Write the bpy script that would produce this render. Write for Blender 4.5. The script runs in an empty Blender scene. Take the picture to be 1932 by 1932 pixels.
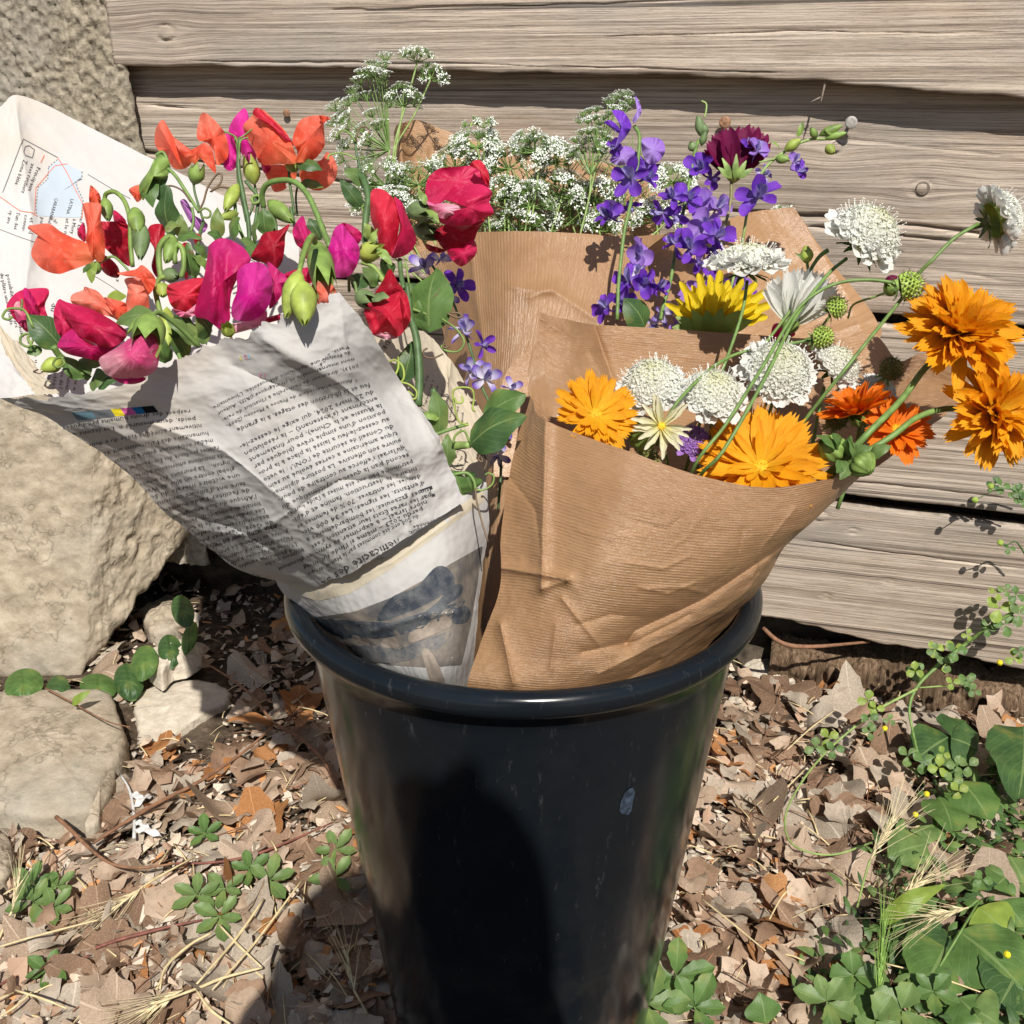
import bpy, math, random
import numpy as np
from mathutils import Vector, Matrix
from mathutils.bvhtree import BVHTree
R = random.Random(7)
NR = np.random.RandomState(11)
sc = bpy.context.scene
COL = sc.collection

# ------------------------------------------------------------------ camera, sky, sun
PITCH = math.radians(23.0)
CAM = Vector((0.0, -0.63, 0.73))
cam = bpy.data.objects.new('camera', bpy.data.cameras.new('camera'))
COL.objects.link(cam)
cam.location = CAM
cam.rotation_euler = (math.pi / 2 - PITCH, 0, 0)
cam.data.sensor_width = 36.0
cam.data.lens = 36.0 * 1935.0 / 1932.0
cam.data.clip_start = 0.02
cam.data.clip_end = 200.0
sc.camera = cam

SUN = Vector((0.16, -1.0, 1.12)).normalized()      # towards the sun
elev = math.asin(SUN.z)
w = bpy.data.worlds.new('World'); sc.world = w; w.use_nodes = True
nt = w.node_tree; nt.nodes.clear()
sky = nt.nodes.new('ShaderNodeTexSky'); sky.sky_type = 'NISHITA'; sky.sun_disc = False
sky.sun_elevation = elev
sky.sun_rotation = math.atan2(SUN.x, SUN.y)
bg = nt.nodes.new('ShaderNodeBackground'); bg.inputs[1].default_value = 0.066
wo = nt.nodes.new('ShaderNodeOutputWorld')
nt.links.new(sky.outputs[0], bg.inputs[0]); nt.links.new(bg.outputs[0], wo.inputs[0])
sl = bpy.data.lights.new('sun', 'SUN'); sl.energy = 4.9; sl.angle = math.radians(0.5); sl.color = (1.0, 0.955, 0.88)
so = bpy.data.objects.new('sun', sl); COL.objects.link(so)
so.rotation_euler = SUN.to_track_quat('Z', 'Y').to_euler(); so.location = SUN * 5
sc.view_settings.view_transform = 'Standard'; sc.view_settings.look = 'None'
sc.view_settings.exposure = 0.2; sc.view_settings.gamma = 1.0
sc.cycles.max_bounces = 8; sc.cycles.transparent_max_bounces = 12

# ------------------------------------------------------------------ points of the place
# the photograph's frame is read in 1932ths; D is the distance along the lens axis in metres
FPX = 1935.0
CR = Vector((1, 0, 0)); CF = Vector((0, math.cos(PITCH), -math.sin(PITCH))); CU = Vector((0, math.sin(PITCH), math.cos(PITCH)))
def at(x, y, d):
    return CAM + CF * d + CR * ((x - 966) / FPX * d) + CU * ((966 - y) / FPX * d)
def ray(x, y):
    return (CF + CR * ((x - 966) / FPX) + CU * ((966 - y) / FPX)).normalized()
def on_ground(x, y, z=0.0):
    r = ray(x, y); t = (z - CAM.z) / r.z
    return CAM + r * t
YAW = math.radians(15)
W0 = Vector((0.28, 0.50, 0.0)); WS = Vector((math.cos(YAW), -math.sin(YAW), 0)); WN = Vector((-math.sin(YAW), -math.cos(YAW), 0))
def on_wall(x, y, off=0.0):
    r = ray(x, y); p0 = W0 + WN * off
    t = (p0 - CAM).dot(WN) / r.dot(WN)
    p = CAM + r * t - W0
    return p.dot(WS), p.z
def wall_pt(s, z, off=0.0):
    return W0 + WS * s + WN * off + Vector((0, 0, z))

# ------------------------------------------------------------------ numpy noise
def _hash(ix, iy, seed):
    h = (ix.astype(np.int64) * 374761393 + iy.astype(np.int64) * 668265263 + seed * 974634777) & 0xffffffff
    h = ((h ^ (h >> 13)) * 1274126177) & 0xffffffff
    return ((h ^ (h >> 16)) & 0xffff) / 65535.0
def vnoise(x, y, seed=0):
    x = np.asarray(x, float); y = np.asarray(y, float)
    ix = np.floor(x); iy = np.floor(y); fx = x - ix; fy = y - iy
    fx = fx * fx * (3 - 2 * fx); fy = fy * fy * (3 - 2 * fy)
    a = _hash(ix, iy, seed); b = _hash(ix + 1, iy, seed); c = _hash(ix, iy + 1, seed); d = _hash(ix + 1, iy + 1, seed)
    return (a + (b - a) * fx) * (1 - fy) + (c + (d - c) * fx) * fy - 0.5
def fbm(x, y, seed=0, octaves=4):
    t = 0; a = 1.0
    for i in range(octaves):
        t = t + a * vnoise(x * 2 ** i + 13.1 * i, y * 2 ** i + 7.7 * i, seed + i); a *= 0.5
    return t
def worley(x, y, seed=0):
    ix = np.floor(x); iy = np.floor(y); best = np.full(np.shape(x), 9.0)
    for dx in (-1, 0, 1):
        for dy in (-1, 0, 1):
            cx = ix + dx; cy = iy + dy
            px = cx + _hash(cx, cy, seed); py = cy + _hash(cx, cy, seed + 5)
            best = np.minimum(best, np.hypot(px - x, py - y))
    return best

# ------------------------------------------------------------------ objects
ORG = {}
def thing(name, label, cat, loc, group=None):
    o = bpy.data.objects.new(name, None); COL.objects.link(o)
    o.empty_display_size = 0.02; o.location = loc
    o['label'] = label; o['category'] = cat
    if group: o['group'] = group
    ORG[o.name] = Vector(loc)
    return o
def org_of(p):
    return ORG.get(p.name, Vector((0, 0, 0))) if p else Vector((0, 0, 0))
def data(name, verts, faces, mat, uv=None, smooth=True, mats=None, midx=None):
    me = bpy.data.meshes.new(name)
    v = np.asarray(verts, dtype=np.float32).reshape(-1, 3)
    if isinstance(faces, np.ndarray):
        n, k = faces.shape
        me.vertices.add(len(v)); me.vertices.foreach_set('co', v.ravel())
        me.loops.add(n * k); me.loops.foreach_set('vertex_index', faces.astype(np.int32).ravel())
        me.polygons.add(n)
        me.polygons.foreach_set('loop_start', np.arange(0, n * k, k, dtype=np.int32))
        me.polygons.foreach_set('loop_total', np.full(n, k, dtype=np.int32))
        me.update(calc_edges=True)
    else:
        me.from_pydata([tuple(map(float, a)) for a in v], [], [tuple(int(i) for i in f) for f in faces])
    if uv is not None:
        uv = np.asarray(uv, dtype=np.float32).reshape(-1, 2)
        lay = me.uv_layers.new(name='UVMap')
        vi = np.empty(len(me.loops), dtype=np.int32); me.loops.foreach_get('vertex_index', vi)
        lay.data.foreach_set('uv', uv[vi].ravel())
    for m in (mats or [mat]):
        me.materials.append(m)
    if midx is not None:
        me.polygons.foreach_set('material_index', np.asarray(midx, dtype=np.int32))
    me.polygons.foreach_set('use_smooth', np.full(len(me.polygons), smooth, dtype=bool))
    me.update()
    return me
def mk(name, verts, faces, mat, parent=None, uv=None, smooth=True, label=None, kind=None, cat=None, group=None, **k):
    v = np.asarray(verts, dtype=np.float64).reshape(-1, 3)
    o0 = org_of(parent)
    v = v - np.array(o0)
    if parent is None and cat is not None:      # single mesh thing: its origin at its base
        base = np.array([v[:, 0].mean(), v[:, 1].mean(), v[:, 2].min()]); v = v - base
    me = data(name, v, faces, mat, uv, smooth, **k)
    o = bpy.data.objects.new(name, me); COL.objects.link(o)
    if parent is None and cat is not None: o.location = base
    if parent is not None:
        o.parent = parent; ORG[o.name] = o0
    if label: o['label'] = label
    if kind: o['kind'] = kind
    if cat: o['category'] = cat
    if group: o['group'] = group
    return o
def put(name, me, M, parent, label=None):
    """an object sharing mesh data, world matrix M, under a part or thing with no rotation"""
    o = bpy.data.objects.new(name, me); COL.objects.link(o)
    if parent is not None:
        o.parent = parent
        M = Matrix.Translation(-org_of(parent)) @ M
        ORG[o.name] = org_of(parent)
    o.matrix_basis = M
    if label: o['label'] = label
    return o
def grid_faces(nu, nv, off=0, wrap=False):
    i, j = np.meshgrid(np.arange(nu if wrap else nu - 1), np.arange(nv - 1), indexing='ij')
    i2 = (i + 1) % nu
    f = np.stack([i * nv + j, i2 * nv + j, i2 * nv + j + 1, i * nv + j + 1], -1).reshape(-1, 4)
    return f + off
class MB:
    """collects pieces of one mesh"""
    def __init__(s): s.v = []; s.f = []; s.uv = []; s.n = 0; s.mi = []
    def add(s, v, f, uv=None, mi=0):
        v = np.asarray(v, float).reshape(-1, 3); s.v.append(v)
        s.uv.append(np.zeros((len(v), 2)) if uv is None else np.asarray(uv, float).reshape(-1, 2))
        for q in f: s.f.append(tuple(int(i) + s.n for i in q)); s.mi.append(mi)
        s.n += len(v)
    def mk(s, name, mat, parent=None, **k):
        if 'mats' in k: k['midx'] = s.mi
        return mk(name, np.concatenate(s.v), s.f, mat, parent, uv=np.concatenate(s.uv), **k)
    def data(s, name, mat, **k):
        if 'mats' in k: k['midx'] = s.mi
        return data(name, np.concatenate(s.v), s.f, mat, uv=np.concatenate(s.uv), **k)
def crom(pts, n):
    """Catmull-Rom through pts, n samples"""
    P = np.asarray(pts, float); m = len(P)
    if m == 2: return P[0] + (P[1] - P[0]) * np.linspace(0, 1, n)[:, None]
    E = np.vstack([2 * P[0] - P[1], P, 2 * P[-1] - P[-2]])
    t = np.linspace(0, m - 1, n); i = np.minimum(t.astype(int), m - 2); f = (t - i)[:, None]
    a, b, c, d = E[i], E[i + 1], E[i + 2], E[i + 3]
    return 0.5 * (2 * b + (c - a) * f + (2 * a - 5 * b + 4 * c - d) * f * f + (3 * b - a - 3 * c + d) * f ** 3)
def crom_closed(pts, n):
    P = np.asarray(pts, float); m = len(P)
    t = np.linspace(0, m, n, endpoint=False); i = t.astype(int) % m; f = (t - t.astype(int))[:, None]
    a, b, c, d = P[(i - 1) % m], P[i], P[(i + 1) % m], P[(i + 2) % m]
    return 0.5 * (2 * b + (c - a) * f + (2 * a - 5 * b + 4 * c - d) * f * f + (3 * b - a - 3 * c + d) * f ** 3)
def tube_vf(pts, rad, seg=6, n=None, caps=True):
    P = crom(pts, n or max(4, 5 * (len(pts) - 1) + 1)) if len(pts) > 2 or n else np.asarray(pts, float)
    m = len(P); r = np.interp(np.linspace(0, 1, m), np.linspace(0, 1, len(rad)), rad) if hasattr(rad, '__len__') else np.full(m, rad)
    T = np.gradient(P, axis=0); T /= np.linalg.norm(T, axis=1)[:, None] + 1e-12
    up = np.array([0.0, 0, 1]) if abs(T[0][2]) < 0.9 else np.array([1.0, 0, 0])
    A = np.cross(T[0], up); A /= np.linalg.norm(A); V = []; UV = []
    for k in range(m):
        A = A - T[k] * A.dot(T[k]); A /= np.linalg.norm(A) + 1e-12; B = np.cross(T[k], A)
        for s in range(seg):
            a = 2 * math.pi * s / seg
            V.append(P[k] + (A * math.cos(a) + B * math.sin(a)) * r[k]); UV.append((s / seg, k / m))
    Fc = [(k * seg + s, k * seg + (s + 1) % seg, (k + 1) * seg + (s + 1) % seg, (k + 1) * seg + s) for k in range(m - 1) for s in range(seg)]
    if caps:
        Fc.append(tuple(range(seg))[::-1]); Fc.append(tuple((m - 1) * seg + s for s in range(seg)))
    return V, Fc, UV
def tube(name, pts, rad, mat, parent=None, seg=6, **k):
    V, Fc, UV = tube_vf(pts, rad, seg, n=k.pop('n', None))
    return mk(name, V, Fc, mat, parent, uv=UV, **k)
def pts(*a):
    return [tuple(at(*p)) for p in a]

# ------------------------------------------------------------------ materials
class NT:
    def __init__(s, name):
        s.m = bpy.data.materials.new(name); s.m.use_nodes = True; s.t = s.m.node_tree
        s.b = s.t.nodes['Principled BSDF']; s.out = s.t.nodes['Material Output']
    def n(s, typ, **k):
        x = s.t.nodes.new('ShaderNode' + typ)
        for a, b in k.items():
            if a.startswith('i_'):
                key = a[2:]; x.inputs[int(key) if key.isdigit() else key.replace('_', ' ')].default_value = b
            else: setattr(x, a, b)
        return x
    def l(s, a, b): s.t.links.new(a, b)
    def set(s, **k):
        for a, b in k.items(): s.b.inputs[a.replace('_', ' ')].default_value = b
    def coord(s, kind='Object', scale=(1, 1, 1)):
        c = s.n('TexCoord'); mp = s.n('Mapping'); mp.inputs['Scale'].default_value = scale
        s.l(c.outputs[kind], mp.inputs[0]); return mp.outputs[0]
    def noise(s, co, scale, detail=4, rough=0.55, dist=0.0):
        x = s.n('TexNoise'); x.inputs['Scale'].default_value = scale; x.inputs['Detail'].default_value = detail
        x.inputs['Roughness'].default_value = rough; x.inputs['Distortion'].default_value = dist
        s.l(co, x.inputs['Vector']); return x.outputs[0]
    def ramp(s, fac, stops):
        x = s.n('ValToRGB'); e = x.color_ramp.elements
        while len(e) > len(stops): e.remove(e[-1])
        while len(e) < len(stops): e.new(0.5)
        for q, (p, c) in zip(e, stops): q.position = p; q.color = (*c, 1) if len(c) == 3 else c
        s.l(fac, x.inputs[0]); return x.outputs[0]
    def mix(s, a, b, fac, mode='MIX'):
        x = s.n('MixRGB', blend_type=mode)
        for i, q in ((0, fac), (1, a), (2, b)):
            if hasattr(q, 'links'): s.l(q, x.inputs[i])
            elif i == 0: x.inputs[0].default_value = q
            else: x.inputs[i].default_value = (*q, 1)
        return x.outputs[0]
    def math(s, op, a, b=0.0):
        x = s.n('Math', operation=op)
        for i, q in ((0, a), (1, b)):
            if hasattr(q, 'links'): s.l(q, x.inputs[i])
            else: x.inputs[i].default_value = q
        return x.outputs[0]
    def bump(s, h, dist=0.001, strength=1.0, prev=None):
        x = s.n('Bump'); x.inputs['Distance'].default_value = dist; x.inputs['Strength'].default_value = strength
        s.l(h, x.inputs['Height'])
        if prev is not None: s.l(prev, x.inputs['Normal'])
        s.l(x.outputs[0], s.b.inputs['Normal']); return x.outputs[0]
    def col(s, c):
        if hasattr(c, 'links'): s.l(c, s.b.inputs['Base Color'])
        else: s.b.inputs['Base Color'].default_value = (*c, 1)
        s.c = c
    def thin(s, amt, c=None):
        """thin leaf or petal: part of the light comes through"""
        tr = s.n('BsdfTranslucent'); mx = s.n('MixShader'); mx.inputs[0].default_value = amt
        c = c or s.c
        if hasattr(c, 'links'): s.l(c, tr.inputs[0])
        else: tr.inputs[0].default_value = (*c, 1)
        s.l(s.b.outputs[0], mx.inputs[1]); s.l(tr.outputs[0], mx.inputs[2]); s.l(mx.outputs[0], s.out.inputs[0])

def petal_mat(name, c_in, c_mid, c_out, thin=0.35, rough=0.5, veins=18, edge=None, vary=0.22):
    """uv.y runs from the petal's foot (0) to its rim (1), uv.x across"""
    n = NT(name); uv = n.coord('UV'); sep = n.n('SeparateXYZ'); n.l(uv, sep.inputs[0])
    nz = n.noise(n.coord('Object'), 90, 3)
    f = n.math('ADD', sep.outputs[1], n.math('MULTIPLY', n.math('SUBTRACT', nz, 0.5), 0.5))
    stops = [(0.0, c_in), (0.45, c_mid), (0.9, c_out)]
    if edge: stops.append((1.0, edge))
    c = n.ramp(f, stops)
    st = n.coord('UV', (veins, 1.2, 1)); v = n.noise(st, 5, 3, 0.6)
    c2 = n.mix(c, tuple(x * 0.55 for x in c_mid), n.math('MULTIPLY', n.ramp(v, [(0.45, (0, 0, 0)), (0.75, (1, 1, 1))]), vary))
    oi = n.n('ObjectInfo'); sp = n.noise(n.coord('Object'), 260, 3)
    c2 = n.mix(c2, tuple(x * .6 for x in c_mid), n.math('MULTIPLY', oi.outputs['Random'], .20))
    c2 = n.mix(c2, tuple(min(1, x * 1.15 + .06) for x in c_out), n.math('MULTIPLY', n.ramp(sp, [(.56, (0, 0, 0)), (.72, (1, 1, 1))]), .45))
    n.col(c2); n.set(Roughness=rough, Specular_IOR_Level=0.35)
    n.bump(v, 0.0005, 0.7)
    n.thin(thin); return n.m
def leaf_mat(name, c1, c2, thin=0.3, rough=0.45, scale=60, vein=(0.3, 0.4, 0.15)):
    n = NT(name); nz = n.noise(n.coord('Object'), scale, 4)
    c = n.ramp(nz, [(0.3, c1), (0.7, c2)])
    uv = n.coord('UV'); sep = n.n('SeparateXYZ'); n.l(uv, sep.inputs[0])
    # midrib and side veins: uv.x is across the leaf, 0.5 at the midrib
    ax = n.math('ABSOLUTE', n.math('SUBTRACT', sep.outputs[0], 0.5))
    rib = n.math('LESS_THAN', ax, 0.022)
    sv = n.math('SINE', n.math('MULTIPLY', n.math('SUBTRACT', sep.outputs[1], n.math('MULTIPLY', ax, 0.9)), 48))
    sv = n.ramp(sv, [(0.93, (0, 0, 0)), (1.0, (1, 1, 1))])
    vf = n.math('MAXIMUM', rib, n.math('MULTIPLY', sv, 0.5))
    c = n.mix(c, (.30, .30, .07), n.math('MULTIPLY', n.ramp(n.noise(n.coord('Object'), 38, 3), [(.58, (0, 0, 0)), (.72, (1, 1, 1))]), .5))
    c = n.mix(c, (.16, .11, .05), n.ramp(n.noise(n.coord('Object'), 150, 2), [(.70, (0, 0, 0)), (.76, (.8, .8, .8))]))
    n.col(n.mix(c, vein, n.math('MULTIPLY', vf, 0.45)))
    n.set(Roughness=rough, Specular_IOR_Level=0.4); n.bump(n.math('SUBTRACT', n.math('MULTIPLY', nz, 0.5), n.math('MULTIPLY', vf, 0.5)), 0.0006, 0.6)
    n.thin(thin); return n.m
def plain(name, c, rough=0.5, scale=60, vary=0.3, bump=0.0, thin=0.0, spec=0.4):
    n = NT(name); nz = n.noise(n.coord('Object'), scale, 4)
    n.col(n.ramp(nz, [(0.3, tuple(x * (1 - vary) for x in c)), (0.7, tuple(min(1, x * (1 + vary)) for x in c))]))
    n.set(Roughness=rough, Specular_IOR_Level=spec)
    if bump: n.bump(nz, bump)
    if thin: n.thin(thin)
    return n.m
# ------------------------------------------------------------------ materials of the setting
def wood_mat(name, tone=1.0, warm=0.0):
    n = NT(name); uv = n.coord('UV')
    def sc_(x, y):
        m = n.n('Mapping'); m.inputs['Scale'].default_value = (x, y, 1); n.l(uv, m.inputs[0]); return m.outputs[0]
    g = n.noise(sc_(0.7, 110), 1.0, 7, 0.78, 0.0)            # broad grain
    f = n.noise(sc_(8, 620), 1.0, 6, 0.8)                   # fibres
    k = n.noise(sc_(0.5, 130), 1.0, 4, 0.6, 0.0)
    p = n.noise(sc_(3, 9), 1.0, 4)                          # stains
    base = n.ramp(g, [(0.30, (0.17 * tone, 0.13 * tone, 0.10 * tone)), (0.44, (0.36 * tone, 0.285 * tone, 0.22 * tone)),
                      (0.54, (0.60 * tone, 0.50 * tone, 0.405 * tone)), (0.66, (0.47 * tone, 0.385 * tone, 0.30 * tone)), (0.78, (0.31 * tone, 0.245 * tone, 0.185 * tone))])
    c0 = base
    c = n.mix(base, (0.13, 0.10, 0.08), n.math('MULTIPLY', n.ramp(f, [(0.51, (0, 0, 0)), (0.62, (1, 1, 1))]), 0.8))
    c = n.mix(c, (0.62, 0.54, 0.46), n.math('MULTIPLY', n.ramp(f, [(0.36, (1, 1, 1)), (0.48, (0, 0, 0))]), 0.65))
    c = n.mix(c, (0.05, 0.038, 0.03), n.math('MULTIPLY', n.ramp(k, [(0.34, (1, 1, 1)), (0.375, (0, 0, 0))]), 0.8))
    c = n.mix(c, (0.42, 0.25, 0.14), n.math('MULTIPLY', n.ramp(p, [(0.54, (0, 0, 0)), (0.72, (1, 1, 1))]), 0.30 + warm))
    st = n.noise(sc_(1.1, 6), 1.3, 5, .65); c = n.mix(c, (0.16, 0.13, 0.105), n.math('MULTIPLY', n.ramp(st, [(0.50, (0, 0, 0)), (0.68, (1, 1, 1))]), 0.5))
    c = n.mix(c, (0.27, 0.26, 0.24), n.math('MULTIPLY', n.ramp(n.noise(sc_(2, 5), 1.7, 3), [(0.5, (0, 0, 0)), (0.7, (1, 1, 1))]), 0.45))
    n.col(c); n.set(Roughness=0.78, Specular_IOR_Level=0.25)
    b = n.bump(g, 0.0012, 0.6); b = n.bump(k, 0.001, 0.5, b); n.bump(f, 0.0014, 1.0, b)
    return n.m
M_WOOD = wood_mat('weathered_wood', 1.06); M_WOOD2 = wood_mat('weathered_wood_grey', 0.98); M_PLUG = plain('wood_plug', (.17, .135, .105), .8, 300, .35, .0005)
n = NT('stucco'); co = n.coord('Object')
a1 = n.noise(co, 110, 5, 0.6); a2 = n.noise(co, 9, 4)
c = n.ramp(a1, [(0.3, (0.13, 0.108, 0.08)), (0.5, (0.30, 0.255, 0.19)), (0.72, (0.45, 0.39, 0.30))])
n.col(n.mix(c, (0.27, 0.25, 0.215), n.ramp(a2, [(0.45, (0, 0, 0)), (0.7, (0.7, 0.7, 0.7))])))
n.set(Roughness=0.95, Specular_IOR_Level=0.1); n.bump(a1, 0.004, 0.8); M_STUCCO = n.m
n = NT('worn_stone'); co = n.coord('Object')
a1 = n.noise(co, 45, 6, 0.65); a2 = n.noise(co, 260, 4, 0.7); a3 = n.noise(co, 6, 3)
c = n.ramp(a1, [(0.3, (0.27, 0.22, 0.155)), (0.55, (0.42, 0.35, 0.26)), (0.75, (0.54, 0.465, 0.36))])
kr = n.ramp(n.noise(co, 9, 5, .6), [(.488, (0, 0, 0)), (.497, (1, 1, 1)), (.503, (1, 1, 1)), (.512, (0, 0, 0))]); c = n.mix(c, (.12, .10, .075), n.math('MULTIPLY', kr, .45))
c = n.mix(c, (.20, .20, .15), n.math('MULTIPLY', n.ramp(n.noise(co, 28, 5, .7), [(.58, (0, 0, 0)), (.66, (1, 1, 1))]), .4))
c = n.mix(c, (0.16, 0.15, 0.13), n.math('MULTIPLY', n.ramp(a2, [(0.62, (0, 0, 0)), (0.75, (1, 1, 1))]), 0.6))
n.col(n.mix(c, (0.33, 0.32, 0.28), n.ramp(a3, [(0.5, (0, 0, 0)), (0.7, (0.5, 0.5, 0.5))])))
n.set(Roughness=0.95, Specular_IOR_Level=0.1); b = n.bump(a1, 0.003, 0.8); n.bump(a2, 0.0012, 0.8, b); M_STONE = n.m
n = NT('pale_stone'); co = n.coord('Object')
a1 = n.noise(co, 60, 6, 0.65); a2 = n.noise(co, 300, 3)
n.col(n.ramp(a1, [(0.3, (0.42, 0.36, 0.28)), (0.6, (0.60, 0.53, 0.43)), (0.8, (0.68, 0.62, 0.53))]))
n.set(Roughness=0.9, Specular_IOR_Level=0.15); n.bump(n.math('ADD', a1, n.math('MULTIPLY', a2, 0.4)), 0.003, 0.8); M_PALE = n.m
n = NT('soil'); co = n.coord('Object')
a1 = n.noise(co, 70, 6, 0.7); a2 = n.noise(co, 14, 4)
c = n.ramp(a1, [(0.3, (0.025, 0.018, 0.013)), (0.55, (0.09, 0.065, 0.045)), (0.75, (0.24, 0.19, 0.14))])
n.col(n.mix(c, (0.16, 0.125, 0.09), n.ramp(a2, [(0.45, (0, 0, 0)), (0.7, (0.6, 0.6, 0.6))])))
n.set(Roughness=0.97, Specular_IOR_Level=0.1); n.bump(a1, 0.006, 0.9); M_SOIL = n.m
M_NAIL = plain('rusty_nail', (0.30, 0.16, 0.09), 0.7, 300, 0.5, 0.0006)
M_NAILG = plain('grey_nail', (0.36, 0.34, 0.31), 0.5, 300, 0.3, 0.0004)
M_ROT = None
n = NT('rotten_wood'); co = n.coord('Object', (1, 1, 0.12))
a1 = n.noise(co, 260, 5, 0.7); a2 = n.noise(n.coord('Object'), 30, 3)
c = n.ramp(a1, [(0.33, (0.05, 0.03, 0.02)), (0.55, (0.24, 0.16, 0.10)), (0.75, (0.45, 0.35, 0.25))])
n.col(n.mix(c, (0.10, 0.065, 0.04), n.ramp(a2, [(0.4, (0, 0, 0)), (0.65, (0.8, 0.8, 0.8))])))
n.set(Roughness=0.95, Specular_IOR_Level=0.1); n.bump(a1, 0.005, 1.0); M_ROT = n.m
n = NT('dark_earth_and_gap_block'); a1 = n.noise(n.coord('Object'), 50, 5, 0.65)
n.col(n.ramp(a1, [(0.3, (0.03, 0.024, 0.018)), (0.7, (0.12, 0.095, 0.07))])); n.set(Roughness=0.97, Specular_IOR_Level=0.1); n.bump(a1, 0.008, 0.9)
M_DARK = n.m

# ------------------------------------------------------------------ ground
def ground_h(x, y):
    return 0.010 * fbm(x * 5, y * 5, 3, 3) + 0.006 * fbm(x * 26, y * 26, 9, 3)
gx = np.concatenate([np.linspace(-30, -1.3, 14), np.linspace(-1.2, 1.5, 400), np.linspace(1.6, 30, 14)])
gy = np.concatenate([np.linspace(-30, -0.7, 12), np.linspace(-0.6, 1.1, 260), np.linspace(1.2, 30, 10)])
X, Y = np.meshgrid(gx, gy, indexing='ij')
Z = ground_h(X, Y)
mk('ground', np.stack([X, Y, Z], -1), grid_faces(len(gx), len(gy)), M_SOIL, kind='structure')

# ------------------------------------------------------------------ wooden wall: each board is a part
wall = thing('wooden_wall', 'weathered grey brown wall of wide horizontal boards behind the flower bucket', 'wall', wall_pt(0, 0.1))
def warp(S, Zc, knots):
    V = Zc.copy(); D = np.zeros_like(S)
    for (ks, kz, kr) in knots:
        ds = (S - ks) / (kr * 5); dz = (Zc - kz)
        g = np.exp(-ds ** 2) * np.exp(-(dz / (kr * 4.0)) ** 2)
        V = V - g * np.sign(dz) * np.minimum(np.abs(dz), kr * 1.2) * 0.6
    return V
def plank(top, bot, off, knots=(), cracks=(), rag=(0.0008, 0.0008), mat=M_WOOD, seed=1, thick=0.022, s_end=1.35, s_start=None, nu=430, nv=150, label=None, batten=0.0):
    T = [on_wall(x, y, off) for x, y in top]; B = [on_wall(x, y, off) for x, y in bot]
    s0 = s_start if s_start is not None else min(T[0][0], B[0][0])
    def line(P):
        s = np.array([p[0] for p in P]); z = np.array([p[1] for p in P])
        k = (z[-1] - z[0]) / (s[-1] - s[0])
        return lambda q: np.where(q > s[-1], z[-1] + (q - s[-1]) * k, np.where(q < s[0], z[0] + (q - s[0]) * k, np.interp(q, s, z)))
    lt, lb = line(T), line(B)
    # denser where the camera looks
    u = np.concatenate([np.linspace(s0, 0.45, int(nu * 0.8), endpoint=False), np.linspace(0.45, s_end, nu - int(nu * 0.8))])
    v = np.linspace(0, 1, nv)
    S, Vn = np.meshgrid(u, v, indexing='ij')
    zt = lt(u) + rag[0] * 2.2 * fbm(u * 26, u * 0 + seed, seed, 5); zb = lb(u) + rag[1] * 2.2 * fbm(u * 30, u * 0 + seed + 3, seed + 3, 5)
    Zc = zb[:, None] + (zt - zb)[:, None] * Vn
    KN = [(*on_wall(x, y, off), r) for x, y, r in knots]
    Vw = warp(S, Zc, KN)
    H = 0.0004 * fbm(S * 0.8, Vw * 110, seed, 3) + 0.0006 * fbm(S * 4, Vw * 300, seed + 4, 2)
    for (ks, kz, kr) in KN:
        d = np.hypot((S - ks) / 1.25, Zc - kz)
        H += np.where(d < kr, 0.001, 0) - 0.0022 * np.exp(-((d - kr) / 0.0018) ** 2)
    for cr, wdt, dep in cracks:
        C = [on_wall(x, y, off) for x, y in cr]
        cs = np.array([c[0] for c in C]); cz = np.array([c[1] for c in C])
        zc = np.interp(S, cs, cz) + 0.002 * fbm(S * 30, S * 0, seed + 8, 3)
        m = np.clip(np.minimum(S - cs[0], cs[-1] - S) / 0.03, 0, 1)
        ww = wdt * (0.5 + 1.0 * np.clip(0.5 + fbm(S * 14, S * 0 + 4, seed + 2, 2), 0, 1)) * m + 1e-5
        H -= dep * m * np.exp(-((Zc - zc) / ww) ** 2)
    edge = np.minimum(Vn, 1 - Vn) * (zt - zb)[:, None]
    H -= 0.0022 * np.exp(-edge / 0.0012)
    front = np.array([wall_pt(0, 0, off)]) + np.outer(S.ravel(), WS) + np.outer(H.ravel(), WN) + np.outer(Zc.ravel(), (0, 0, 1))
    # back rim loop: top edge, bottom edge, ends
    N = len(front); back = front + np.outer(np.full(N, -thick) - H.ravel(), WN)
    idx = lambda i, j: i * nv + j
    rim_b = [idx(i, 0) for i in range(nu)] + [idx(nu - 1, j) for j in range(1, nv)] + [idx(i, nv - 1) for i in range(nu - 2, -1, -1)] + [idx(0, j) for j in range(nv - 2, 0, -1)]
    bv = back[rim_b]; nb = len(rim_b)
    F = [tuple(f) for f in grid_faces(nu, nv)]
    for k in range(nb):
        k2 = (k + 1) % nb
        F.append((rim_b[k2], rim_b[k], N + k, N + k2))
    F.append(tuple(range(N, N + nb))[::-1])
    uv = np.concatenate([np.stack([S.ravel() + seed * 3.7, Vw.ravel() + seed * 1.3], -1), np.stack([S.ravel() + seed * 3.7, Vw.ravel() + seed * 1.3], -1)[rim_b]])
    return mk('board', np.concatenate([front, bv]), F, mat, wall, uv=uv, label=label)
plank([(215, -420), (1932, -430)], [(215, -62), (1932, -78)], 0.010, seed=6, nv=20)
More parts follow.
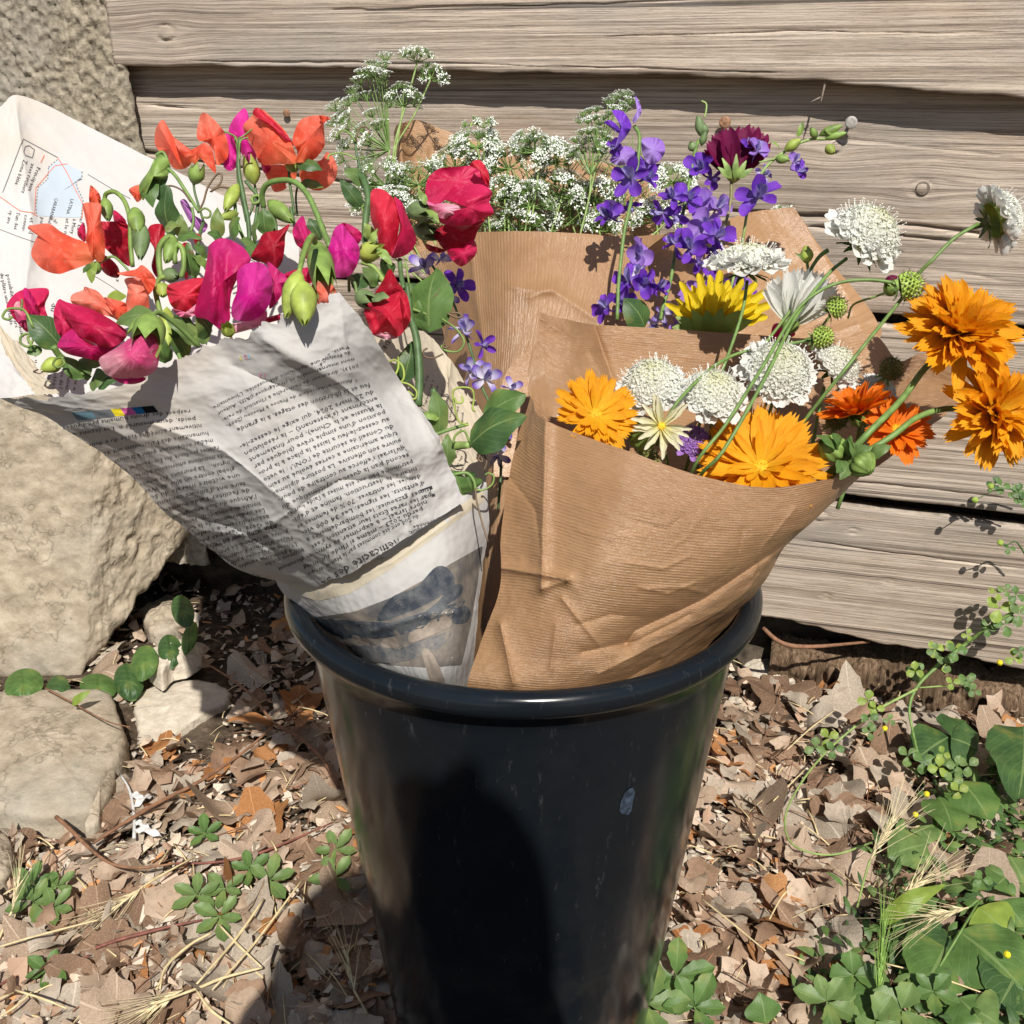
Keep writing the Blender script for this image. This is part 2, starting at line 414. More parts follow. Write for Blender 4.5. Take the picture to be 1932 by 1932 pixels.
plank([(215, -70), (1932, -86)], [(215, 122), (700, 130), (1086, 138), (1500, 150), (1932, 184)], 0.030, knots=[(312, 62, 0.008)],
      cracks=[([(600, 20), (1200, 5), (1932, -40)], 0.0012, 0.002), ([(1100, 70), (1500, 60), (1932, 62)], 0.0008, 0.0016), ([(330, 115), (700, 118), (1200, 128), (1500, 140)], 0.0009, 0.002)],
      seed=1, rag=(0.001, 0.0012), thick=0.028)
plank([(215, 112), (700, 124), (1086, 130), (1500, 140), (1932, 175)], [(215, 498), (700, 520), (1320, 560), (1640, 589), (1932, 614)], 0.0,
      knots=[(1578, 276, 0.0065), (1740, 355, 0.0075), (1485, 395, 0.003)],
      cracks=[([(200, 276), (258, 285), (420, 312), (677, 346), (1100, 380), (1480, 405), (1560, 408), (1720, 425), (1932, 452)], 0.0016, 0.010),
              ([(1500, 425), (1600, 432), (1760, 452), (1830, 458)], 0.0014, 0.008), ([(250, 196), (420, 208)], 0.001, 0.004),
              ([(1330, 240), (1600, 262), (1932, 300)], 0.0008, 0.002), ([(1640, 500), (1800, 515), (1932, 530)], 0.0009, 0.002)], seed=2)
plank([(215, 512), (700, 534), (1320, 578), (1640, 612), (1932, 643)], [(215, 800), (700, 850), (1320, 900), (1560, 930), (1700, 945), (1932, 972)], 0.004,
      knots=[(1640, 770, 0.005), (1850, 720, 0.006)], cracks=[([(1560, 905), (1700, 918), (1932, 945)], 0.0012, 0.003)], seed=3, mat=M_WOOD2)
plank([(215, 812), (700, 862), (1320, 916), (1560, 950), (1700, 966), (1932, 996)], [(330, 1010), (700, 1065), (1320, 1146), (1450, 1166), (1560, 1188), (1640, 1207), (1700, 1222), (1760, 1228), (1932, 1262)], 0.0,
      knots=[(1547, 975, 0.006), (1610, 1002, 0.003), (1560, 1125, 0.0025), (1677, 1097, 0.0025)], cracks=[([(1500, 1020), (1700, 1045), (1932, 1075)], 0.001, 0.003)], seed=4, mat=M_WOOD2, rag=(0.0012, 0.003))
# nails: shank and domed head
def nail(x, y, off, r, mat, lab, out=0.006):
    s, z = on_wall(x, y, off); p = wall_pt(s, z, off + out)
    k_ = 0.15 if mat.name == 'wood_plug' else 0.6
    mb = MB(); prof = [(0.0, 0.0016), (0.6, 0.0013), (0.95, 0.0004), (1.0, -0.0004), (0.9, -0.0012), (0.3, -0.0014), (0.28, -out - 0.003)]
    V = []; ns = 14
    for pr, ph in prof:
        for k in range(ns):
            a = 2 * math.pi * k / ns
            V.append(p + (WS * math.cos(a) + Vector((0, 0, 1)) * math.sin(a)) * (r * max(pr, 0.01)) + WN * ph * k_)
    F = [(i * ns + k, i * ns + (k + 1) % ns, (i + 1) * ns + (k + 1) % ns, (i + 1) * ns + k) for i in range(len(prof) - 1) for k in range(ns)]
    mk('nail', V, F, mat, wall, label=lab)
nail(1605, 230, 0.0, 0.0062, M_NAILG, 'pale grey nail head standing proud of the board', 0.014)
nail(1369, 230, 0.0, 0.0062, M_NAIL, 'rusty orange nail head', 0.010)
nail(545, 213, 0.0, 0.0045, M_NAIL, 'rusty nail head above the red sweet peas', 0.006)
nail(1578, 276, 0.0, 0.0052, M_PLUG, 'old wood plug', 0.0004)
nail(1741, 355, 0.0, 0.0070, M_PLUG, 'old wood plug', 0.0006)
# loose splinters at the edge of the top board
for q in ([(1558, 150), (1552, 178), (1549, 192)], [(1552, 182), (1530, 192)], [(1590, 152), (1600, 148), (1606, 154)]):
    P = [wall_pt(*on_wall(x, y, 0.024), 0.024 + 0.003 * i) for i, (x, y) in enumerate(q)]
    tube('splinter', P, [0.0012, 0.0009, 0.0004], M_WOOD, wall, 4)
# foundation beam and earth behind the gap under the boards
def slab(name, s0, s1, z0, z1, off, mat, nu, nv, amp, freq, seed, parent=None, thick=0.05, **k):
    u = np.linspace(s0, s1, nu); v = np.linspace(0, 1, nv); S, V = np.meshgrid(u, v, indexing='ij')
    Zc = z0 + (z1 - z0) * V
    H = amp * fbm(S * freq[0], Zc * freq[1], seed, 4) - 0.02 * np.clip(1 - np.minimum(V, 1 - V) / 0.08, 0, 1) ** 2
    P = np.array([wall_pt(0, 0, off)]) + np.outer(S.ravel(), WS) + np.outer(H.ravel(), WN) + np.outer(Zc.ravel(), (0, 0, 1))
    return mk(name, P, grid_faces(nu, nv), mat, parent, **k)
slab('earth_bank', -1.2, 1.4, -0.05, 0.34, -0.075, M_DARK, 300, 40, 0.05, (9, 14), 21, kind='structure')
slab('gap_light_block', -1.2, 1.4, 0.2, 1.3, -0.055, M_DARK, 10, 10, 0.0, (9, 14), 22, parent=wall)  # dark slab added behind the boards to block light through their gaps
# rotten sole beam, vertical broken fibres, right of the bucket
def beam():
    a = on_wall(1455, 1235, 0.0)[0]; u = np.linspace(a, 1.3, 700); v = np.linspace(0, 1, 46); S, V = np.meshgrid(u, v, indexing='ij')
    top = 0.062 + 0.02 * fbm(u * 16, u * 0, 31, 5); top = np.minimum(top, 0.09)
    Z = -0.03 + (top + 0.03)[:, None] * V
    cell = worley(S * 42, Z * 26, 5)
    H = 0.016 * np.clip(0.75 - cell, 0, 1) + 0.009 * fbm(S * 330, Z * 9, 33, 3) + 0.02 * fbm(S * 12, Z * 18, 35, 3) - 0.045 * V ** 6
    P = np.array([wall_pt(0, 0, -0.028)]) + np.outer(S.ravel(), WS) + np.outer(H.ravel(), WN) + np.outer(Z.ravel(), (0, 0, 1))
    mk('rotten_beam', P, grid_faces(700, 46), M_ROT, None, cat='beam', label='rotten brown wooden sole beam with broken upright fibres below the boards')
beam()

# ------------------------------------------------------------------ pillar and its footing
def pillar():
    E_ = [(212, -420), (214, 0), (221, 60), (234, 122), (240, 165), (247, 200), (256, 255), (268, 292), (300, 500), (345, 900), (385, 1040)]
    C = [on_wall(x, y, 0.03) for x, y in E_]; cz = np.array([c[1] for c in C])[::-1]; cs = np.array([c[0] for c in C])[::-1]
    nu, nv = 330, 420
    z = np.linspace(0.10, 1.15, nv); e = np.interp(z, cz, cs) + 0.0015 * fbm(z * 40, z * 0, 41, 3)
    k = np.linspace(0, 1, nu) ** 0.75
    S = -1.5 + (e[None, :] + 1.5) * k[:, None]; Z = np.repeat(z[None, :], nu, 0)
    H = 0.0022 * (0.6 - worley(S * 230, Z * 230, 6)) + 0.005 * fbm(S * 170, Z * 170, 42, 3) + 0.004 * fbm(S * 9, Z * 9, 43, 3)
    H -= 0.006 * np.exp(-(e[None, :] - S) / 0.003)
    Zn = len(S.ravel())
    P = np.array([wall_pt(0, 0, 0.03)]) + np.outer(S.ravel(), WS) + np.outer(H.ravel(), WN) + np.outer(Z.ravel(), (0, 0, 1))
    # return side towards the boards
    sd = P.reshape(nu, nv, 3)[-1]; rows = [sd + np.array(WN) * (-t) + np.outer(0.002 * fbm(z * 60, z * 0 + t * 90, 44, 3) - 0.7 * t, WS) for t in (0.008, 0.02, 0.034)]
    P = np.vstack([P] + rows)
    P2 = P.reshape(nu + 3, nv, 3)
    mk('pillar', P2, grid_faces(nu + 3, nv), M_STUCCO, None, cat='pillar', label='rough sand coloured rendered pillar at the end of the boards')
    # footing block: front face and broken right face
    c = [at(178, 640, 1.24), at(172, 1000, 1.31), at(165, 1200, 1.345), at(150, 1292, 1.358)]
    cz = np.array([q.z for q in c])[::-1]; cx = np.array([q.x for q in c])[::-1]; cy = np.array([q.y for q in c])[::-1]
    nf, nr, nv = 150, 130, 200
    G = np.zeros((nf + nr, nv, 3))
    zb = c[-1].z
    end = Vector((-0.40, 0.70, 0))
    for i in range(nf + nr):
        if i < nf:
            t = i / (nf - 1); z0 = zb + 0.0 * t + 0.02 * (1 - t)
        else:
            t = (i - nf + 1) / nr
            z0 = np.interp(t, [0, .04, .12, .2, .35, .5, .7, 1], [zb, zb + .016, zb + .034, zb + .052, zb + .085, zb + .115, zb + .15, zb + .20]) + 0.012 * float(fbm(np.array([t * 9.0]), np.array([3.0]), 52, 4)[0])
        z = z0 + (c[0].z + 0.02 - z0) * np.linspace(0, 1, nv) ** 0.9
        X = np.interp(z, cz, cx); Y = np.interp(z, cz, cy)
        if i < nf:
            G[i, :, 0] = -1.3 + (X + 1.3) * t ** 0.6; G[i, :, 1] = Y - 0.03 * (1 - t)
        else:
            G[i, :, 0] = X + (end.x - X) * t; G[i, :, 1] = Y + (end.y - Y) * t
        G[i, :, 2] = z
    A = np.arange(nf + nr)[:, None] * 0.0045 + 0 * G[..., 2]; Zc = G[..., 2]
    rough = np.clip((np.arange(nf + nr)[:, None] - nf + 6) / 14, 0, 1)
    H = (1 - rough) * (0.0035 * fbm(G[..., 0] * 60, Zc * 60, 53, 4) + 0.003 * fbm(G[..., 0] * 12, Zc * 12, 56, 3)) + rough * (0.006 * fbm(G[..., 1] * 110, Zc * 60, 54, 4) + 0.006 * fbm(G[..., 1] * 16, Zc * 9, 55, 3))
    cor = np.exp(-np.abs(np.arange(nf + nr)[:, None] - nf) / 5.0)
    H = H - 0.003 * cor * (0.8 + 1.2 * fbm(Zc * 30, Zc * 0, 57, 3))
    H[nf - 1] = H[nf]
    H = H - 0.012 * np.exp(-(np.arange(nv)[None, :]) / 2.0)
    nrm = np.zeros_like(G); kk = np.clip((np.arange(nf + nr) - nf + 3) / 6, 0, 1)[:, None]; nrm[..., 0] = 0.75 * kk; nrm[..., 1] = -1 + 0.34 * kk
    G = G + nrm * H[..., None]
    under = G[:, 0] + np.array((-0.10, 0.12, 0.06)); top = G[:, -1] + np.array((-0.02, 0.25, 0.0))
    G = np.concatenate([under[:, None], G, top[:, None]], 1)
    mk('footing_stone', G, grid_faces(nf + nr, nv + 2), M_STONE, None, cat='stone block', label='big pale stone footing with a broken overhanging corner under the newspaper')
pillar()

def rock(name, outline, h, mat, label, seed=1, z0=-0.01, group=None, flat=0.75, nr=26, ns=110, amp=0.004, cat='stone', parent=None, tilt=(0, 0)):
    C = np.array([tuple(on_ground(x, y, 0.0)) for x, y in outline]); c = crom_closed(C, ns); m = c.mean(0)
    V = []; L = float(np.mean(np.linalg.norm(c - m, axis=1)))
    for k in range(nr):
        t = k / (nr - 1)                       # 0 rim at the ground .. 1 centre
        r = 1 - 0.06 * min(1, t / 0.25) if t < 0.25 else 0.94 * (1 - (t - 0.25) / 0.75)
        z = h * (min(1, t / 0.25) ** 0.8 * flat + (1 - flat) * max(0, (t - 0.25) / 0.75) ** 0.7)
        for q in c:
            p = m + (q - m) * r
            V.append((p[0], p[1], z0 + z + tilt[0] * (p[0] - m[0]) + tilt[1] * (p[1] - m[1])))
    V = np.array(V)
    f = 0.35 / L
    N = V - (m + np.array([0, 0, h * 0.2])); N /= np.linalg.norm(N, axis=1)[:, None]
    H = amp * 2.2 * (fbm(V[:, 0] * f * 3 + V[:, 2] * 40, V[:, 1] * f * 3 + V[:, 2] * 31, seed, 4) + 0.4 * fbm(V[:, 0] * 180, V[:, 1] * 180 + V[:, 2] * 150, seed + 3, 3))
    V = V + N * H[:, None]
    F = [(k * ns + s, k * ns + (s + 1) % ns, (k + 1) * ns + (s + 1) % ns, (k + 1) * ns + s) for k in range(nr - 1) for s in range(ns)]
    return mk(name, V, F, mat, parent, cat=cat if parent is None else None, label=label, group=group)
rock('stone', [(-160, 1360), (-60, 1340), (40, 1335), (120, 1330), (215, 1335), (238, 1385), (246, 1430), (238, 1470), (215, 1500), (195, 1545), (180, 1575), (90, 1590), (0, 1580), (-120, 1560), (-190, 1450)], 0.055, M_STONE, 'large flat grey stone at the left edge below the footing block', 3, amp=0.003)
rock('stone', [(207, 1490), (225, 1478), (222, 1520), (200, 1560), (190, 1590), (165, 1595), (185, 1545)], 0.045, M_STONE, 'thin slab split off the large flat grey stone', 5, amp=0.003)
rock('stone', [(248, 1332), (290, 1300), (350, 1292), (420, 1305), (432, 1330), (400, 1350), (345, 1385), (295, 1412), (262, 1425), (255, 1380)], 0.022, M_PALE, 'flat cream coloured stone with a sharp ridge beside the large grey stone', 7, amp=0.003, tilt=(0.03, 0.06))
rock('stone', [(285, 1295), (300, 1268), (335, 1258), (375, 1262), (383, 1280), (360, 1300), (330, 1308), (310, 1325)], 0.034, M_PALE, 'small rough white stone lying on the flat cream stone', 9, z0=0.018, amp=0.004)
rock('stone', [(278, 1190), (300, 1160), (335, 1155), (352, 1185), (340, 1215), (290, 1225)], 0.05, M_STONE, 'grey stone behind the round creeper leaves in the hollow', 11)
rock('stone', [(-60, 1640), (-10, 1600), (20, 1612), (35, 1650), (28, 1700), (0, 1720), (-60, 1730)], 0.05, M_STONE, 'small brown grey stone cut by the left edge of the photo', 13)
rock('stone', [(1402, 1300), (1398, 1262), (1420, 1235), (1450, 1228), (1475, 1250), (1480, 1282), (1500, 1300), (1450, 1305)], 0.03, M_PALE, 'pale flat stone wedged under the boards right of the bucket', 15)
rock('stone', [(1372, 1345), (1378, 1322), (1396, 1318), (1404, 1332), (1396, 1350)], 0.022, M_PALE, 'small round white pebble under the rim at the right of the bucket', 17, nr=14, ns=40)
rock('stone', [(1312, 1610), (1318, 1585), (1340, 1575), (1352, 1592), (1345, 1612), (1325, 1625)], 0.022, M_STONE, 'smooth blue grey pebble touching the right side of the bucket', 19, nr=14, ns=40, amp=0.001)
rock('stone', [(525, 1570), (560, 1548), (610, 1545), (640, 1562), (630, 1600), (590, 1612), (548, 1600)], 0.012, M_PALE, 'crumbled whitish lump in the litter left of the bucket', 23, amp=0.008, nr=16, ns=60)
rock('stone', [(26, 1850), (36, 1832), (58, 1836), (62, 1858), (50, 1875), (30, 1868)], 0.018, M_PALE, 'small white pebble near the lower left corner', 25, nr=14, ns=40)

# ------------------------------------------------------------------ bucket
BX = 0.0075
n = NT('black_plastic'); co = n.coord('Object'); a1 = n.noise(co, 14, 3); a2 = n.noise(n.coord('Object', (1, 1, 0.25)), 160, 4, 0.7); a3 = n.noise(co, 420, 2)
c = n.mix((0.005, 0.007, 0.0095), (0.010, 0.0135, 0.0175), a1)
c = n.mix(c, (0.16, 0.16, 0.16), n.math('MULTIPLY', n.ramp(a2, [(0.62, (0, 0, 0)), (0.80, (1, 1, 1))]), 0.30))
sz = n.n('SeparateXYZ'); n.l(co, sz.inputs[0])
c = n.mix(c, (0.10, 0.085, 0.065), n.math('MULTIPLY', n.ramp(n.noise(co, 24, 6, .7), [(0.48, (0, 0, 0)), (0.75, (1, 1, 1))]), n.ramp(sz.outputs[2], [(0.0, (.35, .35, .35)), (0.22, (.07, .07, .07)), (.4, (.03, .03, .03))])))
n.col(c); n.l(n.ramp(n.noise(co, 30, 4), [(0.3, (0.13, 0.13, 0.13)), (0.7, (0.21, 0.21, 0.21))]), n.b.inputs['Roughness'])
n.set(Specular_IOR_Level=0.3); n.bump(a1, 0.002, 0.35); M_BLACK = n.m
bucket = thing('flower_bucket', 'tall black plastic bucket full of wrapped bouquets standing in dry leaves', 'bucket', (BX, 0, 0))
prof_o = [(0.0001, 0.006), (0.096, 0.006), (0.101, 0.0), (0.1025, 0.012), (0.1125, 0.10), (0.124, 0.20), (0.1355, 0.30), (0.1455, 0.385), (0.147, 0.398), (0.1492, 0.401), (0.1496, 0.4045)]
prof_i = [(0.1485, 0.410), (0.1455, 0.398), (0.1425, 0.385), (0.132, 0.30), (0.1205, 0.20), (0.109, 0.10), (0.098, 0.010), (0.0001, 0.009)]
def lathe(name, prof, mat, parent, seg=160, wob=0.0, label=None):
    P = np.array(prof); th = np.linspace(0, 2 * math.pi, seg, endpoint=False)
    V = [(BX + r * (1 + wob * math.sin(2 * t + 0.4)) * math.cos(t), r * (1 + wob * math.cos(2 * t)) * math.sin(t), z) for r, z in P for t in th]
    F = [(i * seg + s, i * seg + (s + 1) % seg, (i + 1) * seg + (s + 1) % seg, (i + 1) * seg + s) for i in range(len(P) - 1) for s in range(seg)]
    return mk(name, V, F, mat, parent, label=label)
lathe('body', prof_o, M_BLACK, bucket, wob=0.002)
lathe('inner_wall', prof_i, M_BLACK, bucket, wob=0.002)
lip = []
for k in range(25):
    a = math.radians(-200 + k * 320 / 24)
    lip.append((0.1535 + 0.0072 * math.cos(-a), 0.4125 + 0.0085 * math.sin(-a)))
lathe('rim', lip, M_BLACK, bucket, wob=0.002)
# chalky scuff on the wall
def cone_pt(x, y, out=0.0004):
    r = ray(x, y)
    t = 0.4
    for _ in range(40):
        p = CAM + r * t; R_ = np.interp(p.z, [q[1] for q in prof_o[3:8]], [q[0] for q in prof_o[3:8]]) + out
        t += (math.hypot(p.x - BX, p.y) - R_) * 0.8
    return CAM + r * t
M_SCUFF = plain('chalk_scuff', (0.03, 0.045, 0.07), 0.7, 260, 0.9)
sp = [cone_pt(x, y) for x, y in [(1178, 1497), (1188, 1488), (1194, 1486), (1198, 1494), (1195, 1508), (1191, 1530), (1186, 1537), (1174, 1536), (1168, 1528), (1172, 1512)]]
mk('scuff', sp, [tuple(range(len(sp)))], M_SCUFF, bucket, label='pale bluish scuff mark')

# ------------------------------------------------------------------ paper
def kraft(name, tone=1.0):
    n = NT(name); uv = n.coord('UV'); sep = n.n('SeparateXYZ'); n.l(uv, sep.inputs[0])
    co = n.coord('Object')
    wob = n.math('MULTIPLY', n.noise(co, 30, 2), 0.7)
    st = n.math('SINE', n.math('ADD', n.math('MULTIPLY', sep.outputs[1], 1.6), wob))
    f = n.noise(co, 400, 4, 0.7); g = n.noise(co, 22, 4)
    fib = n.noise(n.coord('UV', (1, 1, 1)), 1.3, 4, 0.6)
    c = n.ramp(g, [(0.3, (0.37 * tone, 0.205 * tone, 0.10 * tone)), (0.7, (0.45 * tone, 0.265 * tone, 0.135 * tone))])
    c = n.mix(c, (0.25 * tone, 0.125 * tone, 0.055 * tone), n.math('MULTIPLY', n.ramp(st, [(0.35, (0, 0, 0)), (0.95, (1, 1, 1))]), 0.17))
    c = n.mix(c, (0.54, 0.34, 0.19), n.math('MULTIPLY', n.ramp(f, [(0.55, (0, 0, 0)), (0.8, (1, 1, 1))]), 0.35))
    n.col(c); n.set(Roughness=0.31, Specular_IOR_Level=0.8)
    b = n.bump(st, 0.00018, 0.4); b = n.bump(fib, 0.0012, 0.6, b); n.bump(f, 0.0003, 0.4, b)
    n.thin(0.16); return n.m
M_KRAFT = kraft('kraft_paper')
def news(name, c0):
    n = NT(name); co = n.coord('Object'); g = n.noise(co, 16, 5, 0.6); f = n.noise(co, 300, 3); s = n.noise(co, 7, 3)
    c = n.ramp(g, [(0.3, tuple(x * 0.9 for x in c0)), (0.7, c0)])
    c = n.mix(c, (0.60, 0.49, 0.34), n.math('MULTIPLY', n.ramp(s, [(0.50, (0, 0, 0)), (0.70, (1, 1, 1))]), 0.5))
    n.col(c); n.set(Roughness=0.75, Specular_IOR_Level=0.25); b = n.bump(g, 0.004, 0.5); n.bump(f, 0.0003, 0.5, b)
    n.thin(0.15); return n.m
M_NEWS = news('newsprint', (0.52, 0.505, 0.485)); M_NEWSW = news('newsprint_white', (0.64, 0.62, 0.60)); M_NEWSC = news('newsprint_cream', (0.58, 0.51, 0.39))
BVH = {}
def polydist(X, Y, line):
    best = np.full(X.shape, 1e9)
    for (x0, y0), (x1, y1) in zip(line[:-1], line[1:]):
        dx, dy = x1 - x0, y1 - y0; t = np.clip(((X - x0) * dx + (Y - y0) * dy) / (dx * dx + dy * dy), 0, 1)
        best = np.minimum(best, np.hypot(X - x0 - t * dx, Y - y0 - t * dy))
    return best
def sheet(name, rows, mat, parent, nu=150, nv=150, crum=0.001, cf=(6, 6), seed=1, creases=(), torn=(0, 0, 0, 0), ribs=(0, 420), label=None, uvfix=True, edgecurl=0.0, crum2=0.3):
    A = np.array(rows, float)                       # rows x cols x (x, y, d)
    B = np.stack([crom(A[i], nv) for i in range(A.shape[0])])      # rows x nv
    G = np.stack([crom(B[:, j], nu) for j in range(nv)], 1)          # nu (down) x nv (across)
    U, V = np.meshgrid(np.linspace(0, 1, nu), np.linspace(0, 1, nv), indexing='ij')
    px, py, d = G[..., 0], G[..., 1], G[..., 2]
    for line, amp, wd in creases:
        dist = polydist(px, py, line); d = d - amp * np.exp(-dist / wd)
    P = np.array(CAM) + d[..., None] * (np.array(CF) + ((px - 966) / FPX)[..., None] * np.array(CR) + ((966 - py) / FPX)[..., None] * np.array(CU))
    T1 = np.gradient(P, axis=0); T2 = np.gradient(P, axis=1); N = np.cross(T1, T2); N /= np.linalg.norm(N, axis=2)[..., None] + 1e-12
    cu = (worley(U * cf[0], V * cf[1], seed) - 0.4) + 0.45 * (worley(U * cf[0] * 2.3, V * cf[1] * 2.3, seed + 1) - 0.4) + 0.5 * fbm(U * cf[0], V * cf[1], seed + 2, 3)
    cu = cu + crum2 * (worley(U * cf[0] * 5.3, V * cf[1] * 5.3, seed + 7) - .4)
    P = P + N * (crum * cu)[..., None]
    # ragged edges
    t2 = T2 / (np.linalg.norm(T2, axis=2)[..., None] + 1e-9); t1 = T1 / (np.linalg.norm(T1, axis=2)[..., None] + 1e-9)
    e = lambda a, s: fbm(a * 34, a * 0, seed + s, 5)[..., None]
    top, bot, lef, rig = torn
    P = P + t1 * top * e(V, 11) * np.exp(-U / 0.02)[..., None] + t1 * bot * e(V, 12) * np.exp(-(1 - U) / 0.02)[..., None]
    P = P + t2 * lef * e(U, 13) * np.exp(-V / 0.02)[..., None] + t2 * rig * e(U, 14) * np.exp(-(1 - V) / 0.02)[..., None]
    uv = np.stack([U * 6 + V * ribs[0], V * 0 + U * ribs[1] + V * ribs[0]], -1) if uvfix else np.stack([U * 6, V * ribs[1]], -1)
    o = mk(name, P, grid_faces(nu, nv), mat, parent, uv=uv, label=label)
    BVH[o.name] = BVHTree.FromPolygons([Vector(p) for p in P.reshape(-1, 3)], [tuple(f) for f in grid_faces(nu, nv)])
    return o
wrap_r = thing('kraft_wrap', 'glossy brown kraft paper cone in front on the right, round the orange and white flowers', 'wrapping paper', (0.05, -0.02, 0.30), 'brown kraft paper wraps')
K1 = sheet('front_sheet', [
    [(1000, 748, .615), (1030, 793, .585), (1189, 853, .555), (1330, 900, .55), (1450, 920, .56), (1560, 905, .585), (1628, 893, .62)],
    [(968, 860, .60), (1026, 900, .575), (1170, 950, .545), (1310, 985, .545), (1430, 995, .56), (1520, 985, .585), (1578, 944, .63)],
    [(946, 1000, .59), (1020, 1020, .57), (1140, 1060, .545), (1270, 1080, .55), (1380, 1085, .565), (1450, 1060, .59), (1495, 1012, .63)],
    [(943, 1110, .585), (1000, 1120, .572), (1100, 1150, .555), (1210, 1165, .56), (1310, 1160, .575), (1390, 1135, .60), (1443, 1097, .64)],
    [(908, 1210, .588), (965, 1220, .575), (1050, 1235, .565), (1150, 1240, .57), (1250, 1220, .59), (1330, 1195, .62), (1390, 1160, .66)],
    [(880, 1300, .585), (940, 1310, .578), (1010, 1320, .578), (1090, 1315, .585), (1180, 1300, .60), (1260, 1275, .63), (1320, 1240, .66)],
    [(885, 1400, .645), (940, 1400, .64), (1010, 1400, .64), (1090, 1400, .64), (1150, 1400, .645), (1200, 1390, .655), (1240, 1370, .67)]],
    M_KRAFT, wrap_r, 230, 230, 0.0010, (7, 5), 61,
    creases=[([(1030, 795), (1024, 1000), (1022, 1110)], 0.008, 14), ([(946, 1070), (1070, 1093)], 0.007, 8), ([(1022, 1110), (1072, 1095)], 0.003, 6), ([(944, 1180), (968, 1290)], 0.005, 8),
             ([(1500, 1015), (1330, 1130), (1200, 1190), (1180, 1215)], -0.013, 18), ([(1440, 1110), (1300, 1210), (1170, 1290)], -0.007, 16), ([(1480, 1060), (1350, 1160), (1130, 1270)], 0.005, 12),
             ([(1230, 1110), (1290, 1108), (1330, 1120)], 0.0016, 5), ([(1200, 985), (1260, 1000), (1290, 970)], -0.001, 5), ([(1090, 1180), (1150, 1160), (1210, 1165)], -0.0018, 7), ([(1180, 1060), (1250, 1072), (1300, 1050)], .0012, 3), ([(1205, 1108), (1262, 1120), (1310, 1100)], .0014, 3), ([(1090, 1000), (1150, 1015), (1220, 1010)], .0007, 3), ([(1330, 960), (1300, 1010), (1260, 1040)], .0007, 3), ([(1400, 1000), (1390, 1070), (1330, 1110)], -.0012, 5), ([(1050, 1180), (1040, 1260)], .0018, 6), ([(1100, 1230), (1200, 1210), (1300, 1160)], -.004, 8), ([(1060, 1130), (1150, 1240), (1160, 1300)], .002, 5), ([(960, 900), (1010, 960), (1022, 1050)], -.002, 6), ([(1500, 960), (1440, 1030), (1420, 1090)], .002, 5), ([(1250, 1240), (1380, 1150), (1450, 1060)], .005, 8)],
    torn=(0.0003, 0, 0, 0), ribs=(18, 430))
K1b = sheet('back_sheet', [
    [(1018, 590, .66), (1068, 602, .668), (1120, 613, .69), (1250, 620, .70), (1400, 630, .72), (1560, 640, .735), (1648, 632, .74), (1695, 680, .73), (1746, 668, .72), (1835, 706, .70)],
    [(1010, 670, .645), (1070, 700, .65), (1152, 715, .675), (1260, 740, .695), (1400, 760, .715), (1520, 770, .725), (1600, 760, .73), (1660, 750, .73), (1725, 730, .72), (1820, 735, .70)],
    [(1000, 750, .62), (1060, 790, .61), (1160, 850, .62), (1260, 890, .64), (1400, 910, .66), (1530, 900, .67), (1600, 870, .675), (1650, 850, .68), (1710, 815, .68), (1787, 780, .685)],
    [(996, 800, .615), (1040, 850, .61), (1130, 920, .61), (1250, 960, .62), (1380, 980, .635), (1480, 975, .64), (1540, 950, .645), (1580, 930, .65), (1625, 900, .65), (1660, 878, .65)]],
    M_KRAFT, wrap_r, 140, 300, 0.0014, (5, 9), 67, creases=[([(1120, 613), (1175, 772), (1185, 860)], -0.012, 16), ([(1018, 600), (1110, 660), (1170, 770)], 0.004, 10), ([(1560, 640), (1640, 700), (1640, 870)], 0.006, 14)], ribs=(10, 300))
wrap_m = thing('kraft_wrap', 'pinkish brown kraft paper sheet behind the purple flowers and yellow sunflower', 'wrapping paper', (0.08, 0.08, 0.34), 'brown kraft paper wraps')
K2 = sheet('back_sheet', [
    [(1258, 438, .80), (1335, 425, .84), (1420, 400, .86), (1498, 390, .862)],
    [(1130, 545, .778), (1270, 530, .81), (1430, 500, .84), (1562, 488, .85)],
    [(1040, 622, .765), (1230, 625, .79), (1450, 620, .82), (1652, 600, .825)],
    [(950, 715, .752), (1200, 740, .77), (1450, 740, .79), (1640, 670, .80)],
    [(930, 900, .73), (1100, 900, .73), (1300, 900, .74), (1450, 900, .75)]],
    M_KRAFT, wrap_m, 120, 160, 0.0016, (4, 5), 71, creases=[([(1500, 395), (1600, 560), (1640, 660)], 0.004, 20), ([(1262, 440), (1340, 560), (1380, 700)], -0.008, 18), ([(1652, 600), (1560, 632)], 0.003, 8)], ribs=(60, 120))
wrap_b = thing('kraft_wrap', 'bright brown kraft paper wrap in the middle, in front of the small white umbels', 'wrapping paper', (0.0, 0.1, 0.34), 'brown kraft paper wraps')
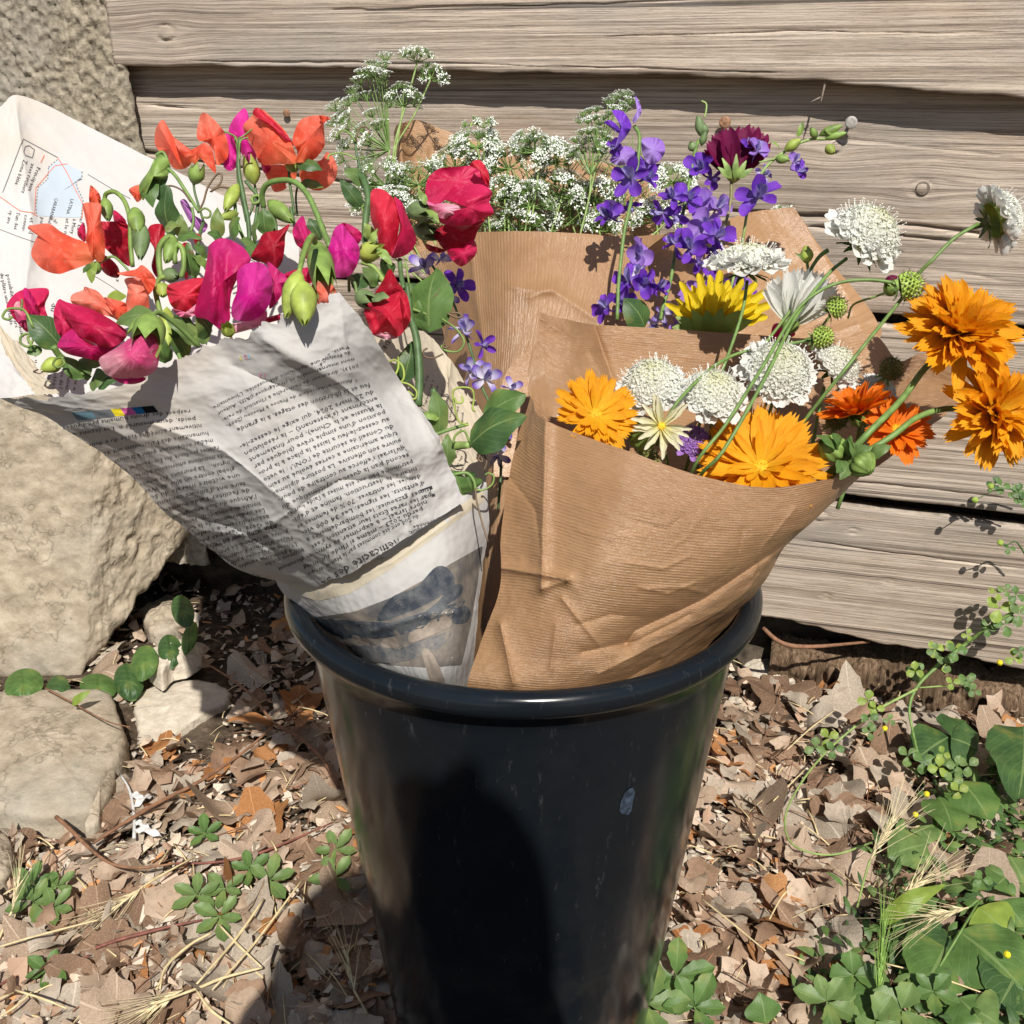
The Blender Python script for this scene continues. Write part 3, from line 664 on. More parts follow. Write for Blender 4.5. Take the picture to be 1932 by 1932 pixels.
K3 = sheet('front_sheet', [
    [(790, 478, .87), (865, 444, .845), (960, 436, .80), (1080, 440, .785), (1190, 446, .80), (1272, 440, .84)],
    [(830, 600, .86), (885, 590, .82), (960, 580, .775), (1060, 575, .765), (1160, 580, .775), (1240, 580, .80)],
    [(860, 750, .84), (900, 740, .80), (950, 740, .765), (1010, 740, .75), (1070, 740, .755), (1150, 740, .77)],
    [(888, 900, .80), (905, 900, .78), (925, 900, .75), (950, 900, .735), (980, 900, .74), (1020, 900, .75)],
    [(880, 1250, .74), (895, 1250, .72), (915, 1250, .70), (935, 1250, .70), (960, 1250, .70), (1000, 1250, .71)]],
    M_KRAFT, wrap_b, 150, 130, 0.0016, (4, 4), 75, creases=[([(885, 440), (905, 600), (930, 760)], 0.006, 14), ([(1000, 560), (1040, 545), (1120, 600)], 0.004, 12), ([(960, 540), (1040, 550)], 0.003, 10)], ribs=(330, 0), label=None)
K5 = sheet('back_sheet', [
    [(748, 236, .985), (790, 226, .99), (835, 244, 1.0), (900, 268, 1.005), (1050, 290, 1.01), (1250, 330, 1.01)],
    [(742, 330, .96), (790, 330, .97), (835, 335, .98), (900, 340, .985), (1050, 350, .985), (1250, 380, .99)],
    [(780, 480, .93), (820, 480, .94), (860, 480, .94), (920, 480, .94), (1050, 480, .94), (1240, 480, .94)]],
    M_KRAFT, wrap_b, 80, 120, 0.003, (4, 4), 77, creases=[([(752, 232), (760, 330)], 0.03, 10)], ribs=(0, 200))
wrap_n = thing('newspaper_wrap', 'crumpled newspaper cone with French text and torn edges round the sweet peas', 'newspaper', (-0.1, -0.03, 0.30))
N3 = sheet('back_page', [
    [(-25, 240, .735), (2, 200, .74), (55, 184, .75), (240, 277, .77), (440, 382, .79), (565, 450, .80)],
    [(-30, 400, .70), (20, 395, .70), (70, 398, .71), (230, 445, .73), (420, 520, .745), (560, 560, .75)],
    [(-40, 560, .67), (15, 565, .67), (70, 580, .675), (200, 620, .685), (380, 660, .70), (530, 680, .71)],
    [(-30, 700, .64), (20, 720, .64), (70, 740, .635), (180, 770, .63), (360, 760, .62), (500, 760, .62)]],
    M_NEWSW, wrap_n, 150, 170, 0.0016, (5, 5), 81, creases=[([(0, 360), (200, 400), (330, 470)], 0.003, 14), ([(30, 200), (60, 420), (40, 640)], 0.006, 20)], torn=(0, 0, 0.002, 0), label='pale back page of the wrap with a blue map')
N1 = sheet('front_page', [
    [(0, 750, .60), (140, 745, .565), (290, 704, .54), (420, 650, .522), (545, 600, .504), (642, 553, .515)],
    [(110, 802, .60), (230, 800, .56), (370, 765, .535), (500, 720, .520), (615, 670, .514), (700, 630, .53)],
    [(235, 885, .61), (340, 880, .56), (460, 850, .535), (570, 810, .530), (680, 765, .543), (765, 735, .57)],
    [(320, 975, .62), (420, 960, .57), (520, 935, .54), (620, 900, .53), (725, 855, .535), (820, 815, .56)],
    [(440, 1065, .64), (510, 1040, .585), (590, 1010, .55), (680, 975, .54), (770, 925, .545), (850, 880, .57)],
    [(560, 1108, .65), (600, 1103, .60), (650, 1085, .57), (710, 1050, .555), (790, 1000, .555), (875, 945, .575)]],
    M_NEWS, wrap_n, 240, 240, 0.0026, (6, 7), 85, crum2=.14,
    creases=[([(500, 640), (610, 700), (700, 770), (770, 850)], 0.007, 22), ([(440, 690), (560, 740), (660, 820), (740, 900)], -0.005, 24), ([(290, 800), (420, 850), (520, 930), (560, 960)], 0.004, 12), ([(560, 960), (640, 905), (780, 905)], -0.006, 12), ([(330, 960), (450, 1000), (560, 1060)], -0.005, 12),
             ([(380, 1000), (470, 1010), (560, 960)], 0.003, 9), ([(765, 735), (830, 850)], 0.004, 10), ([(640, 560), (660, 700)], 0.002, 18), ([(770, 900), (775, 1015)], 0.003, 6)],
    torn=(0.006, 0.0008, 0.0008, 0.0008))
N2 = sheet('photo_page', [
    [(530, 1070, .672), (600, 1065, .612), (650, 1045, .59), (715, 1005, .575), (800, 950, .585), (912, 905, .61)],
    [(522, 1098, .665), (600, 1112, .604), (660, 1090, .58), (740, 1035, .567), (830, 970, .575), (917, 918, .605)],
    [(562, 1150, .665), (630, 1165, .605), (690, 1150, .575), (770, 1100, .564), (850, 1045, .572), (922, 1000, .61)],
    [(612, 1200, .655), (680, 1215, .605), (740, 1205, .58), (800, 1180, .57), (860, 1140, .575), (908, 1100, .61)],
    [(690, 1265, .64), (730, 1280, .605), (780, 1285, .585), (820, 1280, .578), (860, 1265, .585), (893, 1240, .61)],
    [(745, 1390, .665), (770, 1390, .655), (800, 1390, .65), (830, 1390, .65), (855, 1390, .65), (876, 1390, .655)]],
    M_NEWS, wrap_n, 150, 170, 0.0013, (5, 6), 89, creases=[([(600, 1120), (740, 1060), (890, 950)], 0.002, 6), ([(700, 1190), (800, 1160), (900, 1150)], 0.003, 9)], torn=(0.001, 0, 0, 0.001), label='lower page of the wrap printed with a dark photograph')
N5 = sheet('inner_page', [
    [(680, 600, .63), (740, 610, .66), (799, 626, .69), (852, 684, .70), (907, 771, .69), (930, 842, .66)],
    [(720, 700, .63), (770, 710, .65), (810, 740, .67), (850, 780, .675), (893, 830, .665), (924, 880, .64)],
    [(780, 860, .61), (810, 870, .62), (840, 880, .63), (865, 890, .63), (890, 905, .62), (913, 918, .605)]],
    M_NEWSC, wrap_n, 90, 110, 0.0022, (4, 5), 93, creases=[([(849, 681), (845, 740), (820, 820)], 0.008, 8)], torn=(0.002, 0, 0, 0.001), label='cream inner page at the right of the wrap')
N4 = sheet('corner_page', [
    [(-25, 640, .62), (0, 660, .615), (18, 678, .61), (26, 690, .61)],
    [(-25, 700, .605), (10, 710, .60), (35, 712, .597), (50, 722, .595)],
    [(-25, 752, .60), (20, 750, .592), (50, 746, .59), (68, 745, .59)]], M_NEWSW, wrap_n, 40, 40, 0.001, (3, 3), 95, torn=(0.002, 0, 0, 0.002), label='white torn corner at the left')
N6 = sheet('torn_strip', [
    [(-10, 600, .635), (15, 632, .628), (30, 645, .62), (44, 660, .62)],
    [(15, 680, .612), (40, 700, .607), (66, 705, .60), (82, 705, .60)],
    [(50, 742, .592), (75, 746, .588), (98, 744, .585), (118, 744, .585)]], M_NEWSC, wrap_n, 60, 50, 0.002, (3, 3), 97, torn=(0.002, 0.002, 0.003, 0.006), label='torn brownish strip at the left')
# ------------------------------------------------------------------ reading zones of the enlarged photograph
def Z(ox, oy, k):
    return lambda *p: [(ox + x * k, oy + y * k) for x, y in p]
z1 = Z(0, 153.3, .26456); z2 = Z(447.2, 153.3, .26456); z3 = Z(894.4, 153.3, .26456); z4 = Z(1405.6, 255.6, .27248)
z5 = Z(0, 447.2, .26456); z6 = Z(1022.2, 575, .29762); z7 = Z(447.2, 575, .26456); z8 = Z(575, 63.9, .3307); zb = Z(1405.6, 766.7, .27248)
pxp = lambda *p: list(p)
def nrm(a, b, c): return (CR * a + CU * b - CF * c).normalized()

# ------------------------------------------------------------------ petal colours
def pm(name, a, b, c, **k): return petal_mat(name, a, b, c, **k)
P_CORAL = pm('petal_coral', (0.82, 0.22, 0.09), (0.88, 0.11, 0.055), (0.93, 0.23, 0.15), thin=0.45)
P_CORALL = pm('petal_coral_pale', (0.85, 0.35, 0.25), (0.82, 0.16, 0.10), (0.86, 0.30, 0.22), thin=0.35)
P_CRIM = pm('petal_crimson', (0.60, 0.03, 0.12), (0.58, 0.01, 0.075), (0.70, 0.03, 0.13), thin=0.4)
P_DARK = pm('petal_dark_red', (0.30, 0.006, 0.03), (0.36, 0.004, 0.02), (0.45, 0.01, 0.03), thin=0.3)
P_RED = pm('petal_red', (0.60, 0.03, 0.07), (0.68, 0.015, 0.05), (0.78, 0.05, 0.09), thin=0.42)
P_MAG = pm('petal_magenta', (0.78, 0.12, 0.42), (0.68, 0.010, 0.30), (0.74, 0.05, 0.36), thin=0.42)
P_MAGR = pm('petal_magenta_red', (0.64, 0.02, 0.20), (0.60, 0.010, 0.12), (0.66, 0.03, 0.22), thin=0.42)
P_PINK = pm('petal_pink', (0.75, 0.08, 0.25), (0.68, 0.07, 0.22), (0.85, 0.42, 0.48), thin=0.3, edge=(0.88, 0.62, 0.55))
P_BLUSH = pm('petal_blush', (0.86, 0.50, 0.58), (0.86, 0.42, 0.52), (0.80, 0.14, 0.32), thin=0.3)
P_LILAC = pm('petal_lilac', (0.55, 0.22, 0.60), (0.50, 0.16, 0.55), (0.58, 0.25, 0.62), thin=0.3)
P_VIO = pm('petal_violet', (0.40, 0.28, 0.70), (0.15, 0.035, 0.50), (0.24, 0.06, 0.62), thin=0.3, vary=0.4)
P_LAV = pm('petal_lavender', (0.50, 0.40, 0.72), (0.40, 0.24, 0.70), (0.36, 0.18, 0.68), thin=0.3, vary=0.35)
P_EYE = pm('petal_whitish_blue', (0.80, 0.80, 0.86), (0.50, 0.45, 0.78), (0.42, 0.35, 0.75), thin=0.3)
P_WB = pm('petal_white_violet', (0.84, 0.84, 0.86), (0.66, 0.62, 0.82), (0.16, 0.06, 0.55), thin=0.3, vary=0.1)
P_WHITE = pm('petal_white', (0.72, 0.74, 0.58), (0.84, 0.84, 0.78), (0.86, 0.86, 0.82), thin=0.3, vary=0.12)
P_SCAB = pm('petal_scabious', (0.66, 0.66, 0.36), (0.84, 0.84, 0.72), (0.86, 0.86, 0.82), thin=0.3, vary=0.15)
P_CREAM = pm('petal_cream', (0.80, 0.72, 0.20), (0.82, 0.78, 0.50), (0.84, 0.80, 0.60), thin=0.3, vary=0.1)
P_ORANGE = pm('petal_orange', (0.94, 0.60, 0.03), (0.95, 0.48, 0.012), (0.95, 0.42, 0.01), thin=0.35, vary=0.3)
P_ORANGE2 = pm('petal_deep_orange', (0.90, 0.28, 0.006), (0.88, 0.18, 0.003), (0.90, 0.22, 0.005), thin=0.3, vary=0.35)
P_YEL = pm('petal_yellow', (0.80, 0.50, 0.01), (0.82, 0.62, 0.012), (0.84, 0.66, 0.02), thin=0.3, vary=0.3)
P_WINE = pm('petal_wine', (0.26, 0.01, 0.08), (0.17, 0.004, 0.055), (0.22, 0.008, 0.08), thin=0.3, vary=0.4)
P_MAUVE = pm('petal_mauve', (0.35, 0.16, 0.50), (0.42, 0.20, 0.62), (0.45, 0.24, 0.66), thin=0.3)
L_MID = leaf_mat('leaf_green', (0.07, 0.14, 0.035), (0.13, 0.24, 0.06))
L_DARK = leaf_mat('leaf_dark_green', (0.035, 0.085, 0.028), (0.08, 0.16, 0.045))
L_GREY = leaf_mat('leaf_grey_green', (0.10, 0.17, 0.05), (0.19, 0.29, 0.085))
L_LIME = leaf_mat('leaf_yellow_green', (0.18, 0.27, 0.04), (0.32, 0.42, 0.07))
S_GREEN = plain('stem_green', (0.14, 0.23, 0.06), 0.5, 150, 0.3, 0.0003)
S_DARK = plain('stem_dark_green', (0.07, 0.13, 0.045), 0.5, 150, 0.3, 0.0003)
S_PALE = plain('stem_pale_green', (0.24, 0.34, 0.10), 0.5, 150, 0.25, 0.0003)
S_BROWN = plain('tendril_brown', (0.14, 0.09, 0.05), 0.5, 150, 0.3)
C_GREEN = plain('calyx_green', (0.20, 0.30, 0.07), 0.5, 110, 0.45, 0.0004, thin=0.15)
C_YEL = plain('calyx_yellow_green', (0.34, 0.42, 0.08), 0.5, 110, 0.4, 0.0004, thin=0.15)
C_GREY = plain('calyx_grey_green', (0.15, 0.22, 0.09), 0.55, 110, 0.45, 0.0004, thin=0.1)
F_DOT = plain('umbel_white', (0.80, 0.82, 0.76), 0.6, 200, 0.06)
F_DISC = plain('disc_orange', (0.80, 0.36, 0.01), 0.7, 600, 0.3, 0.001)
F_DISCY = plain('disc_yellow', (0.82, 0.48, 0.02), 0.7, 600, 0.2, 0.001)
F_STAM = plain('stamen_white', (0.82, 0.82, 0.74), 0.5, 200, 0.05)
F_SEED = plain('seed_green', (0.30, 0.42, 0.07), 0.5, 200, 0.3)
F_SEEDB = plain('seed_brown', (0.16, 0.17, 0.04), 0.6, 200, 0.4)

# ------------------------------------------------------------------ one curved petal or leaf with a drawn rim
def lobe(outline, d, foot=None, bulge=0.004, tilt=(0, 0), ruf=0.0018, folds=(), seed=0, nr=9, ns=56, mb=None, mi=0):
    """outline in frame units; the surface bulges to the viewer, tilts (m across its width/height) and ruffles at the rim"""
    C = crom_closed(outline, ns); m = C.mean(0)
    seed = seed or (outline[0][0] * 1.7 + outline[0][1]) % 6.28
    w = max(C[:, 0].max() - C[:, 0].min(), 1); h = max(C[:, 1].max() - C[:, 1].min(), 1)
    ft = np.array(foot if foot is not None else (m[0], C[:, 1].max()))
    mxd = np.linalg.norm(C - ft, axis=1).max()
    V = []; UV = []
    for k in range(nr):
        r = 1 - k / (nr - 1) if k < nr - 1 else 0.02
        for s in range(ns):
            p = m + (C[s] - m) * r; a = 2 * math.pi * s / ns
            dd = d - bulge * (1 - r ** 2) + tilt[0] * (p[0] - m[0]) / w + tilt[1] * (p[1] - m[1]) / h
            dd += .0006 * r * math.sin(a * 17 + 3 * math.sin(a * 3 + seed) + seed) + .0010 * math.sin(p[0] * .21 + seed) * math.sin(p[1] * .17 + 2 * seed) * r
            dd += ruf * r ** 3 * (math.sin(a * 5 + seed) + 0.7 * math.sin(a * 9 + seed * 2.3))
            for (x0, y0, x1, y1, amp, wd) in folds:
                dx, dy = x1 - x0, y1 - y0; t = min(1, max(0, ((p[0] - x0) * dx + (p[1] - y0) * dy) / (dx * dx + dy * dy)))
                dist = math.hypot(p[0] - x0 - t * dx, p[1] - y0 - t * dy); dd -= amp * math.exp(-dist / wd)
            V.append(tuple(at(p[0], p[1], dd)))
            q = p - ft; UV.append(((math.atan2(q[1], q[0]) / math.pi + 1) / 2, np.linalg.norm(q) / mxd))
    F = [(k * ns + s, k * ns + (s + 1) % ns, (k + 1) * ns + (s + 1) % ns, (k + 1) * ns + s) for k in range(nr - 1) for s in range(ns)]
    F.append(tuple((nr - 1) * ns + s for s in range(ns)))
    if mb is not None: mb.add(V, F, UV, mi); return
    return V, F, UV
def petal(parent, outline, d, mat, name='petal', **k):
    V, F, UV = lobe(outline, d, **k)
    return mk(name, V, F, mat, parent, uv=UV)
# a leaf from base to tip, its sides drooping from the midrib
def leaf_vf(p0, p1, width, up, bend=0.15, droop=0.2, nl=12, nw=7, wav=0.03, seed=0.0, shape=0.9, serr=0.0, asym=0.5):
    p0 = np.array(p0, float); p1 = np.array(p1, float); ax = p1 - p0; L = np.linalg.norm(ax); ax = ax / L
    up = np.array(up, float); up = up - ax * up.dot(ax); up /= np.linalg.norm(up) + 1e-9; sd = np.cross(ax, up)
    V = []; UV = []
    for i in range(nl):
        t = i / (nl - 1); hw = width / 2 * (math.sin(math.pi * t ** asym if asym != .5 else math.pi * t ** 0.75) ** shape) + 0.0003
        if serr: hw *= 1 + serr * math.sin(t * 40)
        for j in range(nw):
            q = (j / (nw - 1) - 0.5) * 2
            z = bend * L * math.sin(math.pi * t) - droop * abs(q) * hw * 1.0 + wav * L * math.sin(t * 13 + seed + 2 * q) * abs(q)
            V.append(p0 + ax * L * t + sd * hw * q + up * z); UV.append((j / (nw - 1), t))
    F = [(i * nw + j, i * nw + j + 1, (i + 1) * nw + j + 1, (i + 1) * nw + j) for i in range(nl - 1) for j in range(nw - 1)]
    return V, F, UV
def leaf(parent, a, b, width, mat, up=None, name='leaf', label=None, **k):
    """a, b: (x, y, d) of base and tip"""
    A = at(*a); B = at(*b)
    V, F, UV = leaf_vf(A, B, width * .8, up or nrm(R.uniform(-.5, .5), 0.5, 1), seed=R.uniform(0, 6), **k)
    return mk(name, V, F, mat, parent, uv=UV, label=label)
def calyx_vf(A, B, r, lobes=5, seg=20, n=9, open_=0.6, flare=0.0):
    """green cup from stalk end A to tips near B"""
    A = np.array(A); B = np.array(B); ax = B - A; L = np.linalg.norm(ax); ax /= L
    u = np.cross(ax, (0.3, 0.2, 0.9)); u /= np.linalg.norm(u); v = np.cross(ax, u)
    V = []; UV = []
    for i in range(n):
        t = i / (n - 1)
        for s in range(seg):
            a = 2 * math.pi * s / seg; lb = 0.5 + 0.5 * math.cos(a * lobes)
            tt = t * (1 - (1 - lb) * (0.38 if open_ > .5 else .12) * max(0, t - 0.3) / 0.7)
            rr = r * (math.sin(min(1, tt / 0.45) * math.pi / 2) ** 0.8 * (1 - (1 - open_ * (.25 if open_ < .5 else 1)) * (max(0, tt - 0.45) / 0.55) ** (1.6 if open_ < .5 else 1)) + flare * max(0, tt - .5)) + 0.0004
            if lobes > 6: rr *= 1 + .09 * math.cos(a * lobes)
            V.append(A + ax * L * tt + (u * math.cos(a) + v * math.sin(a)) * rr); UV.append((s / seg, t))
    F = [(i * seg + s, i * seg + (s + 1) % seg, (i + 1) * seg + (s + 1) % seg, (i + 1) * seg + s) for i in range(n - 1) for s in range(seg)]
    return V, F, UV
def calyx(parent, a, b, r, mat, name='calyx', **k):
    V, F, UV = calyx_vf(at(*a), at(*b), r * (.56 if k.get('open_', .6) > .5 else .40), **k); return mk(name, V, F, mat, parent, uv=UV)
def stem(parent, path, r, mat, name='stem', seg=7):
    r = [q * (.52 if q > .001 else .8) for q in (r if hasattr(r, '__len__') else [r, r])]
    return tube(name, [tuple(at(*p)) for p in path], r, mat, parent, seg)
def D(pts2, d):
    if hasattr(d, '__len__'):
        dd = np.interp(np.linspace(0, 1, len(pts2)), np.linspace(0, 1, len(d)), d)
        return [(x, y, float(q)) for (x, y), q in zip(pts2, dd)]
    return [(x, y, d) for x, y in pts2]

# ------------------------------------------------------------------ sweet peas
SP = 'sweet peas in the newspaper cone'
def pea(label, x, y, d, name='sweet_pea'): return thing(name, label, 'flower', at(x, y, d), SP)
t = pea('coral sweet pea with two raised lobes, first from the left above the newspaper', 371, 340, .67)
petal(t, z1((1155, 275), (1110, 340), (1103, 440), (1130, 490), (1190, 540), (1215, 590), (1250, 625), (1310, 625), (1352, 600), (1370, 560), (1340, 480), (1290, 440), (1240, 400), (1190, 310)), .67, P_CORAL, foot=z1((1380, 600))[0], tilt=(-.012, .006), folds=[(300, 235, 345, 320, .006, 7)])
petal(t, z1((1240, 400), (1300, 460), (1350, 490), (1400, 470), (1460, 438), (1510, 480), (1530, 560), (1540, 655), (1490, 610), (1455, 560), (1420, 555), (1390, 590), (1350, 560), (1280, 500)), .655, P_CORAL, foot=z1((1400, 610))[0], bulge=.003, folds=[(365, 280, 378, 315, -.006, 8)])
petal(t, z1((1410, 415), (1408, 330), (1430, 245), (1455, 223), (1500, 250), (1560, 310), (1605, 370), (1628, 450), (1625, 540), (1590, 580), (1545, 595), (1525, 500), (1480, 440)), .668, P_CORAL, foot=z1((1430, 600))[0], tilt=(.014, 0), folds=[(388, 235, 400, 275, -.005, 9)])
calyx(t, (*z1((1380, 740))[0], .665), (*z1((1425, 570))[0], .66), .009, C_GREEN); stem(t, D(z1((1380, 730), (1390, 800), (1420, 900), (1450, 1000)), .665), .0016, S_DARK)
t = pea('speckled magenta sweet pea bud between the two big coral blooms', 460, 300, .68)
petal(t, z1((1740, 192), (1770, 235), (1775, 290), (1760, 400), (1800, 470), (1830, 540), (1800, 585), (1760, 570), (1700, 480), (1660, 420), (1630, 350), (1670, 260)), .67, P_MAG, foot=z1((1800, 590))[0], bulge=.008)
petal(t, z1((1610, 370), (1650, 400), (1700, 500), (1690, 600), (1640, 640), (1595, 610), (1600, 560), (1630, 480)), .68, P_MAG, foot=z1((1760, 620))[0])
petal(t, z1((1860, 560), (1900, 570), (1930, 600), (1925, 650), (1880, 650)), .685, P_MAGR, foot=z1((1850, 600))[0])
calyx(t, (*z1((1815, 740))[0], .672), (*z1((1770, 520))[0], .668), .0095, C_YEL); stem(t, D(z1((1815, 735), (1825, 800), (1800, 900), (1760, 1000)), .675), .0016, S_DARK)
t = pea('largest coral sweet pea, wide open at the top beside the white umbels', 545, 310, .66)
petal(t, z2((45, 310), (60, 380), (100, 450), (135, 520), (150, 570), (200, 600), (300, 590), (405, 590), (430, 560), (410, 500), (380, 420), (340, 350), (240, 250), (170, 195), (120, 215), (110, 245)), .655, P_CORAL, foot=z2((415, 580))[0], tilt=(-.016, .004), bulge=.006)
petal(t, z2((112, 230), (125, 195), (150, 190), (190, 220), (270, 290), (350, 375), (405, 450), (385, 455), (320, 400), (230, 320), (160, 270)), .648, P_RED, foot=z2((405, 470))[0], bulge=.003)
petal(t, z2((395, 430), (420, 330), (450, 280), (510, 250), (590, 243), (640, 255), (620, 300), (625, 420), (620, 470), (560, 550), (500, 575), (440, 580), (415, 570), (430, 500)), .652, P_CORAL, foot=z2((420, 580))[0], tilt=(.012, 0), bulge=.007)
petal(t, z2((585, 246), (640, 250), (667, 268), (640, 282), (615, 300)), .649, P_CORAL, foot=z2((590, 260))[0], bulge=.001)
calyx(t, (*z2((372, 640))[0], .668), (*z2((415, 560))[0], .662), .008, C_GREEN); stem(t, D(z2((370, 620), (375, 720), (395, 850), (410, 950)), .668), .0018, S_DARK)
leaf(t, (*z2((430, 590))[0], .65), (*z2((610, 635))[0], .648), .012, L_DARK)
t = pea('coral sweet pea hanging behind and below the largest coral one', 590, 350, .69)
petal(t, z2((200, 650), (240, 600), (330, 595), (410, 600), (420, 690), (350, 730), (350, 765), (270, 790), (230, 720)), .685, P_CORAL, foot=z2((430, 640))[0])
petal(t, z2((450, 640), (500, 590), (600, 560), (640, 505), (690, 550), (715, 620), (700, 700), (640, 760), (560, 780), (480, 740), (450, 690)), .69, P_CORAL, foot=z2((440, 650))[0], tilt=(.01, 0), bulge=.007)
leaf(t, (*z2((440, 730))[0], .68), (*z2((620, 760))[0], .68), .010, L_MID); stem(t, D(z2((440, 720), (420, 820), (430, 960)), .69), .0014, S_DARK)
t = pea('coral sweet pea in profile against the printed map page', 140, 460, .60)
petal(t, z1((200, 1035), (240, 1025), (350, 1015), (430, 1070), (530, 1120), (610, 1150), (680, 1230), (660, 1290), (560, 1330), (500, 1350), (420, 1375), (320, 1350), (250, 1290), (222, 1230), (240, 1160), (270, 1100), (285, 1075), (210, 1060)), .60, P_CORAL, foot=z1((680, 1270))[0], tilt=(-.012, -.01), bulge=.008, folds=[(85, 435, 160, 460, .004, 6)])
petal(t, z1((590, 890), (600, 870), (640, 865), (720, 880), (720, 1000), (745, 1120), (745, 1260), (700, 1290), (650, 1230), (610, 1130), (620, 1050)), .592, P_CORAL, foot=z1((690, 1290))[0], bulge=.007, folds=[(165, 390, 170, 480, .004, 6)])
petal(t, z1((640, 760), (655, 745), (700, 790), (718, 830), (710, 880), (640, 870)), .597, P_CORAL, foot=z1((680, 900))[0], bulge=.002)
calyx(t, (*z1((720, 1330))[0], .598), (*z1((640, 1330))[0], .592), .006, C_GREEN); leaf(t, (*z1((660, 1290))[0], .59), (*z1((655, 1440))[0], .588), .007, L_LIME); leaf(t, (*z1((660, 1300))[0], .59), (*z1((590, 1370))[0], .588), .006, L_MID)
stem(t, D(z1((700, 1300), (800, 1250), (880, 1310), (940, 1380)), .595), .0014, S_GREEN)
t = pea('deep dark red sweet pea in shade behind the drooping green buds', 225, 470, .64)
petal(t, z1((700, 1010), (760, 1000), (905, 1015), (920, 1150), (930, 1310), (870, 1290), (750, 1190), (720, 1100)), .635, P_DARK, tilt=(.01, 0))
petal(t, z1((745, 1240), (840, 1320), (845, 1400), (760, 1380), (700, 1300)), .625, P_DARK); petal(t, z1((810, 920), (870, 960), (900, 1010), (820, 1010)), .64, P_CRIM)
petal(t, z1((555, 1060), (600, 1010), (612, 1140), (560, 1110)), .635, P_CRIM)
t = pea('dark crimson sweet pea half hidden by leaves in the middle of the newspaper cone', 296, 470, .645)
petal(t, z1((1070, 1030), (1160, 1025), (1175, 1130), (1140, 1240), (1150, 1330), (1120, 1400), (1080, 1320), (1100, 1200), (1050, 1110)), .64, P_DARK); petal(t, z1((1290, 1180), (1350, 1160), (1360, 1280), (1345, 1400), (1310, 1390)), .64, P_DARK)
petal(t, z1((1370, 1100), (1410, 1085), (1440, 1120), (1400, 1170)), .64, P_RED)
t = pea('small coral sweet pea with a pale throat above the crimson one', 262, 560, .585)
petal(t, z1((835, 1370), (900, 1355), (970, 1340), (1010, 1310), (1060, 1345), (1110, 1410), (1100, 1470), (1060, 1520), (1040, 1450), (990, 1400), (900, 1390)), .578, P_CORAL, foot=z1((1000, 1500))[0], bulge=.005, folds=[(265, 500, 285, 540, -.004, 5)])
petal(t, z1((890, 1410), (1000, 1400), (1060, 1450), (1060, 1520), (1050, 1640), (890, 1690), (900, 1560), (910, 1480)), .585, P_CORALL, foot=z1((960, 1700))[0], bulge=.007)
t = pea('pale coral sweet pea curling behind the big crimson one at lower left', 180, 575, .575)
petal(t, z1((505, 1570), (515, 1520), (590, 1490), (600, 1465), (640, 1475), (700, 1500), (760, 1560), (860, 1600), (880, 1680), (850, 1710), (790, 1680), (700, 1660), (560, 1610)), .572, P_CORALL, foot=z1((860, 1700))[0], bulge=.006, folds=[(170, 545, 225, 590, -.005, 6)])
petal(t, z1((740, 1545), (830, 1560), (900, 1590), (900, 1680), (850, 1710), (800, 1640)), .566, P_CORAL, foot=z1((860, 1710))[0], bulge=.003)
leaf(t, (*z1((760, 1560))[0], .58), (*z1((900, 1530))[0], .582), .014, L_LIME)
t = pea('crumpled crimson sweet pea bud nearest the left edge of the photo', 55, 580, .575)
petal(t, z1((45, 1600), (100, 1520), (165, 1485), (200, 1480), (330, 1475), (350, 1520), (320, 1600), (350, 1700), (380, 1780), (410, 1810), (330, 1780), (230, 1720), (200, 1790), (140, 1740), (90, 1680), (70, 1640)), .575, P_CRIM, foot=z1((350, 1800))[0], bulge=.008, folds=[(45, 545, 60, 600, -.006, 5), (80, 540, 90, 610, .004, 5)])
petal(t, z1((165, 1490), (195, 1478), (240, 1540), (270, 1620), (285, 1710), (235, 1690), (185, 1610)), .565, P_MAGR, foot=z1((290, 1740))[0], bulge=.004)
petal(t, z1((100, 1600), (140, 1570), (180, 1640), (205, 1730), (170, 1760), (120, 1700)), .566, P_PINK, foot=z1((210, 1780))[0], bulge=.003)
t = pea('big glossy crimson sweet pea lying on the torn newspaper edge', 170, 620, .55)
petal(t, z5((420, 445), (480, 465), (640, 510), (760, 570), (870, 640), (908, 685), (880, 740), (800, 785), (720, 780), (640, 740), (560, 700), (500, 620), (440, 540)), .542, P_CRIM, foot=z5((900, 700))[0], bulge=.010, tilt=(0, -.006))
petal(t, z5((420, 445), (385, 520), (385, 600), (410, 680), (450, 710), (530, 690), (500, 600), (450, 520)), .552, P_CRIM, foot=z5((900, 700))[0], bulge=.004)
petal(t, z5((410, 770), (450, 700), (540, 650), (620, 720), (700, 780), (800, 790), (870, 750), (770, 830), (710, 882), (640, 870), (500, 840), (430, 800)), .548, P_MAGR, foot=z5((880, 740))[0], bulge=.008)
t = pea('pink sweet pea with cream rim hanging over the newspaper under its green calyx', 245, 680, .53)
petal(t, z5((705, 875), (760, 830), (830, 790), (900, 740), (960, 700), (1000, 680), (1100, 700), (1130, 760), (1135, 860), (1110, 950), (1020, 1000), (900, 1010), (800, 1000), (740, 960)), .508, P_PINK, foot=z5((1060, 690))[0], bulge=.014, ruf=.0004)
petal(t, z5((750, 970), (800, 990), (900, 1000), (1030, 1000), (1020, 1030), (940, 1050), (850, 1035)), .512, P_MAGR, foot=z5((1060, 720))[0], bulge=.004)
calyx(t, (*z5((1080, 555))[0], .512), (*z5((1045, 800))[0], .498), .0135, C_GREEN, open_=0.9); calyx(t, (*z5((1080, 560))[0], .512), (*z5((930, 720))[0], .503), .008, C_GREEN)
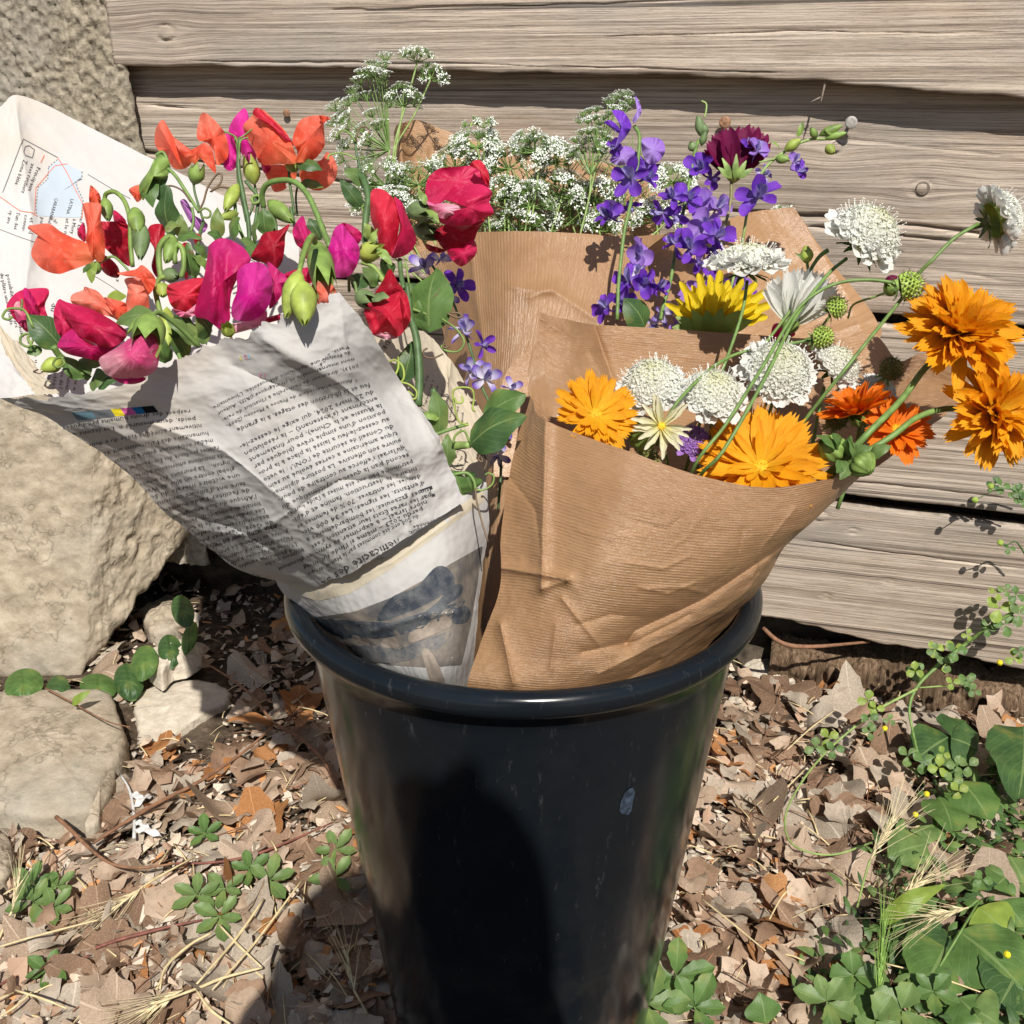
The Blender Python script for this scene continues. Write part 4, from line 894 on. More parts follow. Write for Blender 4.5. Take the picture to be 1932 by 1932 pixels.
stem(t, D(z5((1080, 560), (1130, 540), (1200, 580), (1300, 660), (1420, 780)), (.516, .54)), .0026, S_GREEN)
leaf(t, (*z5((1100, 560))[0], .535), (*z5((830, 610))[0], .537), .017, L_GREY)
t = pea('largest magenta sweet pea with a crimson left wing, in the middle of the newspaper cone', 430, 560, .54)
petal(t, z5((1190, 360), (1230, 330), (1455, 290), (1440, 380), (1420, 450), (1380, 500), (1320, 540), (1230, 500), (1195, 420)), .552, P_RED, foot=z5((1600, 640))[0], bulge=.007)
petal(t, z5((1230, 510), (1320, 540), (1400, 480), (1400, 550), (1330, 575), (1270, 560)), .55, P_BLUSH, foot=z5((1600, 640))[0], bulge=.003)
petal(t, z5((1490, 60), (1560, 10), (1640, 20), (1740, 80), (1790, 170), (1720, 210), (1690, 300), (1650, 400), (1640, 520), (1640, 590), (1590, 660), (1540, 640), (1480, 590), (1390, 560), (1400, 470), (1450, 300), (1470, 200), (1485, 100)), .545, P_MAGR, foot=z5((1630, 650))[0], bulge=.010, folds=[(405, 470, 400, 590, .006, 8), (425, 480, 432, 590, -.005, 7)])
petal(t, [(447, 516), (460, 500), (482, 494), (500, 500), (512, 520), (514, 545), (510, 570), (497, 590), (480, 603), (455, 606), (438, 598), (438, 574), (447, 548)], .532, P_MAG, foot=z5((1640, 650))[0], bulge=.012, tilt=(.008, 0))
petal(t, z2((215, 1290), (300, 1350), (355, 1410), (310, 1540), (230, 1620), (250, 1450)), .552, P_MAGR, foot=z2((0, 1700))[0])
petal(t, z2((-40, 1735), (60, 1710), (205, 1640), (195, 1720), (120, 1760), (20, 1790), (-50, 1800)), .548, P_BLUSH, foot=z2((-60, 1740))[0], bulge=.003)
calyx(t, (*z5((1640, 700))[0], .545), (*z5((1610, 620))[0], .536), .006, C_YEL); stem(t, D(z5((1640, 695), (1660, 760), (1662, 835)), (.543, .535)), .0010, S_BROWN)
t = pea('upright deep red sweet pea petal behind the double green bud', 510, 460, .60)
petal(t, z2((100, 1260), (150, 1160), (190, 1085), (300, 1060), (375, 1020), (345, 1100), (340, 1180), (320, 1290), (270, 1340), (200, 1300)), .59, P_DARK, foot=z2((220, 1400))[0], bulge=.006)
petal(t, z2((345, 1370), (480, 1330), (545, 1340), (530, 1440), (400, 1420), (330, 1430)), .585, P_CRIM); petal(t, z2((200, 1690), (320, 1660), (330, 1690), (210, 1725)), .565, P_CRIM)
t = pea('folded magenta sweet pea behind the double green bud', 570, 450, .60)
petal(t, z2((395, 1070), (420, 1010), (470, 960), (500, 1040), (540, 1090), (600, 1170), (640, 1250), (620, 1290), (570, 1260), (520, 1300), (460, 1200), (420, 1160)), .595, P_MAGR, foot=z2((560, 1320))[0], bulge=.005, folds=[(560, 420, 585, 480, .005, 5)])
t = pea('magenta sweet pea with a white throat, above the torn top corner of the newspaper', 645, 470, .58)
petal(t, z2((645, 1230), (670, 1130), (690, 1060), (740, 1020), (800, 1080), (850, 1140), (875, 1200), (860, 1300), (800, 1390), (700, 1395), (680, 1320)), .575, P_MAG, foot=z2((710, 1400))[0], bulge=.010, folds=[(637, 450, 642, 500, -.004, 7)])
petal(t, z2((740, 1018), (800, 1020), (885, 1080), (880, 1140), (850, 1160), (800, 1090)), .585, P_MAGR, foot=z2((870, 1180))[0], bulge=.003)
t = pea('coral pink sweet pea peeping over the paper under a striped green calyx', 620, 555, .56)
petal(t, z2((540, 1440), (640, 1430), (700, 1480), (712, 1550), (680, 1600), (620, 1625), (570, 1610), (540, 1540)), .552, P_CORALL, foot=z2((620, 1400))[0], bulge=.007)
calyx(t, (*z2((560, 1130))[0], .565), (*z2((640, 1520))[0], .541), .012, C_GREEN, open_=0.85); stem(t, D(z2((565, 1145), (540, 1110), (500, 1150), (480, 1260)), .562), .0016, S_GREEN)
t = pea('upright scarlet sweet pea bloom right of the magenta one', 742, 420, .61)
petal(t, z2((960, 780), (1020, 765), (1080, 800), (1130, 860), (1160, 960), (1150, 1080), (1120, 1200), (1080, 1250), (1020, 1210), (1000, 1100), (960, 1000), (950, 880)), .60, P_RED, foot=z2((1060, 1260))[0], bulge=.011)
petal(t, z2((1120, 825), (1180, 870), (1210, 950), (1250, 1040), (1278, 1120), (1250, 1200), (1180, 1250), (1100, 1255), (1130, 1150), (1160, 1050), (1150, 930)), .604, P_CRIM, foot=z2((1070, 1260))[0], bulge=.009, tilt=(.014, 0))
calyx(t, (*z2((865, 1250))[0], .598), (*z2((1040, 1180))[0], .59), .010, C_YEL); leaf(t, (*z2((1000, 1190))[0], .592), (*z2((1105, 1310))[0], .59), .006, C_GREEN); leaf(t, (*z2((960, 1190))[0], .592), (*z2((1000, 1050))[0], .59), .006, C_GREEN)
stem(t, D(z2((870, 1250), (830, 1330), (800, 1400), (800, 1500)), .598), .0018, S_GREEN)
t = pea('biggest crimson sweet pea with a blush lower petal, before the white umbels', 865, 365, .63)
petal(t, z2((1370, 680), (1450, 620), (1560, 610), (1660, 600), (1715, 558), (1760, 590), (1795, 660), (1795, 760), (1740, 760), (1600, 780), (1500, 840), (1400, 890), (1350, 850), (1345, 760)), .632, P_CRIM, foot=z2((1380, 900))[0], bulge=-.004, tilt=(.006, -.01))
petal(t, z2((1705, 560), (1760, 590), (1795, 660), (1795, 745), (1745, 700), (1725, 630), (1660, 600)), .626, P_RED, foot=z2((1700, 760))[0], bulge=.003)
petal(t, z2((1480, 840), (1620, 752), (1740, 735), (1820, 790), (1800, 860), (1830, 940), (1740, 990), (1640, 1030), (1480, 1020), (1400, 960), (1560, 970), (1640, 890)), .620, P_CRIM, foot=z2((1380, 940))[0], bulge=.010, folds=[(880, 380, 925, 365, .004, 6)])
petal(t, z2((1350, 850), (1390, 880), (1480, 868), (1650, 895), (1600, 955), (1480, 980), (1400, 945)), .616, P_BLUSH, foot=z2((1660, 890))[0], bulge=.006)
calyx(t, (*z2((1210, 920))[0], .635), (*z2((1400, 930))[0], .625), .010, C_GREY); leaf(t, (*z2((1350, 880))[0], .62), (*z2((1300, 780))[0], .622), .005, C_GREEN); leaf(t, (*z2((1350, 900))[0], .62), (*z2((1440, 1010))[0], .612), .006, C_GREEN)
stem(t, D(z2((1210, 925), (1130, 1000), (1090, 1120), (1060, 1300)), (.64, .60)), .0016, S_DARK)
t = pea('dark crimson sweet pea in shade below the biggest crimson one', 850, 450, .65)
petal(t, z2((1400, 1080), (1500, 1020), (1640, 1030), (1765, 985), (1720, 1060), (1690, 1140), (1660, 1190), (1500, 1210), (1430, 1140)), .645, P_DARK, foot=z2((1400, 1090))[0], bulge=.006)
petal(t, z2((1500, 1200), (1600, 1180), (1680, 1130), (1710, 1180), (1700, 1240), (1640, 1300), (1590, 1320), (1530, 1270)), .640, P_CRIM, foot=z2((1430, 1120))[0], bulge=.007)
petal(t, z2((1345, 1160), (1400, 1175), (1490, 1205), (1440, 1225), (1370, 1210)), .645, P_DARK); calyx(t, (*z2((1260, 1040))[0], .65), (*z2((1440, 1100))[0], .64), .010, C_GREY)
leaf(t, (*z2((1260, 1030))[0], .645), (*z2((1480, 1020))[0], .632), .008, L_GREY)
t = pea('red sweet pea with a dark hood, lowest on the right of the newspaper cone', 732, 580, .585)
petal(t, z2((980, 1540), (1040, 1420), (1090, 1340), (1140, 1420), (1185, 1500), (1100, 1560)), .59, P_DARK, bulge=.006)
petal(t, z2((905, 1620), (960, 1570), (1060, 1540), (1160, 1500), (1210, 1520), (1240, 1660), (1220, 1740), (1150, 1820), (1060, 1790), (980, 1812), (930, 1720)), .580, P_RED, foot=z2((980, 1560))[0], bulge=.010, folds=[(725, 590, 745, 620, .004, 5), (700, 580, 715, 620, -.004, 5)])
petal(t, z2((1165, 1500), (1200, 1510), (1240, 1650), (1222, 1730), (1175, 1640)), .570, P_RED, foot=z2((1160, 1500))[0], bulge=.004); petal(t, z2((960, 1800), (1060, 1795), (1150, 1825), (1060, 1842)), .582, P_BLUSH, bulge=.002)
calyx(t, (*z2((850, 1520))[0], .585), (*z2((990, 1590))[0], .574), .009, C_GREY); leaf(t, (*z2((960, 1550))[0], .575), (*z2((1085, 1540))[0], .57), .009, C_GREY); stem(t, D(z2((855, 1520), (840, 1440), (800, 1380)), .585), .0018, S_GREEN)
t = pea('drooping green sweet pea bud with an orange tip before the map page', 290, 330, .66, 'sweet_pea_bud')
petal(t, z1((920, 770), (1000, 738), (1030, 800), (985, 862), (950, 825)), .652, P_CORAL, bulge=.004); petal(t, z1((990, 750), (1060, 640), (1100, 560), (1150, 520), (1210, 600), (1180, 700), (1100, 690), (1050, 780), (1020, 850)), .648, C_GREEN, 'calyx', bulge=.008)
leaf(t, (*z1((1110, 600))[0], .655), (*z1((1150, 860))[0], .65), .020, L_DARK); leaf(t, (*z1((1080, 690))[0], .65), (*z1((1090, 900))[0], .645), .014, L_MID)
stem(t, D(z1((1090, 620), (1160, 605), (1240, 660), (1310, 760), (1380, 870), (1420, 930)), (.65, .645)), .0022, S_GREEN); stem(t, D(z1((1110, 530), (1160, 505), (1195, 570), (1210, 650)), .652), .0020, S_GREEN)
t = pea('lilac sweet pea petal behind the leaves', 365, 405, .66, 'sweet_pea'); petal(t, z1((1285, 860), (1320, 842), (1360, 900), (1380, 950), (1480, 1020), (1440, 1085), (1370, 1020), (1335, 970)), .66, P_LILAC, bulge=.004)
t = pea('double yellow green sweet pea bud hanging over the top edge of the newspaper', 562, 540, .52, 'sweet_pea_bud')
calyx(t, (*z2((450, 1340))[0], .503), (*z2((345, 1690))[0], .498), .0125, C_YEL, open_=0.35); calyx(t, (*z2((470, 1420))[0], .500), (*z2((480, 1745))[0], .490), .0155, C_YEL, open_=0.3)
stem(t, D(z2((445, 1360), (470, 1250), (510, 1140), (540, 1105), (555, 1150)), (.503, .545)), [.0024, .0034, .003], C_GREEN)
t = pea('green double sweet pea bud under the arched stalk', 510, 390, .64, 'sweet_pea_bud')
calyx(t, (*z2((220, 850))[0], .64), (*z2((400, 1010))[0], .63), .012, C_GREEN, open_=0.4); calyx(t, (*z2((180, 920))[0], .64), (*z2((280, 1080))[0], .632), .011, C_GREY, open_=0.4)
stem(t, D(z2((190, 900), (180, 800), (220, 730), (330, 705), (430, 730), (510, 820), (570, 950), (620, 1080), (660, 1180)), (.64, .60)), .0034, S_GREEN)
t = pea('small yellow green bud curled beside the lilac petal', 430, 385, .65, 'sweet_pea_bud')
calyx(t, (*z1((1700, 730))[0], .65), (*z1((1600, 930))[0], .64), .010, C_YEL, open_=0.3); calyx(t, (*z1((1700, 940))[0], .65), (*z1((1565, 975))[0], .64), .007, C_YEL, open_=0.3)
t = pea('drooping narrow green buds on a hooked stalk left of centre', 200, 390, .62, 'sweet_pea_bud')
calyx(t, (*z1((745, 830))[0], .615), (*z1((775, 1000))[0], .61), .009, C_GREEN, open_=0.3); stem(t, D(z1((745, 850), (760, 800), (820, 790), (885, 850), (925, 980), (930, 1150), (945, 1320)), (.615, .60)), .0026, C_GREEN)
calyx(t, (*z1((960, 900))[0], .61), (*z1((985, 1090))[0], .60), .012, C_GREEN, open_=0.4); calyx(t, (*z1((1010, 1000))[0], .608), (*z1((1000, 1280))[0], .60), .012, C_GREY, open_=0.3)
t = pea('pale green drooping buds on hooked stalks above the small coral bloom', 320, 480, .60, 'sweet_pea_bud')
stem(t, D(z1((1150, 1400), (1135, 1300), (1140, 1180), (1200, 1110), (1250, 1130)), .60), .0034, C_GREEN); stem(t, D(z1((1250, 1300), (1245, 1200), (1270, 1165), (1305, 1210), (1310, 1320), (1290, 1400)), .595), .0030, C_GREEN)
calyx(t, (*z1((1250, 1110))[0], .60), (*z1((1180, 1300))[0], .592), .010, C_GREEN, open_=0.4); calyx(t, (*z1((1170, 1370))[0], .595), (*z1((1270, 1400))[0], .588), .010, C_GREY, open_=0.4)
stem(t, D(z1((1250, 1400), (1150, 1400), (1110, 1480), (1130, 1600), (1160, 1700)), .59), .0030, C_GREEN); calyx(t, (*z1((1160, 1440))[0], .585), (*z1((1160, 1540))[0], .58), .009, C_YEL, open_=0.3)
calyx(t, (*z1((1190, 1610))[0], .57), (*z1((1200, 1900))[0], .56), .011, C_YEL, open_=0.3)
t = pea('yellowish bud with curled tendrils in the lower left corner of the newspaper', 95, 690, .56, 'sweet_pea_bud')
calyx(t, (*z5((450, 880))[0], .56), (*z5((285, 950))[0], .555), .010, C_YEL, open_=0.3); stem(t, D(z5((440, 880), (520, 930), (600, 980)), (.56, .565)), .003, S_GREEN)
# foliage: blades and stalks of the sweet peas
def foliage(label, x, y, d, items, stems=(), tend=(), group='sweet pea leaves and stalks'):
    t = thing('leafy_stalk', label, 'stalk', at(x, y, d), group)
    for a, b, w_, m_ in items: leaf(t, a, b, w_, m_, wav=0.04)
    for p, r_, m_ in stems: stem(t, p, r_, m_)
    for p, r_, m_ in tend: stem(t, p, r_, m_, 'tendril', 5)
    return t
def q1(zf, x, y, d): return (*zf((x, y))[0], d)
foliage('dark pointed leaf standing between the drooping bud and the coral bloom', 325, 440, .65, [(q1(z1, 1230, 1110, .65), q1(z1, 1195, 740, .64), .022, L_DARK), (q1(z1, 1300, 1130, .64), q1(z1, 1290, 950, .635), .010, L_GREY), (q1(z1, 1560, 1120, .64), q1(z1, 1550, 900, .635), .011, L_GREY),
        (q1(z1, 1640, 1110, .64), q1(z1, 1710, 970, .632), .022, L_MID), (q1(z1, 1260, 1130, .62), q1(z1, 1440, 1120, .61), .010, L_MID), (q1(z1, 1390, 1400, .61), q1(z1, 1340, 1150, .60), .014, L_MID), (q1(z1, 1290, 1000, .64), q1(z1, 1180, 1080, .63), .010, L_GREY)],
        [(D(z1((1450, 1000), (1420, 1120), (1400, 1300), (1380, 1500)), (.65, .62)), .0022, S_DARK), (D(z1((1760, 1000), (1740, 900), (1700, 700), (1700, 500), (1680, 400)), .655), .0022, S_GREEN)],
        [(D(z1((1410, 940), (1450, 860), (1480, 760), (1540, 670), (1575, 660), (1580, 700), (1560, 740), (1500, 790), (1560, 755), (1640, 765), (1700, 800)), .645), .0009, S_BROWN), (D(z1((1420, 930), (1460, 905), (1500, 930), (1490, 970), (1440, 970)), .64), .0009, C_GREEN), (D(z1((1170, 770), (1220, 745), (1300, 780), (1360, 860)), .645), .0008, S_BROWN), (D(z1((1700, 480), (1700, 420), (1750, 380), (1800, 340)), .65), .0007, C_GREEN), (D(z1((1700, 480), (1680, 400), (1630, 370), (1600, 360)), .65), .0007, C_GREEN)])
foliage('crinkled dark leaf with curled tendrils beside the crimson bud at the left', 90, 650, .56, [(q1(z1, 440, 1900, .56), q1(z1, 190, 1660, .555), .022, L_DARK), (q1(z5, 600, 1010, .565), q1(z5, 430, 850, .56), .012, L_MID), (q1(z5, 640, 1040, .57), q1(z5, 760, 990, .565), .018, L_GREY), (q1(z5, 700, 1040, .57), q1(z5, 830, 1030, .565), .014, L_DARK), (q1(z5, 300, 800, .56), q1(z5, 190, 830, .558), .008, L_MID), (q1(z5, 560, 880, .565), q1(z5, 720, 920, .56), .012, L_MID), (q1(z5, 600, 870, .565), q1(z5, 650, 980, .56), .008, L_GREY)],
        [(D(z5((640, 1010), (520, 920), (430, 850), (380, 780)), (.57, .556)), .0036, S_GREEN)],
        [(D(z1((240, 1760), (180, 1640), (110, 1620), (50, 1630), (20, 1680), (60, 1700), (90, 1680)), .553), .0009, C_GREEN), (D(z5((230, 780), (200, 720), (240, 700), (210, 780), (150, 760), (150, 710), (200, 690), (240, 720)), .553), .0009, C_GREEN), (D(z5((450, 880), (440, 860), (400, 870), (380, 910), (420, 930), (460, 900), (440, 870)), .55), .0008, C_GREEN), (D(z1((150, 1640), (160, 1570), (150, 1560)), .553), .0007, C_GREEN)])
foliage('tangle of grey green blades between the magenta bloom and the torn edge', 370, 610, .56, [(q1(z5, 1500, 720, .56), q1(z5, 1250, 660, .55), .016, L_GREY), (q1(z5, 1420, 780, .555), q1(z5, 1160, 560, .545), .010, L_GREY), (q1(z5, 1500, 700, .56), q1(z5, 1400, 560, .55), .018, L_DARK), (q1(z5, 1330, 700, .565), q1(z5, 1240, 560, .556), .018, L_DARK), (q1(z5, 1180, 900, .56), q1(z5, 1150, 700, .55), .012, L_MID), (q1(z5, 1330, 860, .57), q1(z5, 1230, 640, .56), .014, L_DARK)],
        [(D(z5((1300, 900), (1250, 780), (1210, 660)), .565), .0022, S_GREEN)])
foliage('upright stalks and blades above the magenta bloom', 410, 450, .61, [(q1(z1, 1900, 1100, .63), q1(z1, 1880, 900, .625), .014, L_MID), (q1(z1, 1850, 1200, .62), q1(z1, 1700, 1130, .61), .012, L_GREY), (q1(z1, 1600, 1150, .62), q1(z1, 1480, 1080, .61), .012, L_MID), (q1(z1, 1480, 1250, .615), q1(z1, 1380, 1170, .605), .010, L_MID), (q1(z1, 1490, 1330, .61), q1(z1, 1370, 1250, .60), .010, C_GREEN), (q1(z2, 120, 1150, .62), q1(z2, 150, 1000, .61), .014, L_GREY), (q1(z2, 30, 1300, .60), q1(z2, 150, 1150, .60), .010, L_MID)],
        [(D(z2((90, 1150), (80, 1000), (40, 800), (10, 600), (20, 400)), .65), [.0028, .0034, .002], S_DARK), (D(z2((110, 1100), (140, 950), (150, 830), (100, 760), (60, 710)), .648), .0022, S_DARK), (D(z2((60, 1150), (0, 1000), (-20, 800)), .648), .0022, S_GREEN), (D(z2((380, 900), (400, 980), (420, 1100)), .66), .002, S_DARK), (D(z1((1350, 1100), (1380, 1000), (1370, 900)), .64), .0018, S_GREEN)],
        [(D(z2((100, 850), (120, 820), (160, 820), (155, 860), (115, 870), (110, 830), (140, 815)), .645), .0018, C_GREEN), (D(z2((20, 560), (15, 480), (30, 420), (80, 400)), .645), .0007, C_GREEN)])
foliage('tall hairy dark stalk with a folded leaf tip left of the scarlet bloom', 680, 420, .64, [(q1(z2, 890, 900, .64), q1(z2, 735, 700, .636), .012, L_DARK), (q1(z2, 910, 720, .64), q1(z2, 760, 640, .632), .016, L_GREY), (q1(z2, 600, 1130, .66), q1(z2, 510, 980, .655), .016, L_DARK), (q1(z2, 560, 1200, .64), q1(z2, 530, 1080, .635), .010, L_MID), (q1(z2, 960, 1130, .62), q1(z2, 910, 1010, .615), .009, C_GREEN), (q1(z2, 900, 1380, .60), q1(z2, 840, 1500, .59), .014, L_DARK), (q1(z2, 1010, 1450, .60), q1(z2, 890, 1330, .59), .012, L_GREY), (q1(z2, 950, 1480, .60), q1(z2, 1000, 1330, .595), .010, L_MID), (q1(z2, 1100, 1400, .605), q1(z2, 1030, 1270, .60), .016, L_MID)],
        [(D(z2((930, 1250), (910, 1100), (920, 950), (935, 830), (910, 720), (880, 680), (800, 640)), (.62, .64)), [.003, .0042, .0045, .003], S_DARK), (D(z2((900, 760), (870, 600), (850, 500), (840, 400)), .642), [.002, .0008], S_DARK), (D(z2((1160, 1270), (1170, 1380), (1190, 1480)), (.61, .60)), .0028, S_DARK), (D(z2((890, 1290), (980, 1330), (1050, 1430), (1020, 1400)), .596), .0028, C_GREEN)],
        [(D(z2((845, 420), (870, 340), (910, 325), (945, 350), (940, 380)), .64), .0007, S_BROWN), (D(z2((845, 430), (800, 370), (750, 350), (715, 380), (715, 400)), .64), .0007, C_GREEN), (D(z2((860, 560), (780, 520), (700, 515), (655, 530), (650, 560)), .64), .0007, C_GREEN), (D(z2((920, 960), (890, 900), (930, 880), (950, 920), (900, 930)), .635), .0012, C_GREEN)])
foliage('broad heart shaped pea leaf with tendrils right of the lowest red bloom', 790, 560, .60, [(q1(z2, 1370, 1790, .60), q1(z2, 1430, 1330, .61), .036, L_MID), (q1(z2, 1240, 1760, .61), q1(z2, 1290, 1560, .60), .030, L_MID), (q1(z2, 1300, 1560, .615), q1(z2, 1230, 1440, .61), .014, L_DARK)],
        [(D(z7((1290, 720), (1300, 500), (1280, 250), (1240, 100), (1230, 0), (1210, -150)), (.585, .60)), [.0048, .0042, .003], S_DARK), (D(z7((1250, 30), (1330, 60), (1450, 110), (1500, 130)), .60), .0018, C_GREEN), (D(z2((1200, 1280), (1220, 1400), (1240, 1520)), .605), .0012, C_GREEN)],
        [(D(z7((1460, 100), (1560, 170), (1620, 260), (1580, 330), (1500, 330), (1460, 300), (1480, 280)), .595), .0009, C_GREEN), (D(z7((1500, 140), (1490, 220), (1470, 300), (1520, 300)), .594), .0007, S_BROWN), (D(z7((1500, 60), (1560, 90), (1610, 85), (1580, 60), (1520, 55)), .595), .0008, S_BROWN), (D(z7((1360, 310), (1330, 330), (1340, 370), (1400, 380), (1470, 350)), .594), .0007, S_BROWN),
         (D(z7((1150, 370), (1150, 450), (1130, 510), (1160, 550), (1190, 520), (1180, 440), (1130, 395), (1075, 410)), .585), .0008, C_YEL), (D(z7((1160, 550), (1230, 570), (1280, 620), (1270, 670), (1210, 660), (1220, 620), (1260, 650)), .583), .0008, C_YEL)])
foliage('pair of broad glossy leaves on a winged stalk between the two cones', 900, 790, .585, [(q1(z7, 1660, 1000, .585), q1(z7, 2060, 790, .575), .036, L_DARK), (q1(z7, 1760, 820, .60), q1(z7, 2060, 640, .59), .030, L_MID), (q1(z7, 1440, 930, .595), q1(z7, 1400, 590, .59), .016, L_GREY), (q1(z7, 1440, 800, .59), q1(z7, 1320, 790, .585), .008, C_GREEN), (q1(z7, 1490, 1160, .595), q1(z7, 1500, 920, .59), .012, L_GREY), (q1(z7, 1180, 560, .60), q1(z7, 1250, 260, .60), .016, L_DARK), (q1(z7, 1600, 1380, .59), q1(z7, 1540, 1180, .585), .016, L_MID), (q1(z7, 1680, 1330, .59), q1(z7, 1640, 1230, .585), .018, L_MID), (q1(z7, 1620, 1290, .6), q1(z7, 1700, 1200, .59), .012, L_DARK), (q1(z7, 1350, 950, .6), q1(z7, 1300, 740, .6), .016, L_DARK)],
        [(D(z7((1340, 960), (1430, 920), (1550, 880), (1650, 850)), .59), .0020, S_GREEN), (D(z7((1440, 1050), (1550, 1010), (1660, 1000)), (.60, .586)), [.004, .0052, .004], S_PALE), (D(z7((1540, 1210), (1640, 1200), (1690, 1260), (1700, 1330)), .585), .0018, S_GREEN), (D(z7((1430, 1250), (1420, 1050), (1410, 850), (1400, 600)), (.61, .59)), .003, S_DARK)],
        [(D(z7((1650, 860), (1580, 830), (1550, 720), (1540, 620), (1590, 590), (1670, 600), (1690, 660), (1680, 740), (1700, 760)), .582), .0008, C_YEL), (D(z7((1550, 660), (1570, 700), (1610, 690), (1600, 650)), .58), .0008, C_YEL), (D(z7((1700, 1320), (1760, 1320), (1820, 1280), (1830, 1220), (1790, 1200), (1770, 1215)), .575), .0011, C_GREEN), (D(z7((1760, 1180), (1780, 1120), (1750, 1060), (1720, 1100), (1750, 1120), (1740, 1070)), .58), .0008, S_BROWN), (D(z7((1700, 1310), (1710, 1400), (1750, 1560), (1790, 1690)), (.575, .57)), .0007, S_BROWN), (D(z7((1660, 980), (1620, 900), (1560, 930), (1540, 990)), .585), .0009, C_GREEN)])
# ------------------------------------------------------------------ shared petal meshes (unit length along +x, face up +z)
def strap(name, mat, width=0.26, teeth=3, curl=0.15, cup=0.12, foot=0.35, tipw=0.9, nl=9, nw=7, twist=0.0, toothlen=0.06):
    V = []; UV = []
    for i in range(nl):
        t = i / (nl - 1)
        prof = foot + (1 - foot) * math.sin(min(1, t / 0.7) * math.pi / 2)
        if t > 0.7: prof *= math.cos((t - 0.7) / 0.3 * math.pi / 2 * 0.62) ** 0.7 * (tipw if t < 1 else tipw)
        for j in range(nw):
            q = (j / (nw - 1) - .5) * 2
            x = t
            if i == nl - 1: x += toothlen * (math.cos(q * math.pi * teeth) if teeth else -abs(q))
            y = q * width / 2 * prof
            z = curl * math.sin(t * math.pi * 0.5) ** 2 * -1 + cup * (q * q) * width * prof + 0.022 * math.cos(q * math.pi * 2.5) * math.sin(t * 3.1)
            V.append((x, y + 0, z + twist * q * t)); UV.append((j / (nw - 1), t))
    F = [(i * nw + j, (i + 1) * nw + j, (i + 1) * nw + j + 1, i * nw + j + 1) for i in range(nl - 1) for j in range(nw - 1)]
    return data(name, V, F, mat, uv=UV)
def frame(n, tw=0.0):
    n = Vector(n).normalized(); a = Vector((0.13, 0.31, 0.94)) if abs(n.z) < 0.9 else Vector((1, 0, 0))
    u = a.cross(n).normalized(); v = n.cross(u)
    u2 = u * math.cos(tw) + v * math.sin(tw); v2 = n.cross(u2)
    return Matrix((u2, v2, n)).transposed().to_4x4()
def petal_ring(parent, me, c, n, count, length, elev, jit=0.08, off=0.0, phase=0.0, rad0=0.0, wid=1.0, name='petal', skip=None, droop=None):
    FR = frame(n)
    for k in range(count):
        az = phase + 2 * math.pi * k / count + R.uniform(-jit, jit)
        if skip and skip(az % (2 * math.pi)): continue
        L = length * R.uniform(0.88, 1.1); e = elev + R.uniform(-jit, jit) * 0.8
        M = Matrix.Translation(c) @ FR @ Matrix.Rotation(az, 4, 'Z') @ Matrix.Translation((rad0, 0, off)) @ Matrix.Rotation(-e, 4, 'Y') @ Matrix.Rotation(R.uniform(-.25, .25), 4, 'X') @ Matrix.Diagonal((L, L * wid * R.uniform(.85, 1.15), L, 1))
        put(name, me if not isinstance(me, list) else R.choice(me), M, parent)
def dome(c, n, r, h, mat, name, parent, bumps=True, ns=20, nr=8, seed=0):
    FR = frame(n); V = []
    for i in range(nr):
        a = i / (nr - 1) * math.pi / 2
        for s in range(ns):
            b = 2 * math.pi * s / ns; k = 1 + (0.10 * math.sin(s * 7.1 + i * 3.3 + seed) if bumps else 0)
            V.append(Vector(c) + (FR @ Vector((r * math.cos(a) * math.cos(b) * k, r * math.cos(a) * math.sin(b) * k, h * math.sin(a) * k))))
    F = [(i * ns + s, i * ns + (s + 1) % ns, (i + 1) * ns + (s + 1) % ns, (i + 1) * ns + s) for i in range(nr - 1) for s in range(ns)]
    return mk(name, V, F, mat, parent)
OR = [strap('calendula_petal', P_ORANGE, .32, 3, .10, .22, foot=.5), strap('calendula_petal', P_ORANGE, .30, 3, .22, .28, foot=.5), strap('calendula_petal', P_ORANGE, .34, 3, .02, .12, foot=.5, twist=.05)]
OR2 = [strap('calendula_petal', P_ORANGE2, .40, 3, .10, .25, foot=.5), strap('calendula_petal', P_ORANGE2, .38, 3, -.10, .30, foot=.5)]
ORB = [strap('calendula_petal', P_ORANGE, .38, 3, -.22, .45, foot=.5), strap('calendula_petal', P_ORANGE, .34, 3, -.10, .35, foot=.5)]
CG = 'orange calendulas in the right kraft wrap'
